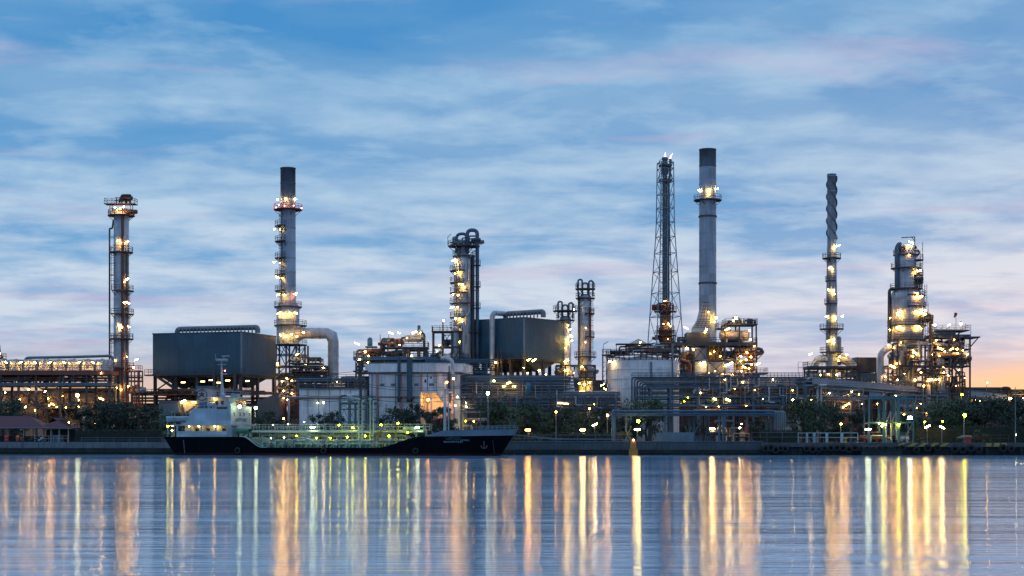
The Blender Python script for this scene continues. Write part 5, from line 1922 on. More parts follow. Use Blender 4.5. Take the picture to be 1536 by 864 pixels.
# --- I. centre column
T = Thing('distillation_column', 'thick silver column with looped pipes over its crown beside the second boiler', 'column', 694, 380)
r0 = 13 * T.s
zt = T.z(383)
column_shell(T, 0, 0, [(r0, 0), (r0, zt - .6), (r0 * .85, zt), (r0 * .5, zt + .7), (r0 * .5, T.z(372)), (0, T.z(370))], 'silver', [T.z(p) for p in (395, 408, 421, 434, 447, 460, 473, 486, 500, 515, 530)])
ring_platform(T, .3, 0, T.z(369), .6, 24 * T.s)
ring_platform(T, .3, 0, T.z(384), r0, 17 * T.s)
for py, a0, a1 in [(406, 2.4, 4.9), (424, 2.3, 4.8), (439, 2.2, 5.2), (455, 2.6, 5.6), (476, 2.2, 4.9), (491, 2.4, 4.6)]:
    ring_platform(T, 0, 0, T.z(py), r0, 19.5 * T.s, a0, a1, 'steel', 'redsteel')
for pa, pb, sx in ((424, 406, -.8), (439, 424, -.5), (455, 439, -.8), (476, 455, -.5), (491, 476, -.8), (406, 384, -.5)):
    ladder(T, r0 * sx, -r0 * 1.05, T.z(pa), T.z(pb) + .8)
pipe_part(T, [(T.x(685), -1, T.z(380)), (T.x(685), -1, T.z(352)), (T.x(700), -1, T.z(351)), (T.x(700), -.6, T.z(378))], .36, 'bluesteel', 1.2, 12)
pipe_part(T, [(T.x(701), -.4, T.z(380)), (T.x(701), -.4, T.z(345.5)), (T.x(716), -.4, T.z(345.5)), (T.x(716), -.4, T.z(575))], .45, 'bluesteel', 1.5, 12)
pipe_part(T, [(T.x(705.5), -.2, T.z(390)), (T.x(705.5), -.2, T.z(560))], .4, 'silver', None, 12)
for py in (398, 430, 462, 498):
    deck(T, T.x(702), T.x(721), -1.6, .8, T.z(py), 'steel', 'steel', t=.15)
pipe_part(T, [(T.x(709.5), -.9, T.z(383)), (T.x(709.5), -.9, T.z(575))], .42, 'steel', None, 12)
pipe_part(T, [(T.x(704), -1.7, T.z(390)), (T.x(704), -1.7, T.z(470)), (T.x(699), -2.2, T.z(476)), (T.x(699), -2.2, T.z(520))], .3, 'silver', .6)
pipe_part(T, [(T.x(688), -2.6, T.z(488)), (T.x(695), -2.9, T.z(486)), (T.x(695), -2.9, T.z(530))], .5, 'silver', 1.0, 12)
for py in range(392, 560, 22):
    T.part('pipe_bracket', MB().beam((T.x(703), -.6, T.z(py)), (T.x(719), -.6, T.z(py)), .2), 'steel')
clutter(T, T.x(677), T.x(716), -1.6, 1.6, T.z(369), T.z(353), 14, 181, ['bluesteel', 'steel', 'grey'], .4)
T.part('davit_arm', MB().beam((T.x(672), -1, T.z(369)), (T.x(672), -1, T.z(356)), .12).beam((T.x(672), -1, T.z(356)), (T.x(677), -1, T.z(352)), .12), 'steel')
lamps(T, [(681, 392, 'tube', 'pale', 1.1, -2.0), (686, 394, 'bulb', 'warm', .7, -2.6), (688, 410, 'bulb', 'warm', 1.0, -2.8), (683, 412, 'bulb', 'warm', .6, -2.5), (689, 428, 'bulb', 'warm', .8, -3.0), (694, 429, 'bulb', 'warm', 1.2, -3.1), (697, 433, 'bulb', 'warm', .8, -3.0), (680, 443, 'bulb', 'pale', .8, -2.0), (688, 444, 'bulb', 'warm', .6, -2.8), (679, 462, 'tube', 'pale', .9, -2.0), (687, 462, 'bulb', 'pale', .7, -2.8), (684, 479, 'bulb', 'warm', 1.0, -2.7), (690, 480, 'bulb', 'warm', 1.0, -2.9), (694, 483, 'bulb', 'warm', .6, -3), (686, 497, 'bulb', 'warm', .6, -2.8), (690, 514, 'bulb', 'warm', 1.0, -3)])
# support frame beside it
T = Thing('process_module', 'open braced steel tower at the foot of the looped pipe column', 'process frame', 670, 377)
zA, zB = T.z(497), T.z(520)
steel_frame(T, [T.x(p) for p in (650, 664, 678, 692)], [-2, 2.4], [T.z(575), T.z(546), zB, zA], 'steel', .35)
deck(T, T.x(648), T.x(694), -2.4, 2.8, zA, 'steel', 'rust')
deck(T, T.x(649), T.x(692), -2.2, 2.6, zB, 'steel', 'steel', False)
deck(T, T.x(648), T.x(694), -2.4, 2.8, T.z(546), 'bluesteel', 'steel')
clutter(T, T.x(665), T.x(692), -1.6, 2, zB, zA - .6, 10, 185, ['bluesteel', 'silver', 'steel'], .5)
clutter(T, T.x(655), T.x(692), -1.6, 2, T.z(546), zB - .6, 12, 186, ['bluesteel', 'silver', 'steel'], .5)
vessel(T, T.x(683), -1, T.z(546), T.z(490), .95, 'silver')
b = MB()
b.sweep([(T.x(665), -2, zA), (T.x(665), -2, T.z(481))], .16, 8)
T.part('flare_pipe', b, 'rust')
lamps(T, [(666, 482, 'bulb', 'pale', 1.1), (660, 519, 'bulb', 'warm', .7), (656, 528, 'bulb', 'pale', .5), (672, 537, 'bulb', 'warm', .4)], -2.6)

# --- L. two middle columns
for (px, D, pl, prr, ptop, plats, lab, seed, lm) in [
        (848, 386, 839.5, 856.5, 478, [(466, 18.5), (480, 14)], 'short column with a cage crown beside the second boiler edge', 191,
         [(860, 465, 'bulb', 'pale', 1.1, -1), (851, 489, 'bulb', 'warm', .6, -2), (856, 505, 'tube', 'pale', .9, -2.4), (850, 512, 'bulb', 'warm', 1.2, -2.4), (857, 512, 'bulb', 'warm', .9, -2.3), (855, 495, 'bulb', 'pale', .6, -1.6), (848, 523, 'bulb', 'warm', .6, -2.4), (849, 542, 'tube', 'warm', 1.2, -2.6), (851, 556, 'bulb', 'warm', 1.2, -2.6), (846, 556, 'tube', 'warm', 1.0, -2.8)]),
        (878, 388, 869, 887.5, 445, [(433, 15), (447, 14.5), (535, 16.5)], 'taller pale column with a pipe crown between second boiler and white tank', 195,
         [(878, 493, 'bulb', 'warm', .35, -2), (878, 514, 'bulb', 'warm', .35, -2), (872, 551, 'bulb', 'warm', 1.1, -3), (868, 576, 'bulb', 'warm', 1.0, -3), (876, 577, 'bulb', 'warm', 1.0, -3), (884, 575, 'bulb', 'warm', 1.0, -3), (872, 588, 'flat', 'warm', 1.4, -3.4), (880, 588, 'flat', 'warm', 1.2, -3.4), (903, 578, 'tube', 'warm', 1.1, -3), (906, 584, 'tube', 'warm', 1.0, -3), (873, 604, 'bulb', 'pale', .5, -4)])]:
    T = Thing('distillation_column', lab, 'column', px, D)
    r0 = (prr - pl) / 2 * T.s
    zt = T.z(ptop)
    column_shell(T, 0, 0, [(r0 * 1.25, 0), (r0 * 1.25, T.z(560)), (r0, T.z(548)), (r0, zt), (r0 * .7, zt + .5), (0, zt + .7)], 'silver', [T.z(p) for p in range(int(ptop) + 8, 560, 9)])
    for py, ro in plats:
        ring_platform(T, 0, 0, T.z(py), r0 * .5, ro * T.s)
    if px == 878:
        for py in (470, 505):
            ring_platform(T, 0, 0, T.z(py), r0, 14 * T.s, -1.6, .7, 'steel', 'redsteel')
        ladder(T, r0, -r0 * .7, T.z(535), T.z(447))
        pipe_part(T, [(-r0 * 1.1, -.6, T.z(440)), (-r0 * 1.1, -.6, T.z(575))], .22, 'steel')
        pipe_part(T, [(r0 * .75, -r0 * .9, T.z(462)), (r0 * .75, -r0 * .9, T.z(530))], .26, 'redsteel')
    for k, (a, c) in enumerate(((-11, -5), (5, 11), (-4, 4))):
        yy = (-1, -1, 1)[k]
        top = T.z(plats[0][0] - 13 + k * 2)
        pipe_part(T, [(a * T.s, yy, T.z(ptop)), (a * T.s, yy, top), (c * T.s, yy, top), (c * T.s, yy, T.z(ptop))], .22, 'bluesteel', .6)
    for sx in (-1, 1):
        T.part('davit_arm', MB().beam((sx * 13 * T.s, -.6, T.z(plats[0][0])), (sx * 13 * T.s, -.6, T.z(plats[0][0] - 9)), .12).beam((sx * 13 * T.s, -.6, T.z(plats[0][0] - 9)), (sx * 9 * T.s, -.6, T.z(plats[0][0] - 13)), .12), 'steel')
    steel_frame(T, grid(T.x(px - 14), T.x(px + 14), 3), [-3, 2.5], [T.z(596), T.z(570), T.z(548)], 'steel', .3)
    deck(T, T.x(px - 15), T.x(px + 15), -3.2, 2.7, T.z(566), 'steel', 'rust')
    clutter(T, T.x(px - 13), T.x(px + 13), -2.6, 2, T.z(566), T.z(548), 9, seed, None, .5)
    clutter(T, T.x(px - 13), T.x(px + 13), -2.6, 2, .1, T.z(572), 18, seed + 1, ['redsteel', 'rust', 'silver', 'grey'], .5)
    lamps(T, lm)
# pale hopper cones beside them
for px, D, pa, pb, w_, lab in ((858, 366, 564, 598, 6, 'tall pale cone hopper standing before the short column'), (864, 372, 550, 566, 4, 'small pale cone hopper on the frame between two columns')):
    T = Thing('hopper', lab, 'hopper', px, D)
    b = MB()
    b.lathe([(w_ * T.s, T.z(pb)), (w_ * T.s * .15, T.z(pa)), (0, T.z(pa))], (0, 0, 0), 16)
    T.part('cone', b, 'white')
    b = MB()
    for sx in (-1, 1):
        for sy in (-1, 1):
            b.beam((sx * w_ * T.s * .7, sy * w_ * T.s * .7, 0), (sx * w_ * T.s * .7, sy * w_ * T.s * .7, T.z(pb) + .1), .14)
    T.part('stand', b, 'steel')

# --- central pipe racks
T = Thing('pipe_rack', 'wide many-tiered blue pipe rack behind the trees in the middle', 'pipe rack', 800, 356)
tiers = [(613, 3), (608, 3), (602, 4), (597, 4), (592, 4), (587, 4), (582, 4), (577, 4), (572, 4), (567, 3)]
kk = 0
for py, n in tiers:
    for j in range(n):
        kk += 1
        pipe_part(T, [(T.x(690), j * .8 - 1.6, T.z(py - j * 1.1) + .2), (T.x(930 if py > 590 else 845 + j * 8), j * .8 - 1.6, T.z(py - j * 1.1) + .2)], .07 + .035 * ((kk * 5) % 4), ['bluesteel', 'grey', 'steel', 'bluesteel', 'silver', 'steel', 'grey'][kk % 7])
for k in range(34):
    px = 692 + ((k * 37) % 236)
    pa = 567 + (k * 13) % 28 if px < 845 else 588 + (k * 7) % 10
    pb = min(616, pa + 12 + (k * 11) % 24)
    xx = T.x(px)
    pipe_part(T, [(xx, -1.9, T.z(pa)), (xx, -2.15, T.z(pa + 1)), (xx, -2.15, T.z(pb)), (xx + (1.2 if k % 2 else -1.2), -2.15, T.z(pb))], .08 + .04 * (k % 3), ['grey', 'bluesteel', 'rust', 'silver'][k % 4], .3, 6, 'drop_pipe')
steel_frame(T, [T.x(p) for p in range(692, 930, 29)], [-2, 2.2], [T.z(612), T.z(602), T.z(592)], 'bluesteel', .3, True, skip=(0, 3, 5, 6))
b = MB()
for px in range(692, 846, 22):
    b.beam((T.x(px), -2, T.z(592)), (T.x(px), -2, T.z(566)), .3)
for py in (583, 574, 567):
    b.beam((T.x(690), -2.1, T.z(py)), (T.x(850), -2.1, T.z(py)), .2)
T.part('upper_frame', b, 'bluesteel')
for k in range(26):
    px = 695 + k * 9.1
    b = MB()
    b.beam((T.x(px), -2.3, T.z(613)), (T.x(px), -2.3, T.z(600)), .12)
    T.part('hanger', b, 'grey')
b = MB()
rail_line(b, [(T.x(690), -2.4, T.z(602)), (T.x(930), -2.4, T.z(602))], 1.2, 1.6, .07)
T.part('railing', b, 'grey')
clutter(T, T.x(694), T.x(925), -1.8, 2, 0.1, T.z(615), 24, 201, None, .35)
vessel(T, T.x(792), -2.6, T.z(592), T.z(575), .7, 'bluepaint', 'blue_vessel')
lamps(T, [(763, 575, 'tube', 'warm', 1.0), (756, 580, 'flat', 'warm', .8), (771, 580, 'flat', 'warm', .7), (700, 610, 'bulb', 'pale', .7), (741, 572, 'bulb', 'pale', .9), (840, 605, 'flat', 'dim', 1.5), (849, 606, 'flat', 'dim', 1.5), (711, 632, 'bulb', 'warm', .7), (699, 632, 'bulb', 'yg', .6), (700, 605, 'bulb', 'pale', .4), (890, 607, 'bulb', 'warm', .4), (860, 560, 'bulb', 'warm', .4)], -2.7)
T = Thing('cladded_shed', 'long low grey louvred shed under the second boiler', 'shed', 770, 363)
b = MB()
b.box(T.x(695), T.x(846), 0, 4, 0, T.z(566))
for i in range(16):
    z = T.z(612) + i * .44
    b.box(T.x(695), T.x(846), -.08, 0, z, z + .2)
T.part('louvre_cladding', b, 'grey')
# --- M. white tank
T = Thing('storage_tank', 'broad white storage tank with a crowded railed roof in front of the flare tower', 'tank', 965, 364)
r0 = 53.5 * T.s
zt = T.z(543)
b = MB()
b.lathe([(r0, 0), (r0, zt), (r0 * .99, zt + .12), (0, zt + 1.6)], (0, 0, 0), 56)
for py in (556, 570, 584):
    b.lathe([(r0, -.06), (r0 + .06, -.06), (r0 + .06, .06), (r0, .06)], (0, 0, T.z(py)), 56, smooth=False)
T.part('shell', b, 'tank')
zr = T.z(534)
b = MB()
b.lathe([(r0 - 1.2, 0), (r0 + .5, 0), (r0 + .5, -.25), (r0 - 1.2, -.25), (r0 - 1.2, 0)], (0, 0, zr), 48, smooth=False)
for i in range(40):
    a = 2 * PI * i / 40
    b.beam((r0 * .985 * math.cos(a), r0 * .985 * math.sin(a), zt + .1), ((r0 + .35) * math.cos(a), (r0 + .35) * math.sin(a), zr - .2), .16)
rim = T.part('walkway', b, 'steel')
b = MB()
pts = [((r0 + .4) * math.cos(2 * PI * i / 40), (r0 + .4) * math.sin(2 * PI * i / 40), zr) for i in range(41)]
rail_line(b, pts, 1.2, 1.4, .08)
T.part('railing', b, 'steel', rim)
clutter(T, T.x(928), T.x(1010), -6, -1, zr, T.z(520), 30, 211, ['rust', 'steel', 'silver', 'redsteel', 'cream'], .35)
deck(T, T.x(922), T.x(975), -6, -2, T.z(519) + .2, 'steel', 'steel', False, .15)
b = MB()
for px in (922, 940, 958, 975, 995, 1010):
    b.beam((T.x(px), -5.8, zr), (T.x(px), -5.8, T.z(518)), .14)
b.beam((T.x(922), -5.8, T.z(518)), (T.x(1016), -5.8, T.z(518)), .18)
T.part('roof_frame', b, 'steel')
T.part('roof_cover', MB().lathe([(3.4, 0), (0, 1.8)], (T.x(956), -3, T.z(521)), 4, smooth=False), 'cream')
b = MB()
for px in (903, 909):
    for yy in (-4, -2):
        b.beam((T.x(px), yy, 0), (T.x(px), yy, T.z(533)), .2)
for k in range(9):
    b.beam((T.x(903), -4, k * 2.0 + .5), (T.x(909), -4, k * 2.0 + 2), .1)
    b.beam((T.x(903), -4, k * 2.0 + 2), (T.x(909), -4, k * 2.0 + 2), .14)
T.part('stair_frame', b, 'steel')
deck(T, T.x(902), T.x(915), -4.4, -1.6, T.z(533), 'steel', 'steel')
T.part('lamp_mast', MB().beam((T.x(903.5), -4, T.z(533)), (T.x(903.5), -4, T.z(518)), .1).beam((T.x(903.5), -4, T.z(518)), (T.x(911), -4, T.z(514)), .14), 'steel')
for px, yy in ((972, -8.3), (1004, -7.2)):
    pipe_part(T, [(T.x(px), yy, 0), (T.x(px), yy, T.z(518) if px > 1000 else T.z(545))], .22, 'grey')
lamps(T, [(913, 544, 'bulb', 'pale', 1.2), (957, 516, 'bulb', 'pale', .6, -6.2), (914, 590, 'bulb', 'warm', .6, -5)], -4.6)

# --- N. flare tower
T = Thing('flare_tower', 'slender lattice flare tower with two small flames at its tip', 'flare tower', 998, 402)
zt = T.z(244)


def hw(z):
    pz = [(0, 34), (T.z(500), 24), (T.z(344), 13), (zt, 11.6)]
    for (za, wa), (zb, wb) in zip(pz[:-1], pz[1:]):
        if z <= zb:
            return (wa + (wb - wa) * (z - za) / (zb - za)) * T.s
    return pz[-1][1] * T.s


b = MB()
lev = [0]
while lev[-1] < zt - 1:
    lev.append(min(zt, lev[-1] + max(2.9, hw(lev[-1]) * 1.6)))
rot = R(14)


def crn(z):
    h = hw(z) / (math.cos(rot) + math.sin(rot)) * 1.0
    out_ = []
    for sx, sy in ((-1, -1), (1, -1), (1, 1), (-1, 1)):
        out_.append(Vector((h * (sx * math.cos(rot) - sy * math.sin(rot)), h * (sx * math.sin(rot) + sy * math.cos(rot)), z)))
    return out_


for za, zb in zip(lev[:-1], lev[1:]):
    A, B = crn(za), crn(zb)
    for i in range(4):
        j = (i + 1) % 4
        b.beam(A[i], B[i], .22)
        b.beam(A[i], B[j], .11) if int(za) % 2 else b.beam(A[j], B[i], .11)
        b.beam(B[i], B[j], .13)
T.part('lattice', b, 'flareblue')
riser = MB()
riser.sweep([(T.x(997.3), 0, 0), (T.x(997.3), 0, T.z(262)), (T.x(997.3), 0, T.z(238))], .62, 14)
riser.lathe([(.62, 0), (.95, .6), (.95, 2.6), (.62, 3.2)], (T.x(997.3), 0, T.z(262)), 14)
riser.lathe([(.62, -.2), (.8, 0), (.8, .5), (.6, .7)], (T.x(997.3), 0, T.z(240)), 12)
fr = T.part('riser_pipe', riser, 'stackdark')
pipe_part(T, [(T.x(1002.5), -.5, 0), (T.x(1002.5), -.5, T.z(270)), (T.x(1005), -.5, T.z(262)), (T.x(1005), -.5, T.z(239))], .28, 'stackdark', .8, 10, 'pilot_pipe')
ladder(T, T.x(991.5), -.8, T.z(500), T.z(270), 'bluesteel')
for py, w_ in ((248, 12), (270, 11.5)):
    h = hw(T.z(py)) * .8
    deck(T, -h, h, -h, h, T.z(py), 'steel', 'steel')
for k, (px, r, hh, lean) in enumerate(((997.3, .42, 1.7, .15), (1005, .3, 1.5, .7))):
    b = MB()
    b.sweep([(T.x(px), 0, T.z(238.5)), (T.x(px) + lean * .2, 0, T.z(238.5) + hh * .3), (T.x(px) + lean * .5, 0, T.z(238.5) + hh * .65), (T.x(px) + lean, 0, T.z(238.5) + hh)], [r * .6, r * .75, r * .42, .03], 10)
    T.part('flame', b, 'flame', fr)
# knock-out drums and red platforms inside the legs
column_shell(T, 0, -.2, [(1.0, 0), (1.0, T.z(517)), (1.7, T.z(512)), (1.7, T.z(494)), (1.35, T.z(490)), (1.35, T.z(470)), (.65, T.z(462)), (.65, T.z(452))], 'rust', [T.z(p) for p in (478, 486, 500)], name='knock_out_drum')
ring_platform(T, 0, -.2, T.z(467), 1.3, 17 * T.s, mat='redsteel', rail='redsteel')
ring_platform(T, 0, -.2, T.z(496), 1.3, 13.5 * T.s, mat='steel', rail='steel')
ring_platform(T, 0, -.2, T.z(503), 1.6, 16 * T.s, mat='rust', rail='redsteel')
clutter(T, T.x(985), T.x(1010), -2, .5, T.z(467), T.z(455), 8, 221, ['redsteel', 'rust', 'steel'], .3)
clutter(T, T.x(984), T.x(1013), -3, .5, T.z(530), T.z(504), 12, 222, ['redsteel', 'rust', 'steel', 'silver'], .5)
lamps(T, [(997, 452, 'tube', 'warm', .6, -1.2), (1000, 455, 'bulb', 'sod', .6, -1.4), (1001, 487, 'bulb', 'warm', 1.2, -2.6), (1004, 490, 'bulb', 'warm', .7, -2.6), (994, 487, 'bulb', 'warm', .5, -2.4), (1000, 510, 'bulb', 'warm', .4, -2.6)])

# --- O. great stack
T = Thing('chimney_stack', 'tallest grey stack with a dark top band and one lamp gallery', 'stack', 1061.5, 397)
r0 = 12.6 * T.s
zs = T.z(224)
column_shell(T, 0, 0, [(13.4 * T.s, 0), (13 * T.s, T.z(480)), (r0, T.z(251))], 'stackgrey', [T.z(p) for p in (276, 312, 326, 350, 375, 400, 424, 449)], 36)
column_shell(T, 0, 0, [(r0, T.z(251)), (r0, zs - .25), (r0 * 1.04, zs - .25), (r0 * 1.04, zs), (r0 * .9, zs), (r0 * .9, zs - 3)], 'stackdark', [T.z(249)], 36, 'stack_top')
for py in (325, 425):
    T.part('stiffener_ring', MB().lathe([(r0, -.2), (r0 * 1.1, -.2), (r0 * 1.1, .2), (r0, .2)], (0, 0, T.z(py)), 36, smooth=False), 'steel')
ring_platform(T, 0, 0, T.z(300), r0, 21 * T.s)
lamps(T, [(1062, 288, 'bulb', 'warm', 1.4, -2.9), (1048, 286, 'bulb', 'pale', 1.1, -1.0), (1076, 284, 'bulb', 'pale', 1.2, -1.0), (1061, 294, 'bulb', 'warm', .8, -2.8), (1072, 478, 'bulb', 'warm', 1.7, -3.0), (1069, 484, 'bulb', 'warm', 1.0, -2.9), (1060, 470, 'bulb', 'warm', .8, -3.6)])
# breeching duct
b = MB()
y0, y1 = -2.4, 2.0
vs = []
for (xa, xb, py) in ((1052.5, 1064, 455), (1046, 1063, 480), (1038.5, 1063, 492), (1038.5, 1063, 501)):
    vs += [(T.x(xa), y0, T.z(py)), (T.x(xb), y0, T.z(py)), (T.x(xb), y1, T.z(py)), (T.x(xa), y1, T.z(py))]
fs = [(0, 3, 2, 1)]
for k in range(3):
    for j in range(4):
        j2 = (j + 1) % 4
        fs.append((k * 4 + j, k * 4 + j2, (k + 1) * 4 + j2, (k + 1) * 4 + j))
b.add(vs, fs)
d_ = T.part('breeching_duct', b, 'silver')
b = MB()
for t in (0, .2, .4, .6, .8, 1):
    xa = 1052.5 + (1046 - 1052.5) * t
    b.beam((T.x(xa), y0 - .03, T.z(455 + 25 * t)), (T.x(1063.5), y0 - .03, T.z(455 + 25 * t)), .12)
for t in (0, .25, .5, .75, 1):
    xa = 1046 + (1038.5 - 1046) * t
    b.beam((T.x(xa), y0 - .03, T.z(480 + 12 * t)), (T.x(1063), y0 - .03, T.z(480 + 12 * t)), .12)
for t in (.2, .45, .7):
    b.beam((T.x(1052.5 + 11.5 * t), y0 - .03, T.z(455)), (T.x(1046 + 17 * t), y0 - .03, T.z(480)), .1)
    b.beam((T.x(1046 + 17 * t), y0 - .03, T.z(480)), (T.x(1038.5 + 24.5 * t), y0 - .03, T.z(492)), .1)
T.part('stiffening_lattice', b, 'steel', d_)

# --- P. furnace block
T = Thing('furnace_block', 'bright lit furnace block of decks and a gold drum at the tallest stack foot', 'furnace', 1078, 386)
z0_, z1_, z2_ = T.z(566), T.z(515), T.z(487)
steel_frame(T, [T.x(p) for p in (1022, 1038, 1058, 1084, 1106, 1131)], [-4, 4], [T.z(590), z0_, T.z(541), z1_], 'steel', .4, True, skip=(1, 3))
deck(T, T.x(1010), T.x(1132), -4.6, 4.6, z1_, 'steel', 'steel', t=.8)
deck(T, T.x(1100), T.x(1132), -4.4, 3, T.z(541), 'rust', 'rust')
deck(T, T.x(1100), T.x(1140), -4.4, 3, T.z(531), 'redsteel', 'redsteel')
deck(T, T.x(1090), T.x(1148), -4.4, 3, T.z(560), 'rust', 'redsteel')
b = MB()
for px in (1085, 1106, 1131):
    for yy in (-3.5, 3):
        b.beam((T.x(px), yy, z1_), (T.x(px), yy, z2_), .35)
T.part('steel_frame', b, 'steel')
deck(T, T.x(1074), T.x(1088), -4, 1, T.z(493), 'steel', 'steel')
deck(T, T.x(1085), T.x(1133), -4, 3.6, z2_, 'steel', 'steel')
vessel(T, T.x(1125), -1, T.z(541), T.z(519), 1.0, 'cream')
drum(T, T.x(1080), T.x(1119), -2.2, T.z(504.5), 1.25, 'cream', 'drum')
drum(T, T.x(1085), T.x(1115), 1.4, T.z(508), .9, 'silver', 'drum')
# furnace casing: grey panels and a framed lit window row
b = MB()
b.box(T.x(1038), T.x(1058), -3.2, 3.6, T.z(567), T.z(524))
for i in range(5):
    z = T.z(562) + i * 1.3
    b.box(T.x(1038), T.x(1058), -3.26, -3.2, z, z + .12)
T.part('casing_cladding', b, 'silver')
b = MB()
b.box(T.x(1058) + .01, T.x(1086), -2.8, 3.6, T.z(562), T.z(541) - .45)
for i in range(9):
    x = T.x(1058) + .2 + i * .5
    b.box(x, x + .14, -2.86, -2.8, T.z(561), T.z(542) - .5)
T.part('lower_cladding', b, 'silver')
T.part('burner_wall', MB().box(T.x(1058) + .02, T.x(1084), .4, 3.4, T.z(541), T.z(517) - .8), 'cream')
for i in range(8):
    px = 1060.5 + i * 3.1
    pipe_part(T, [(T.x(px), -.4, T.z(540)), (T.x(px), -.4, T.z(519))], .2, 'brownpanel', name='tube')
b = MB()
for px in (1059, 1071, 1083):
    b.beam((T.x(px), -3, T.z(541)), (T.x(px), -3, T.z(519)), .25)
b.beam((T.x(1071), -3, T.z(540)), (T.x(1083), -3, T.z(520)), .18)
b.beam((T.x(1083), -3, T.z(540)), (T.x(1071), -3, T.z(520)), .18)
T.part('burner_frame', b, 'rust')
clutter(T, T.x(1086), T.x(1100), -2.5, 2, T.z(541), T.z(519), 8, 231, ['steel', 'brownpanel'], .5)
clutter(T, T.x(1102), T.x(1130), -3, 2, T.z(531), T.z(518), 12, 232, ['rust', 'redsteel', 'cream', 'silver'], .4)
clutter(T, T.x(1102), T.x(1130), -3, 2, T.z(558), T.z(543), 16, 233, ['rust', 'redsteel', 'cream', 'silver'], .4)
clutter(T, T.x(1040), T.x(1130), -4.5, -3.2, T.z(568), T.z(560), 20, 234, ['rust', 'redsteel', 'cream', 'silver'], .35)
clutter(T, T.x(1016), T.x(1037), -3, 2, T.z(513), T.z(505), 6, 235, ['steel', 'rust'], .5)
clutter(T, T.x(1018), T.x(1037), -3, 2, T.z(566), T.z(520), 18, 236, ['redsteel', 'rust', 'silver', 'steel'], .4)
clutter(T, T.x(1090), T.x(1131), -3, 2, z2_, T.z(479), 12, 237, ['rust', 'steel', 'silver'], .3)
clutter(T, T.x(1030), T.x(1130), -3.4, 2, .2, T.z(568), 26, 238, ['redsteel', 'rust', 'steel', 'grey'], .35)
b = MB()
b.box(T.x(1028), T.x(1060), -3.5, 2.5, z1_ + .05, T.z(500))
T.part('air_heater', b, 'steel')
for px in (1115, 1122, 1126):
    pipe_part(T, [(T.x(px), -1, z2_), (T.x(px), -1, T.z(478 + px % 3))], .32, 'steel', None, 8, 'vent_stub')
pipe_part(T, [(T.x(1108), -2, T.z(487)), (T.x(1108), -2, T.z(478)), (T.x(1096), -2, T.z(478))], .18, 'steel')
# side duct with canopy
pipe_part(T, [(T.x(1131), -2.4, T.z(524)), (T.x(1138), -2.4, T.z(524)), (T.x(1143), -2.4, T.z(530)), (T.x(1132), -2.4, T.z(530))], .4, 'brownpanel', .8, 10, 'side_duct')
T.part('brace', MB().beam((T.x(1143), -3, T.z(530)), (T.x(1132), -3, T.z(541)), .18), 'steel')
b = MB()
b.pipe([(T.x(1018), -4.4, T.z(541)), (T.x(1022), -4.4, T.z(543)), (T.x(1030), -4.4, T.z(545)), (T.x(1032), -4.4, T.z(555)), (T.x(1030), -4.4, T.z(566))], .55, .9, 10)
T.part('pipe', b, 'redsteel')
lamps(T, [(1026, 494, 'tube', 'pale', 1.2), (1056, 496, 'bulb', 'warm', 1.5), (1054, 500, 'bulb', 'warm', 1.0), (1100, 479, 'bulb', 'pale', 1.6), (1096, 483, 'bulb', 'warm', .8), (1087, 496, 'tube', 'warm', 1.2), (1120, 498, 'bulb', 'warm', 1.0), (1121, 511, 'bulb', 'warm', 1.1),
          (1027, 524, 'bulb', 'warm', 1.4), (1037, 526, 'bulb', 'warm', .8), (1070, 528, 'bulb', 'warm', .8, -1.6), (1079, 535, 'bulb', 'warm', .7, -1.6), (1064, 531, 'bulb', 'warm', .6, -1.6),
          (1051, 546, 'tube', 'pale', 1.3), (1091, 547, 'tube', 'pale', 1.4), (1084, 550, 'bulb', 'warm', 1.0), (1107, 536, 'bulb', 'warm', 1.1), (1107, 543, 'bulb', 'warm', .8), (1116, 530, 'bulb', 'warm', 1.0), (1122, 537, 'bulb', 'sod', 1.1), (1115, 541, 'bulb', 'sod', 1.0), (1123, 548, 'bulb', 'warm', .9), (1133, 547, 'tube', 'pale', 1.1), (1112, 552, 'tube', 'warm', 1.0), (1119, 554, 'bulb', 'warm', 1.0), (1108, 558, 'bulb', 'warm', .9), (1127, 521, 'bulb', 'warm', .7),
          (1060, 560, 'bulb', 'warm', .5), (1080, 562, 'bulb', 'warm', .5), (1095, 563, 'bulb', 'warm', .5), (1069, 558, 'bulb', 'warm', .5)], -4.8)

# --- 16. pipe bridge east: straight part, then receding part
T = Thing('pipe_rack', 'long blue pipe rack with bent pipes at its end before the tank and furnace', 'pipe rack', 1075, 346)
xs = [T.x(p) for p in (953, 975, 1004, 1045, 1086, 1128, 1172, 1206)]
zd = T.z(580)
steel_frame(T, xs, [-2, 2.4], [T.z(607), T.z(594), zd], 'bluesteel', .42, False)
k = 0
for py in (566, 568.5, 571, 573.5, 576, 578.5):
    for j in range(3):
        yy = -1.9 + j * 1.3 + (k % 3) * .2
        xe = T.x(946 + k * 1.3)
        pipe_part(T, [(xe, yy, T.z(604)), (xe, yy, T.z(py)), (T.x(1207), yy, T.z(py))], .08 + .04 * (k % 3), ['bluesteel', 'grey', 'bluesteel', 'steel', 'silver'][k % 5], .7)
        k += 1
for i, (py, c) in enumerate(((585, 'steel'), (588, 'rust'), (590, 'grey'), (592, 'grey'), (596, 'steel'), (599, 'bluesteel'), (603, 'grey'), (606, 'bluesteel'), (608, 'steel'), (610, 'redsteel'), (613, 'redsteel'))):
    pipe_part(T, [(T.x(957), -1.2 + i % 3 * .6, T.z(py)), (T.x(1207), -1.2 + i % 3 * .6, T.z(py))], .1 + .03 * (i % 3), c)
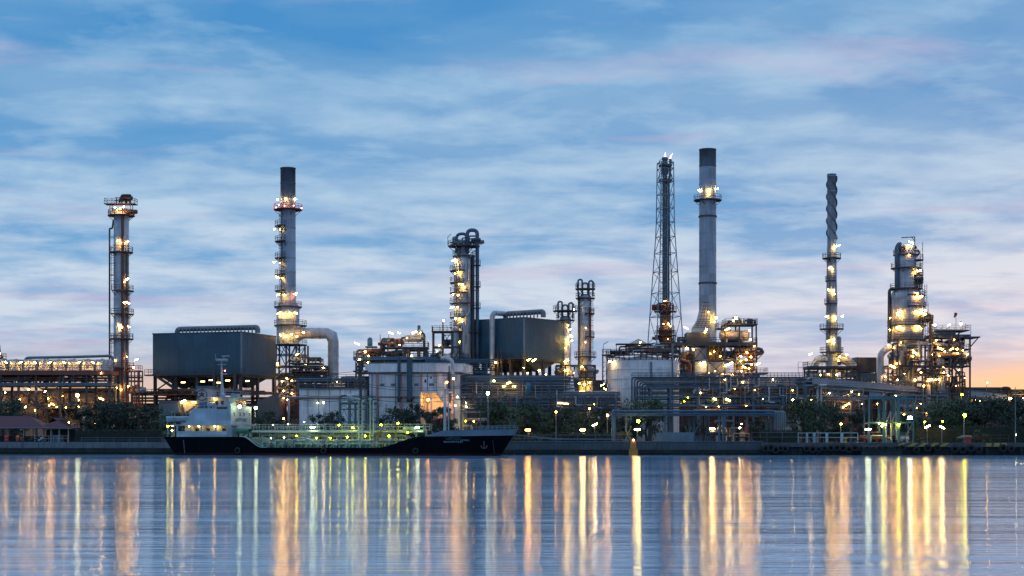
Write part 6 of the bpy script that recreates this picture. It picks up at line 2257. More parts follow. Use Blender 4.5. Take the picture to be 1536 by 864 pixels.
for k in range(36):
    px = 1042 + (k * 47) % 162
    pa = 568 + (k * 13) % 26
    pb = min(616, pa + 10 + (k * 11) % 20)
    xx = T.x(px)
    pipe_part(T, [(xx, -2.0, T.z(pa)), (xx, -2.3, T.z(pa + 1)), (xx, -2.3, T.z(pb)), (xx + (1.2 if k % 2 else -1.2), -2.3, T.z(pb))], .07 + .04 * (k % 3), ['grey', 'bluesteel', 'cream', 'silver', 'rust'][k % 5], .3, 6, 'drop_pipe')
b = MB()
rail_line(b, [(T.x(948), -2.2, T.z(567)), (T.x(1207), -2.2, T.z(567))], 1.1, 1.5, .09)
rail_line(b, [(T.x(948), 2.2, T.z(567)), (T.x(1207), 2.2, T.z(567))], 1.1, 1.5, .09)
T.part('railing', b, 'bluesteel')
b = MB()
for i in range(24):
    x = T.x(1046 + i * 6.7)
    b.box(x, x + .45, -1.9, -1.6, T.z(605), T.z(600))
b.beam((T.x(1045), -1.75, T.z(600)), (T.x(1207), -1.75, T.z(600)), .12)
T.part('cable_tray', b, 'bluesteel')
clutter(T, T.x(1040), T.x(1205), -1.6, 2.4, T.z(594), T.z(582), 44, 241, ['rust', 'cream', 'silver', 'grey'], .2)
clutter(T, T.x(1040), T.x(1205), -1.6, 2.4, .1, T.z(598), 30, 242, ['redsteel', 'cream', 'silver', 'grey', 'rust'], .4)
lamps(T, [(1049, 590, 'bulb', 'pale', .7), (1112, 574, 'bulb', 'warm', .8), (1157, 570, 'bulb', 'pale', .7), (1070, 599, 'tube', 'warm', .8), (1090, 600, 'tube', 'warm', 1.1), (1142, 599, 'bulb', 'cool', .5), (1057, 611, 'bulb', 'pale', .5), (1117, 609, 'bulb', 'warm', .5), (1030, 597, 'bulb', 'yg', .6), (1025, 602, 'bulb', 'yg', .5), (1085, 570, 'bulb', 'warm', .5), (1078, 583, 'bulb', 'warm', .4), (1130, 585, 'bulb', 'warm', .5), (1100, 584, 'bulb', 'warm', .4), (1160, 584, 'bulb', 'warm', .4), (1076, 610, 'bulb', 'warm', .5), (1186, 586, 'bulb', 'warm', .5), (1062, 571, 'bulb', 'warm', .4)], -2.3)

# receding bridge
A = Vector(((1206 - 768) / F * 344, 344, 0))
Bv = Vector(((1545 - 768) / F * 500, 500, 0))
d = Bv - A
T = Thing('pipe_bridge', 'long blue pipe bridge receding past the lit reactor towards the horizon', 'pipe bridge', 1206, 344, rz=math.atan2(d.y, d.x))
Lb = d.length
zd = T.z(577)
zu = T.z(565)
b = MB()
b.box(0, Lb, -2.2, -1.9, zd, zd + 1.3)
b.box(0, Lb, 1.9, 2.2, zd, zd + 1.3)
b.box(0, Lb, -1.9, 1.9, zd - .3, zd)
T.part('girder', b, 'flareblue')
for i, (yy, zz, r, c) in enumerate([(-1.6, zd + 1.4, .2, 'grey'), (-.9, zd + 1.3, .28, 'silver'), (0, zd + .5, .35, 'bluesteel'), (.9, zd + 1.3, .24, 'bluesteel'), (-2.35, zd + .1, .14, 'grey'), (-2.35, zd - .6, .16, 'bluesteel')]):
    pipe_part(T, [(0, yy, zz), (Lb, yy, zz)], r, c)
b = MB()
rail_line(b, [(0, -2.1, zd + 1.3), (Lb, -2.1, zd + 1.3)], 1.1, 2.2, .09)
T.part('railing', b, 'steel')
for i in range(1, 11):
    x = Lb * i / 10.5
    b = MB()
    for yy in (-1.8, 1.8):
        b.beam((x, yy, 0), (x, yy, zd - .3), .45)
    b.beam((x, -1.8, zd * .6), (x, 1.8, zd * .6), .3)
    b.beam((x, -1.8, 0), (x, 1.8, zd * .6), .15)
    T.part('trestle', b, 'bluesteel')
for i in range(16):
    x = 3 + i * 9
    b = MB()
    if i % 4 != 3:
        b.beam((x, -2.0, zd - .4), (x + 4.5, -2.0, zd - 2.2), .14)
        b.beam((x + 9, -2.0, zd - .4), (x + 4.5, -2.0, zd - 2.2), .14)
        b.beam((x, -2.0, zd - 2.3), (x + 9, -2.0, zd - 2.3), .2)
        T.part('truss', b, 'grey')
lmp = random.Random(21)
for i in range(9):
    lamp(T, 70 + i * 9.5, -2.7, zd - 2.5 + lmp.uniform(-.6, .6), 'bulb', ['warm', 'pale', 'sod'][i % 3], lmp.uniform(.6, 1.1))
T.part('sign_panel', MB().box(34, 42, -2.28, -2.22, zd - 2.0, zd - .3), 'bluepaint')

# --- Q. twisted stack
T = Thing('chimney_stack', 'thin dark stack with spiral strakes round its upper half', 'stack', 1247.5, 412)
r0 = 6.6 * T.s
zs = T.z(261)
column_shell(T, 0, 0, [(10 * T.s, 0), (9 * T.s, T.z(540)), (8.4 * T.s, T.z(475)), (r0 * 1.05, T.z(380)), (r0, T.z(362))], 'stackgrey', [T.z(p) for p in (375, 395, 410, 430, 445, 470, 510)], 28)
column_shell(T, 0, 0, [(r0, T.z(362)), (r0, zs - .3), (r0 * 1.05, zs - .3), (r0 * 1.05, zs), (r0 * .88, zs), (r0 * .88, zs - 2)], 'stackgrey', [T.z(264), T.z(287), T.z(312), T.z(336)], 28, 'stack_top')
b = MB()
za, zb = T.z(360), T.z(265)
turns = 1.75
for s_ in range(3):
    vs, fs = [], []
    N = 90
    for i in range(N + 1):
        t = i / N
        a = -2 * PI * (turns * t + s_ / 3)
        z = za + (zb - za) * t
        ca, sa = math.cos(a), math.sin(a)
        for rr_, dz in ((r0 * .98, -.07), (r0 + .34, -.07), (r0 + .34, .07), (r0 * .98, .07)):
            vs.append((rr_ * ca, rr_ * sa, z + dz))
    for i in range(N):
        for j in range(4):
            j2 = (j + 1) % 4
            fs.append((i * 4 + j, i * 4 + j2, (i + 1) * 4 + j2, (i + 1) * 4 + j))
    b.add(vs, fs, 0, False)
T.part('spiral_rib', b, 'stackdark')
for py, ro, a0, a1 in [(387, 14, 0, 2 * PI), (421, 9.6, 2.2, 5.2), (455, 11, 2.0, 5.4), (493, 18, 0, 2 * PI), (528, 17.5, 2.4, 6.6)]:
    ring_platform(T, 0, 0, T.z(py), r0, ro * T.s, a0, a1)
for pa, pb in ((528, 493), (493, 455), (455, 421), (421, 387)):
    ladder(T, -r0 * .9, -r0 * 1.2, T.z(pa), T.z(pb) + .8)
lamps(T, [(1252, 371, 'bulb', 'warm', 1.4, -1.7), (1257, 369, 'tube', 'pale', .8, -.8), (1249, 374, 'bulb', 'warm', .9, -1.9), (1243, 402, 'tube', 'pale', .8, -1.5), (1246, 405, 'bulb', 'warm', 1.1, -1.9), (1242, 436, 'tube', 'warm', .9, -1.6), (1248, 437, 'bulb', 'warm', 1.3, -2.0), (1249, 442, 'bulb', 'warm', .8, -2.1), (1239, 475, 'tube', 'pale', .9, -1.0), (1249, 476, 'bulb', 'warm', 1.3, -2.3), (1250, 480, 'bulb', 'warm', .9, -2.3), (1262, 475, 'bulb', 'pale', 1.2, -1.0), (1241, 512, 'tube', 'warm', .9, -1.8), (1247, 510, 'bulb', 'warm', 1.4, -2.4), (1248, 515, 'bulb', 'warm', 1.0, -2.4), (1256, 536, 'bulb', 'warm', 1.1, -2.7), (1267, 533, 'bulb', 'warm', 1.5, -2.5), (1213, 532, 'tube', 'pale', 1.1, -2.5), (1254, 542, 'bulb', 'warm', 1.0, -3), (1240, 562, 'bulb', 'warm', 1.1, -2.6), (1252, 563, 'bulb', 'warm', 1.1, -2.6), (1228, 563, 'bulb', 'warm', .8, -2.6)])
pipe_part(T, [(T.x(1242), 0, T.z(538)), (T.x(1226), 0, T.z(538)), (T.x(1221), 0, T.z(551))], 1.0, 'silver', 2.0, 14, 'flue_duct')
pipe_part(T, [(T.x(1253), 0, T.z(537)), (T.x(1270), 0, T.z(540)), (T.x(1281), 0, T.z(551))], 1.15, 'silver', 2.0, 14, 'flue_duct')
vessel(T, T.x(1259), 1.0, T.z(548), T.z(504), .7, 'stackgrey')
steel_frame(T, [T.x(p) for p in (1210, 1230, 1248, 1266, 1285)], [-3, 3], [T.z(569), T.z(552)], 'steel', .4, False)
deck(T, T.x(1208), T.x(1287), -3.4, 3.4, T.z(550), 'steel', 'rust', t=.6)
b = MB()
rail_line(b, [(T.x(1194), -3.2, T.z(562)), (T.x(1208), -3.2, T.z(562))], T.z(544) - T.z(562), 1.2, .09)
T.part('end_frame', b, 'rust')
clutter(T, T.x(1212), T.x(1282), -2.6, 2, T.z(569), T.z(553), 26, 251, ['cream', 'silver', 'rust', 'grey'], .45)
clutter(T, T.x(1212), T.x(1282), -2.6, 2, .1, T.z(572), 26, 252, ['cream', 'silver', 'rust', 'grey'], .4)
T.part('service_pole', MB().beam((T.x(1281), -4, 0), (T.x(1281), -4, T.z(537)), .28), 'steel')

# --- R. brown heater box
T = Thing('heater_box', 'brown ribbed heater box between the spiral stack and the lit reactor', 'heater', 1300, 414)
b = MB()
b.box(T.x(1283), T.x(1315), 0, 7, T.z(558), T.z(536))
for i in range(9):
    x = T.x(1284) + i * .62
    b.box(x, x + .2, -.08, 0, T.z(557), T.z(537))
T.part('casing_cladding', b, 'brownpanel')
b = MB()
b.box(T.x(1286), T.x(1314), -.5, 5, T.z(572), T.z(558) - .3)
for i in range(6):
    x = T.x(1287) + i * .9
    b.box(x, x + .3, -.58, -.5, T.z(571), T.z(559))
T.part('lower_cladding', b, 'shipgrey')
b = MB()
for px in (1284, 1299, 1314):
    for yy in (.3, 6.5):
        b.beam((T.x(px), yy, 0), (T.x(px), yy, T.z(558)), .4)
T.part('leg_frame', b, 'steel')

# --- S. reactor regenerator
T = Thing('cracking_reactor', 'fat stepped silver reactor tower blazing with lamps beside the steel frame', 'reactor', 1360, 404)
rl, ru = 25 * T.s, 15.5 * T.s
cu = T.x(1359)
column_shell(T, 0, 0, [(15.5 * T.s, 0), (15.5 * T.s, T.z(545)), (16 * T.s, T.z(513)), (rl, T.z(508)), (rl, T.z(447)), (rl * .93, T.z(441)), (ru * 1.15, T.z(434)), (ru, T.z(432))], 'silver', [T.z(p) for p in (449, 462, 474, 486, 498, 520, 532)], 40)
column_shell(T, cu, 0, [(ru, T.z(433)), (ru, T.z(380)), (ru * .8, T.z(376)), (ru * .8, T.z(371)), (ru * .5, T.z(368)), (0, T.z(366))], 'silver', [T.z(p) for p in (392, 404, 418)], 32, 'upper_shell')
for py, ro, cx in [(402, 22.5, cu), (433, 24, cu), (443, 28, 0), (460, 28, 0), (488, 29, 0), (510, 29, 0), (549, 27, 0), (382, 19, cu)]:
    if py in (443, 460):
        ring_platform(T, cx, 0, T.z(py), rl * .9, ro * T.s, -1.75, .5)
    else:
        ring_platform(T, cx, 0, T.z(py), ru * .9 if cx else rl * .95 if py < 511 else 15 * T.s, ro * T.s, mat='steel', rail='rust')
for py in (390, 413, 424):
    deck(T, T.x(1366), T.x(1382), -2.2, .8, T.z(py), 'steel', 'steel')
for pa, pb, px in ((433, 402, 1378), (460, 433, 1386), (488, 460, 1388), (510, 488, 1387), (402, 382, 1376)):
    ladder(T, T.x(px), -1.6, T.z(pa), T.z(pb) + 1)
pipe_part(T, [(T.x(1350), -1.4, T.z(376)), (T.x(1348), -1.4, T.z(366)), (T.x(1343.5), -1.4, T.z(372)), (T.x(1343.5), -1.4, T.z(450))], .62, 'bluesteel', 1.4, 12, 'overhead_pipe')
pipe_part(T, [(T.x(1344), -.8, T.z(434)), (T.x(1333), -.8, T.z(434)), (T.x(1332.5), -.8, T.z(515))], .42, 'steel', .9, 12, 'side_pipe')
pipe_part(T, [(T.x(1337.5), -1.6, T.z(440)), (T.x(1337.5), -1.6, T.z(512))], .36, 'silver', None, 12, 'side_pipe')
pipe_part(T, [(T.x(1353), -2.4, T.z(521)), (T.x(1330), -2.6, T.z(521)), (T.x(1317), -2.6, T.z(532)), (T.x(1317), -2.6, T.z(580))], .85, 'silver', 2.4, 14, 'regenerator_duct')
pipe_part(T, [(T.x(1375), -3.8, T.z(513)), (T.x(1375), -3.8, T.z(545))], .5, 'silver', None, 12, 'side_pipe')
pipe_part(T, [(T.x(1384), -2.4, T.z(470)), (T.x(1392), -2.4, T.z(474)), (T.x(1392), -2.4, T.z(560))], .4, 'rust', .9, 10, 'side_pipe')
b = MB()
b.beam((T.x(1371), -.8, T.z(402)), (T.x(1371), -.8, T.z(356)), .2)
b.beam((T.x(1351), -.8, T.z(357)), (T.x(1371), -.8, T.z(356)), .22)
b.beam((T.x(1366), -.8, T.z(356)), (T.x(1371), -.8, T.z(362)), .14)
T.part('davit_arm', b, 'steel')
b = MB()
b.beam((T.x(1382.5), -1, T.z(460)), (T.x(1382.5), -1, T.z(364)), .12)
for i in range(10):
    b.beam((T.x(1380.5), -1, T.z(455 - i * 9)), (T.x(1382.5), -1, T.z(455 - i * 9)), .08)
T.part('lightning_mast', b, 'steel')
clutter(T, T.x(1349), T.x(1378), -2.4, 1, T.z(382), T.z(366), 10, 261, ['rust', 'steel', 'silver'], .4)
clutter(T, T.x(1366), T.x(1380), -2.2, .5, T.z(433), T.z(403), 9, 262, ['rust', 'steel', 'silver'], .3)
clutter(T, T.x(1366), T.x(1392), -4.8, -2, T.z(488), T.z(462), 12, 263, ['rust', 'steel', 'silver'], .3)
clutter(T, T.x(1333), T.x(1390), -5, -3.2, T.z(549), T.z(515), 26, 264, ['rust', 'steel', 'silver', 'cream'], .3)
steel_frame(T, [T.x(p) for p in (1326, 1343, 1360, 1377, 1393)], [-4.4, 3], [T.z(572), T.z(549)], 'steel', .4, True)
clutter(T, T.x(1322), T.x(1394), -4, 1, .1, T.z(552), 46, 265, ['rust', 'steel', 'silver', 'cream'], .4)
stairs(T, (T.x(1340), -4.8, T.z(572)), (T.x(1362), -4.8, T.z(551)), 'steel')
lamps(T, [(1364, 365, 'tube', 'pale', 1.4, -1.8), (1357, 371, 'bulb', 'sod', 1.0, -2.6), (1360, 384, 'bulb', 'sod', .6, -2.9), (1372, 408, 'bulb', 'warm', 1.2, -2.6), (1377, 407, 'bulb', 'pale', 1.1, -2.0),
          (1370, 443, 'bulb', 'sod', 1.5, -4.0), (1374, 447, 'bulb', 'sod', 1.3, -4.2), (1367, 448, 'bulb', 'sod', 1.0, -4.4), (1378, 446, 'bulb', 'sod', .9, -3.4),
          (1343, 470, 'tube', 'warm', 1.3, -4.2), (1341, 474, 'bulb', 'warm', 1.1, -4.0), (1346, 476, 'bulb', 'warm', .9, -4.4), (1372, 471, 'tube', 'warm', 1.2, -4.6), (1380, 472, 'tube', 'warm', 1.3, -3.8), (1384, 467, 'bulb', 'pale', 1.2, -3.0), (1368, 470, 'tube', 'warm', .9, -4.6), (1332, 478, 'bulb', 'warm', .6, -2.4),
          (1340, 493, 'bulb', 'warm', 1.3, -4.0), (1346, 494, 'tube', 'warm', 1.2, -4.4), (1371, 492, 'bulb', 'warm', 1.4, -4.6), (1368, 496, 'bulb', 'warm', .9, -4.7), (1375, 495, 'bulb', 'warm', .9, -4.4), (1331, 496, 'bulb', 'warm', .8, -2.6), (1346, 515, 'bulb', 'warm', .7, -3.6),
          (1327, 519, 'bulb', 'warm', .9, -4.0), (1335, 523, 'bulb', 'warm', .9, -4.2), (1366, 531, 'tube', 'warm', 1.4, -4.6), (1362, 536, 'bulb', 'sod', 1.0, -4.6), (1363, 527, 'bulb', 'warm', .7, -4.4), (1392, 533, 'bulb', 'warm', 1.2, -3.6), (1332, 551, 'tube', 'sod', 1.5, -5.0), (1338, 547, 'bulb', 'warm', .9, -4.8),
          (1365, 571, 'bulb', 'warm', 1.4, -5.0), (1387, 571, 'tube', 'warm', 1.4, -5.0), (1395, 571, 'bulb', 'pale', 1.1, -5.0), (1339, 571, 'bulb', 'pale', .8, -5.0), (1350, 562, 'bulb', 'warm', .8, -4.9), (1374, 560, 'bulb', 'warm', .8, -4.9), (1322, 566, 'bulb', 'warm', .8, -4.4)])

# --- T. open steel frame beside the reactor
T = Thing('process_module', 'tall open steel frame with a cantilever roof deck beside the lit reactor', 'process frame', 1420, 406)
zr_ = T.z(503)
steel_frame(T, [T.x(p) for p in (1393, 1418, 1434, 1449)], [-3.5, 3.5], [T.z(590), T.z(549), T.z(524), zr_], 'steel', .38, True)
deck(T, T.x(1390), T.x(1464), -3.8, 3.8, T.z(506), 'steel', 'steel', False)
deck(T, T.x(1398), T.x(1448), -3.8, 3.8, T.z(496), 'steel', 'rust')
deck(T, T.x(1392), T.x(1450), -3.8, 3.8, T.z(524), 'steel', 'rust')
deck(T, T.x(1392), T.x(1450), -3.8, 3.8, T.z(549), 'steel', 'rust')
T.part('brace', MB().beam((T.x(1463), -3.5, T.z(506)), (T.x(1450), -3.5, T.z(521)), .25), 'steel')
T.part('brace', MB().beam((T.x(1418), -3.5, T.z(519)), (T.x(1434), -3.5, T.z(500)), .3), 'steel')
clutter(T, T.x(1394), T.x(1416), -3, 2, T.z(524), T.z(508), 14, 271, ['rust', 'steel', 'silver'], .4)
clutter(T, T.x(1394), T.x(1446), -3, 2, T.z(549), T.z(527), 30, 272, ['rust', 'steel', 'silver', 'redsteel'], .4)
clutter(T, T.x(1394), T.x(1416), -3, 2, T.z(588), T.z(552), 24, 273, ['rust', 'steel', 'redsteel', 'cream'], .4)
clutter(T, T.x(1418), T.x(1448), -3, 2, T.z(590), T.z(553), 10, 274, ['rust', 'steel', 'redsteel'], .3)
drum(T, T.x(1398), T.x(1430), -1, T.z(499), .8, 'silver', 'drum')
clutter(T, T.x(1418), T.x(1448), -3, 2, T.z(524), T.z(508), 12, 275, ['rust', 'silver', 'steel'], .4)
clutter(T, T.x(1394), T.x(1446), -3.6, -2.5, T.z(549), T.z(528), 16, 276, ['silver', 'cream', 'rust'], .4)
deck(T, T.x(1394), T.x(1420), -4.6, -3.5, T.z(536), 'steel', 'rust')
deck(T, T.x(1394), T.x(1420), -4.6, -3.5, T.z(562), 'steel', 'rust')
stairs(T, (T.x(1422), -4.2, T.z(549)), (T.x(1440), -4.2, T.z(525)), 'steel')
stairs(T, (T.x(1440), -4.2, T.z(574)), (T.x(1422), -4.2, T.z(550)), 'steel')
vessel(T, T.x(1408), -2, T.z(590), T.z(552), 1.2, 'silver')
b = MB()
b.pipe([(T.x(1380), -2.5, T.z(513)), (T.x(1402), -2.5, T.z(517)), (T.x(1440), -2.5, T.z(521))], .5, 1, 10)
T.part('pipe', b, 'silver')
lamps(T, [(1396, 489, 'bulb', 'pale', 1.5), (1417, 489, 'tube', 'pale', .8), (1435, 487, 'bulb', 'pale', 1.6), (1404, 524, 'tube', 'warm', 1.5), (1421, 525, 'tube', 'warm', 1.0), (1429, 525, 'bulb', 'warm', 1.3), (1438, 527, 'bulb', 'warm', 1.1), (1430, 531, 'bulb', 'sod', .8), (1411, 528, 'bulb', 'warm', .8), (1403, 535, 'bulb', 'warm', .6), (1416, 564, 'bulb', 'sod', .9), (1402, 570, 'bulb', 'warm', 1.1), (1444, 533, 'bulb', 'warm', .9), (1432, 556, 'bulb', 'sod', .9), (1441, 568, 'bulb', 'warm', .8), (1398, 512, 'bulb', 'warm', .9), (1409, 560, 'bulb', 'warm', .9), (1425, 511, 'bulb', 'sod', .7), (1427, 580, 'bulb', 'warm', .6), (1409, 552, 'bulb', 'warm', .5)], -4.0)
T.part('lamp_mast', MB().beam((T.x(1443), -3, T.z(496)), (T.x(1443), -3, T.z(487)), .1), 'steel')
T.part('lamp_mast', MB().beam((T.x(1451), -3, T.z(503)), (T.x(1451), -3, T.z(488)), .1), 'steel')
# windsock
T2 = Thing('windsock', 'small drooping windsock on a thin mast over the open steel frame roof', 'windsock', 1434, 405.5, z=GZ + T.z(496))
T2.part('mast', MB().beam((0, 0, 0), (0, 0, T2.z(468)), .09), 'steel')
T2.part('sock', MB().sweep([(0, 0, T2.z(469.5)), (-.15, 0, T2.z(473)), (-.45, 0, T2.z(476))], [.42, .34, .2], 10), 'redsteel')

# --- U. far flat pipe rack at the east edge
T = Thing('pipe_rack', 'far low dark pipe rack on the horizon at the orange glow', 'pipe rack', 1500, 470)
for i, (py, c) in enumerate([(583, 'steel'), (586, 'rust'), (589, 'steel'), (594, 'rust')]):
    pipe_part(T, [(T.x(1445), i * .7, T.z(py)), (T.x(1515 + i * 30), i * .7, T.z(py))], .45, c)
steel_frame(T, [T.x(p) for p in (1447, 1468, 1489, 1512, 1560)], [-.5, 3], [T.z(600), T.z(585)], 'rust', .4, False)
T.part('end_frame', MB().pipe([(T.x(1500), -1, T.z(592)), (T.x(1500), -1, T.z(581)), (T.x(1514), -1, T.z(581)), (T.x(1516), -1, T.z(592))], .22, 1, 8), 'rust')
clutter(T, T.x(1447), T.x(1550), 0, 3, .1, T.z(596), 18, 281, ['rust', 'steel'], .4)
lamps(T, [(1419, 602, 'bulb', 'pale', 1.0), (1428, 602, 'bulb', 'warm', .8), (1460, 600, 'bulb', 'warm', 1.6), (1467, 601, 'bulb', 'sod', 1.2), (1486, 601, 'bulb', 'sod', 1.4), (1512, 598, 'flat', 'pale', 1.0), (1522, 598, 'flat', 'pale', 1.0), (1532, 598, 'flat', 'pale', 1.0)], -2)

# --- V. grey lattice loading racks behind the right-hand trees
for (px, D, x0, x1, pt, pm, nb, lab, seed, lm) in [
        (1252, 352, 1218, 1292, 583, 597, 5, 'grey braced loading rack under the bridge by the dark round tree', 291, [(1266, 608, 'bulb', 'sod', 1.1), (1262, 611, 'bulb', 'warm', .8), (1270, 606, 'bulb', 'warm', .8), (1275, 588, 'bulb', 'pale', .6), (1241, 590, 'bulb', 'pale', .6), (1285, 592, 'bulb', 'warm', .5)]),
        (1378, 346, 1340, 1418, 592, 606, 6, 'blue grey braced rack behind the loading gantry', 295, [(1340, 594, 'bulb', 'pale', .5), (1371, 612, 'bulb', 'warm', .5), (1386, 620, 'bulb', 'sod', .7), (1352, 622, 'bulb', 'warm', .6)])]:
    T = Thing('loading_rack', lab, 'rack', px, D)
    steel_frame(T, grid(T.x(x0), T.x(x1), nb), [-1.8, 2], [T.z(618), T.z(pm), T.z(pt)], 'grey', .28, True)
    for j, py in enumerate((pt + 3, pt + 8, pm + 4, 615)):
        pipe_part(T, [(T.x(x0), j * .6 - 1, T.z(py)), (T.x(x1), j * .6 - 1, T.z(py))], .2, ['bluesteel', 'grey', 'silver', 'rust'][j])
    clutter(T, T.x(x0 + 4), T.x(x1 - 4), -1.2, 2, .1, T.z(620), 22, seed, ['redsteel', 'rust', 'grey', 'cream'], .4)
    clutter(T, T.x(x0 + 4), T.x(x1 - 4), -1.2, 2, T.z(616), T.z(pm + 2), 16, seed + 1, ['redsteel', 'rust', 'grey', 'silver'], .3)
    b = MB()
    rail_line(b, [(T.x(x0), -1.9, T.z(pt)), (T.x(x1), -1.9, T.z(pt))], 1.1, 1.4, .08)
    T.part('railing', b, 'grey')
    lamps(T, lm, -2.2)
# pipe goal posts in front of it
T = Thing('pipe_support', 'pale square pipe portal in front of the loading rack', 'pipe support', 1231, 345)
pipe_part(T, [(T.x(1226), 0, 0), (T.x(1226), 0, T.z(578)), (T.x(1240), 0, T.z(578))], .28, 'silver', .5)
pipe_part(T, [(T.x(1232), .5, 0), (T.x(1232), .5, T.z(579))], .28, 'silver')
# parked cars behind the fence
for px, c, lab in ((1312, 'red', 'red car parked behind the loading gantry uprights'), (1330, 'shipwhite', 'white pickup car parked beside the red one behind the gantry')):
    x, y = on_dock(px, 13)
    T = Thing('parked_car', lab, 'car', px, y)
    b = MB()
    b.prism([(-2.1, -.85), (2.1, -.85), (2.1, .85), (-2.1, .85)], .35, .95)
    T.part('body', b, c)
    b = MB()
    b.add([(-1.3, -.75, .95), (1.1, -.75, .95), (1.1, .75, .95), (-1.3, .75, .95), (-.8, -.65, 1.5), (.5, -.65, 1.5), (.5, .65, 1.5), (-.8, .65, 1.5)], [(0, 1, 5, 4), (1, 2, 6, 5), (2, 3, 7, 6), (3, 0, 4, 7), (4, 5, 6, 7)])
    T.part('cabin', b, 'glass')
    T.part('roof', MB().box(-.78, .48, -.63, .63, 1.5, 1.55), c)
    for xx in (-1.3, 1.3):
        for yy in (-.82, .82):
            T.part('wheel', MB().lathe([(0, -.1), (.3, -.1), (.34, 0), (.3, .1), (0, .1)], (xx, yy, .34), 14, axis='y'), 'rubber')

# --- Y. power pole and cables in front of the white building
x, y = on_dock(541, 22)
T = Thing('utility_pole', 'dark utility pole with three crossarms in front of the large white building', 'utility pole', 541, y)
b = MB()
b.beam((0, 0, 0), (0, 0, T.z(541)), .55)
T.part('post', b, 'steel')
for py in (555, 577, 595):
    b = MB()
    b.beam((-1.5, -.35, T.z(py + 2)), (0, -.35, T.z(py)), .16)
    b.beam((1.5, -.35, T.z(py + 2)), (0, -.35, T.z(py)), .16)
    b.beam((-1.5, -.35, T.z(py + 3)), (1.5, -.35, T.z(py + 3)), .14)
    c_arm = T.part('crossarm', b, 'steel')
    for sx in (-1.4, 1.4):
        T.part('insulator', MB().lathe([(.07, 0), (.13, .05), (.07, .12), (.13, .18), (.07, .25)], (sx, -.35, T.z(py + 3) + .08), 8), 'rust', c_arm)
for k, (py, sag) in enumerate(((556, 1.0), (575, .9), (578, 1.1), (592, .8), (597, 1.0))):
    o = MB()
    p0, p1 = (T.x(420), 2, T.z(py - 3)), (T.x(705), -3, T.z(py + 2))
    pole_z = T.z(py)
    pts = []
    for (a_, c__) in (((T.x(420), 1, T.z(py - 8 + k)), (0, -.4, pole_z)), ((0, -.4, pole_z), (T.x(712), -2, T.z(py + 3 - k)))):
        for i in range(9):
            t = i / 8
            pts.append((a_[0] + (c__[0] - a_[0]) * t, a_[1] + (c__[1] - a_[1]) * t, a_[2] + (c__[2] - a_[2]) * t - sag * 4 * t * (1 - t)))
    o.sweep(pts[:9] + pts[10:], .045, 5)
    c = o.build('power_cable', 'cable')
    c.location = T.o.location
    tag(c, ['topmost black cable slung from the utility pole across the white walls', 'second black cable down on the utility pole', 'middle black cable just below the second crossarm of the pole', 'black cable slung at the lowest crossarm of the utility pole', 'lowest black cable slung below every crossarm of the pole'][k], 'cable', 'cables on the utility pole')

# --- dark units standing deep in the plant, seen through the steelwork
def back_shed(px0, px1, py, D, mat, label, dep=8, gable=False):
    T = Thing('plant_shed', label, 'shed', (px0 + px1) / 2, D)
    x0, x1, z = T.x(px0), T.x(px1), T.z(py)
    b = MB().box(x0, x1, 0, dep, 0, z)
    k = int((x1 - x0) / 1.6)
    for i in range(k):
        x = x0 + .5 + i * 1.6
        b.box(x, x + .3, -.08, 0, .1, z - .1)
    T.part('wall', b, mat)
    T.part('roof', MB().box(x0 - .3, x1 + .3, -.4, dep + .3, z, z + .3), 'steel')
    r_ = random.Random(int(px0) + 3)
    for i in range(max(2, k // 4)):
        x = r_.uniform(x0 + 1, x1 - 1)
        T.part('window', MB().box(x - .5, x + .5, -.12, -.085, z * .45, z * .45 + 1.1), 'glass')
    return T


T = back_shed(-30, 60, 588, 380, 'brownpanel', 'dark ribbed shed standing under the west half of the fan coolers')
lamps(T, [(14, 612, 'bulb', 'warm', 1.1), (30, 598, 'bulb', 'sod', .9), (45, 614, 'bulb', 'warm', 1.1), (53, 603, 'bulb', 'warm', .9), (4, 600, 'bulb', 'sod', .7)], -1.0)
T = back_shed(64, 172, 584, 382, 'brownpanel', 'dark brown ribbed shed standing under the east half of the fan coolers')
lamps(T, [(74, 598, 'bulb', 'warm', .9), (96, 594, 'bulb', 'warm', .6), (104, 615, 'bulb', 'sod', 1.0), (120, 600, 'bulb', 'warm', .6), (146, 596, 'bulb', 'sod', .7), (155, 618, 'bulb', 'warm', .8), (134, 611, 'bulb', 'warm', 1.2), (87, 611, 'bulb', 'warm', 1.1), (114, 609, 'bulb', 'warm', 1.0), (70, 614, 'bulb', 'sod', .9), (143, 608, 'bulb', 'sod', .9)], -1.0)
back_shed(196, 372, 607, 398, 'steel', 'long low dark shed far back below the first boiler house')
back_shed(520, 655, 566, 392, 'steel', 'dark shed hidden behind the large white building')
back_shed(655, 905, 572, 394, 'boiler', 'long dark blue shed far behind the middle pipe racks')
T = back_shed(1012, 1112, 570, 408, 'brownpanel', 'dark brown shed behind the furnace block legs')
T = back_shed(1116, 1206, 585, 420, 'brownpanel', 'low dark shed between the furnace block and the spiral stack')
T = back_shed(1206, 1318, 577, 424, 'brownpanel', 'dark shed behind the spiral stack table')
T = back_shed(1320, 1452, 583, 422, 'brownpanel', 'dark shed behind the reactor legs and open frame')
T = back_shed(1456, 1575, 597, 500, 'steel', 'far dark shed on the horizon past the pipe bridge')
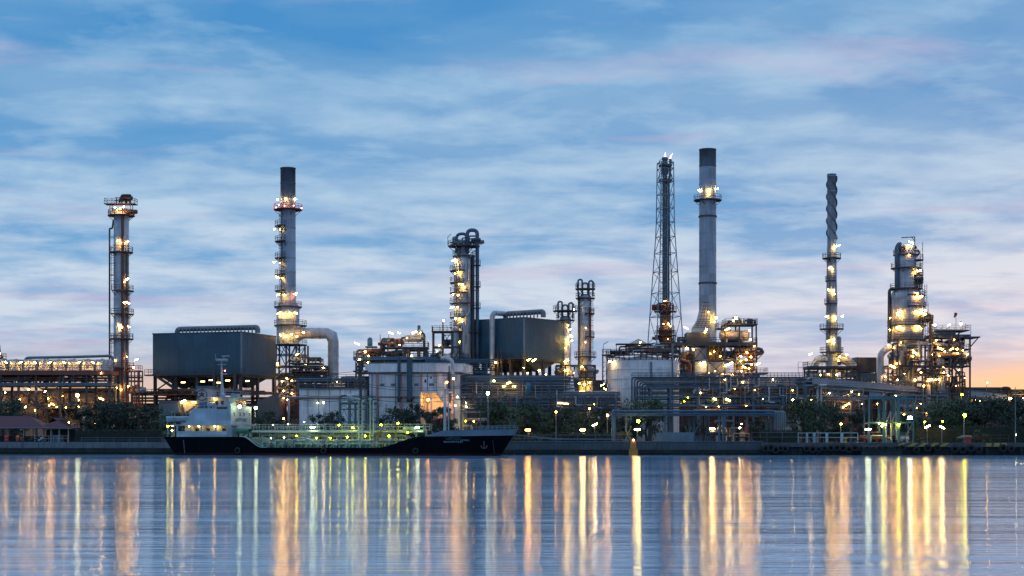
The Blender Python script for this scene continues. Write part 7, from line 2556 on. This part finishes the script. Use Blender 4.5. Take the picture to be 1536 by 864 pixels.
for px, py, D, r, lab in ((930, 578, 400, 6, 'dark storage tank behind the pale column and white tank'), (1180, 592, 400, 5, 'small dark storage tank behind the leafy tree and pipe rack')):
    T = Thing('storage_tank', lab, 'tank', px, D)
    z = T.z(py)
    T.part('shell', MB().lathe([(r, 0), (r, z), (r * .98, z + .1), (0, z + 1)], (0, 0, 0), 32), 'bluesteel')
    b = MB()
    rail_line(b, [(r * math.cos(2 * PI * i / 16), r * math.sin(2 * PI * i / 16), z) for i in range(17)], 1.1, 1.5, .08)
    T.part('railing', b, 'steel')

lr_ = random.Random(5)
T = Thing('pipe_rack', 'low rusty pipe rack far behind the leafy trees and furnace legs', 'pipe rack', 1180, 402)
steel_frame(T, grid(T.x(1012), T.x(1330), 14), [-1.5, 1.5], [T.z(612), T.z(596)], 'rust', .3, True, skip=(1, 4, 6, 9))
for i in range(6):
    pipe_part(T, [(T.x(1012), i * .5 - 1.2, T.z(596 + (i % 2) * 14) + .3), (T.x(1330), i * .5 - 1.2, T.z(596 + (i % 2) * 14) + .3)], .16, ['silver', 'rust', 'cream', 'grey', 'redsteel', 'silver'][i])
clutter(T, T.x(1014), T.x(1328), -1.2, 1.2, .1, T.z(598), 18, 301, ['cream', 'silver', 'rust', 'redsteel'], .4)
lamps(T, [(1020 + i * 21 + lr_.uniform(-6, 6), lr_.choice([592, 600, 606, 615]), 'bulb', lr_.choice(['warm', 'sod', 'warm']), lr_.uniform(.5, .85)) for i in range(15)], -1.9)
# ------------------------------------------------------------------ vegetation
def leaf_quad(b, c, r_, s, m=0):
    n = Vector((r_.gauss(0, 1), r_.gauss(0, 1), r_.gauss(0, .8)))
    if n.length < .1:
        n = Vector((0, 0, 1))
    n.normalize()
    u = n.orthogonal().normalized()
    w_ = n.cross(u)
    a = r_.uniform(0, 2 * PI)
    u, w_ = u * math.cos(a) + w_ * math.sin(a), w_ * math.cos(a) - u * math.sin(a)
    l = s * r_.uniform(.7, 1.4)
    b.add([c - u * l, c + w_ * l * .45, c + u * l, c - w_ * l * .45], [(0, 1, 2, 3)], m)


def crown_mesh(seed, rx, rz, n_cl, n_leaf, s):
    """clumps of leaves on an uneven crown, centre at the origin"""
    r_ = random.Random(seed)
    b = MB()
    cl = []
    for i in range(n_cl):
        a = r_.uniform(0, 2 * PI)
        zz = r_.uniform(-.75, 1)
        rad = math.sqrt(max(0, 1 - zz * zz * .8)) * (r_.uniform(.35, 1.05) if i % 5 else 1.22)
        cl.append((Vector((rx * rad * math.cos(a), rx * rad * math.sin(a), rz * zz)), r_.uniform(.15, .36) * rx))
    for c, cr in cl:
        for k in range(n_leaf):
            d = Vector((r_.gauss(0, 1), r_.gauss(0, 1), r_.gauss(0, .75)))
            d = d.normalized() * cr * (r_.uniform(.3, 1.0) if k % 6 else r_.uniform(1.0, 1.5))
            leaf_quad(b, c + d, r_, s)
    return b, cl


def trunk_mesh(seed, h, cl, r0):
    r_ = random.Random(seed)
    b = MB()
    pts = [Vector((r_.uniform(-.1, .1) * i, r_.uniform(-.1, .1) * i, h * i / 4)) for i in range(5)]
    b.sweep(pts, [r0, r0 * .85, r0 * .7, r0 * .55, r0 * .3], 8)
    for c, cr in cl[:9]:
        p = pts[r_.randint(2, 4)]
        q = Vector((0, 0, h)) + c
        m_ = p.lerp(q, .5) + Vector((0, 0, .3))
        b.sweep([p, m_, q], [r0 * .35, r0 * .25, r0 * .08], 6)
    return b


variants = []
for i, (rx, rz) in enumerate([(2.6, 2.2), (3.0, 2.2), (2.2, 2.5), (3.4, 2.4), (1.9, 2.0)]):
    cb, cl = crown_mesh(50 + i, rx, rz, 30, 85, .17)
    tb = trunk_mesh(80 + i, 2.6, cl, .2)
    variants.append((cb.mesh('crown', ['leaf']), cb.mesh('crown', ['leafdark']), tb.mesh('trunk', ['bark']), rz))


def tree(px, py_top, D, v, dark, label, group, wid=1.0):
    cm, cd, tm, rz = variants[v]
    T = Thing('tree', label, 'tree', px, D, group)
    top = T.z(py_top)
    s = top / (2.6 + rz * 1.0 + .25)
    o = bpy.data.objects.new('trunk', tm)
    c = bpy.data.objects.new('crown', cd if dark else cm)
    for q, z in ((o, 0), (c, 2.6 * s)):
        col.objects.link(q)
        q.parent = T.o
        q.location = (0, 0, z)
        q.scale = (s * wid, s * wid, s)
        q.rotation_euler = (0, 0, (px * 1.7) % 6.28)


G1 = 'trees along the yard behind the quay'
TREES = [
    # px, top y, D, variant, dark, label, width
    (6, 601, 340, 1, 1, 'dark tree at the frame edge above the maroon pavilion roof', 1.0),
    (128, 618, 336, 4, 1, 'low dark tree beside the end of the maroon roof', 1.0),
    (150, 601, 338, 3, 1, 'broad dark tree in front of the fan cooler bank', 1.1),
    (176, 604, 335, 1, 1, 'dark tree at the foot of the slim tall column', 1.0),
    (216, 611, 339, 0, 1, 'dark tree between the slim column and the tanker stern', 1.1),
    (264, 620, 330, 0, 0, 'olive tree behind the tanker stern rails', 1.3),
    (398, 617, 332, 1, 1, 'dark tree behind the tanker rescue boat canopy', .9),
    (420, 628, 334, 4, 1, 'low dark tree beside the orange lamp and brown shed', .9),
    (480, 622, 330, 0, 1, 'small dark tree before the low white building wall', .8),
    (502, 618, 332, 2, 1, 'narrow dark tree at the corner of the hose frame', .8),
    (598, 613, 331, 1, 1, 'dark tree before the large white building ducts', 1.0),
    (622, 606, 333, 2, 1, 'tallest thin tree before the large white building', .7),
    (641, 618, 330, 0, 1, 'dark tree under the orange loading bay lamp', .8),
    (664, 611, 332, 4, 1, 'dark tree beside the tanker foremast', .9),
    (741, 602, 331, 2, 0, 'green bushy tree behind the tanker bow rail', 1.0),
    (764, 610, 329, 0, 0, 'green tree just beyond the tanker bow tip', 1.1),
    (788, 606, 336, 1, 1, 'dark tree under the middle blue pipe rack', .9),
    (812, 616, 331, 0, 0, 'rounded tree above the first quay tube lamp', 1.1),
    (845, 612, 333, 1, 1, 'wide dark tree under the dim flat lamps', 1.0),
    (872, 619, 330, 0, 0, 'green tree over the second quay tube lamp', 1.0),
    (904, 612, 334, 4, 1, 'dark tree beside the orange lamp at the shelter end', 1.0),
    (970, 600, 340, 1, 0, 'tree rising over the pipe shelter in front of the white tank', .9),
    (945, 612, 336, 4, 1, 'low tree over the west end of the pipe shelter', .9),
    (1040, 628, 338, 0, 1, 'dark tree seen beneath the pipe shelter', .8),
    (1140, 630, 338, 0, 1, 'dark tree seen under the shelter elbows', 1.0),
    (1205, 600, 331, 1, 0, 'leafy tree beside the bent shelter pipes', .9),
    (1232, 606, 330, 3, 1, 'large round dark tree behind the white fence', .9),
    (1258, 622, 327, 4, 1, 'small dark tree by the warm fence lamp', .9),
    (1290, 614, 336, 2, 1, 'dark tree standing behind the gantry foot', .7),
    (1352, 622, 334, 4, 1, 'dark tree seen through the loading gantry', .9),
    (1398, 607, 334, 0, 0, 'green tree next to the blue grey rack', 1.0),
    (1424, 600, 338, 1, 0, 'wide green tree behind the round yellow lamp', .95),
    (1452, 605, 333, 2, 0, 'green tree just past the round yellow lamp', 1.0),
    (1478, 596, 340, 3, 1, 'broad dark tree under the end of the pipe bridge', .85),
    (1504, 601, 334, 1, 1, 'dark tree beside the tall grey pole', .95),
    (1530, 596, 338, 2, 1, 'dark tree at the frame edge beyond the grey pole', 1.0),
]
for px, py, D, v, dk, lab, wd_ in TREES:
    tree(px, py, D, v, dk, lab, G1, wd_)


def hedge(px0, px1, py, D, label, depth=1.6):
    pc = (px0 + px1) / 2
    T = Thing('hedge', label, 'hedge', pc, D, rz=math.atan(-.1))
    x0, x1, zt = T.x(px0), T.x(px1), T.z(py)
    r_ = random.Random(int(px0))
    b = MB()
    n = int((x1 - x0) * zt * depth * 34)
    for i in range(n):
        x = r_.uniform(x0, x1)
        f = r_.random()
        y = -depth / 2 + r_.uniform(-.15, .25) if f < .6 else r_.uniform(-depth / 2, depth / 2)
        z = r_.uniform(0, zt) if f < .6 else zt + r_.uniform(-.25, .12)
        leaf_quad(b, Vector((x, y, z)), r_, .13)
    b.box(x0 + .1, x1 - .1, -depth / 2 + .25, depth / 2 - .1, 0, zt - .2)
    T.part('foliage', b, 'hedge')


def hy(px, off):
    return on_dock(px, off)[1]


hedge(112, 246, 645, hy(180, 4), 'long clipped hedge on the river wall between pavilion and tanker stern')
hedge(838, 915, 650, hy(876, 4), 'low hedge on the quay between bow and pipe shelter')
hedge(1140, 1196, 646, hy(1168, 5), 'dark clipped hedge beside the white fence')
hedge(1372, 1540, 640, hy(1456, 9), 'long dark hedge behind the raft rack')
# shrubs on the quay
bm_ = crown_mesh(99, 1.0, .8, 16, 60, .12)[0].mesh('foliage', ['leaf'])
for i, (px, py, lab) in enumerate([(1470, 647, 'pale green bush in front of the long hedge by the raft rack'), (818, 652, 'low round bush on the quay near the first tube lamp'), (775, 653, 'low round bush beside the tanker bow'), (905, 651, 'low round bush beside the pipe shelter'), (800, 651, 'wide low bush between two quay lamps')]):
    x, y = on_dock(px, 4)
    T = Thing('shrub', lab, 'shrub', px, y)
    s = T.z(py) / 1.5
    o = bpy.data.objects.new('foliage', bm_)
    col.objects.link(o)
    o.parent = T.o
    o.location = (0, 0, .7 * s)
    o.scale = (s * (1.5 if i == 4 else 1.1), s, s)
    o.rotation_euler = (0, 0, i * 1.3)

# far tree line on the horizon
r_ = random.Random(77)
b = MB()
for i in range(1500):
    x = -340 + 680 * r_.random()
    hgt = 9 + 5 * math.sin(x * .031) * math.sin(x * .011 + 1) + r_.uniform(-2, 3)
    for k in range(9):
        c = Vector((x + r_.gauss(0, 3.5), 760 + r_.gauss(0, 6), GZ + hgt * r_.random() ** .6))
        leaf_quad(b, c, r_, 1.5)
o = b.build('treeline', 'leafdark')
tag(o, 'far dark line of trees on the horizon behind the plant', 'tree line', kind='stuff')
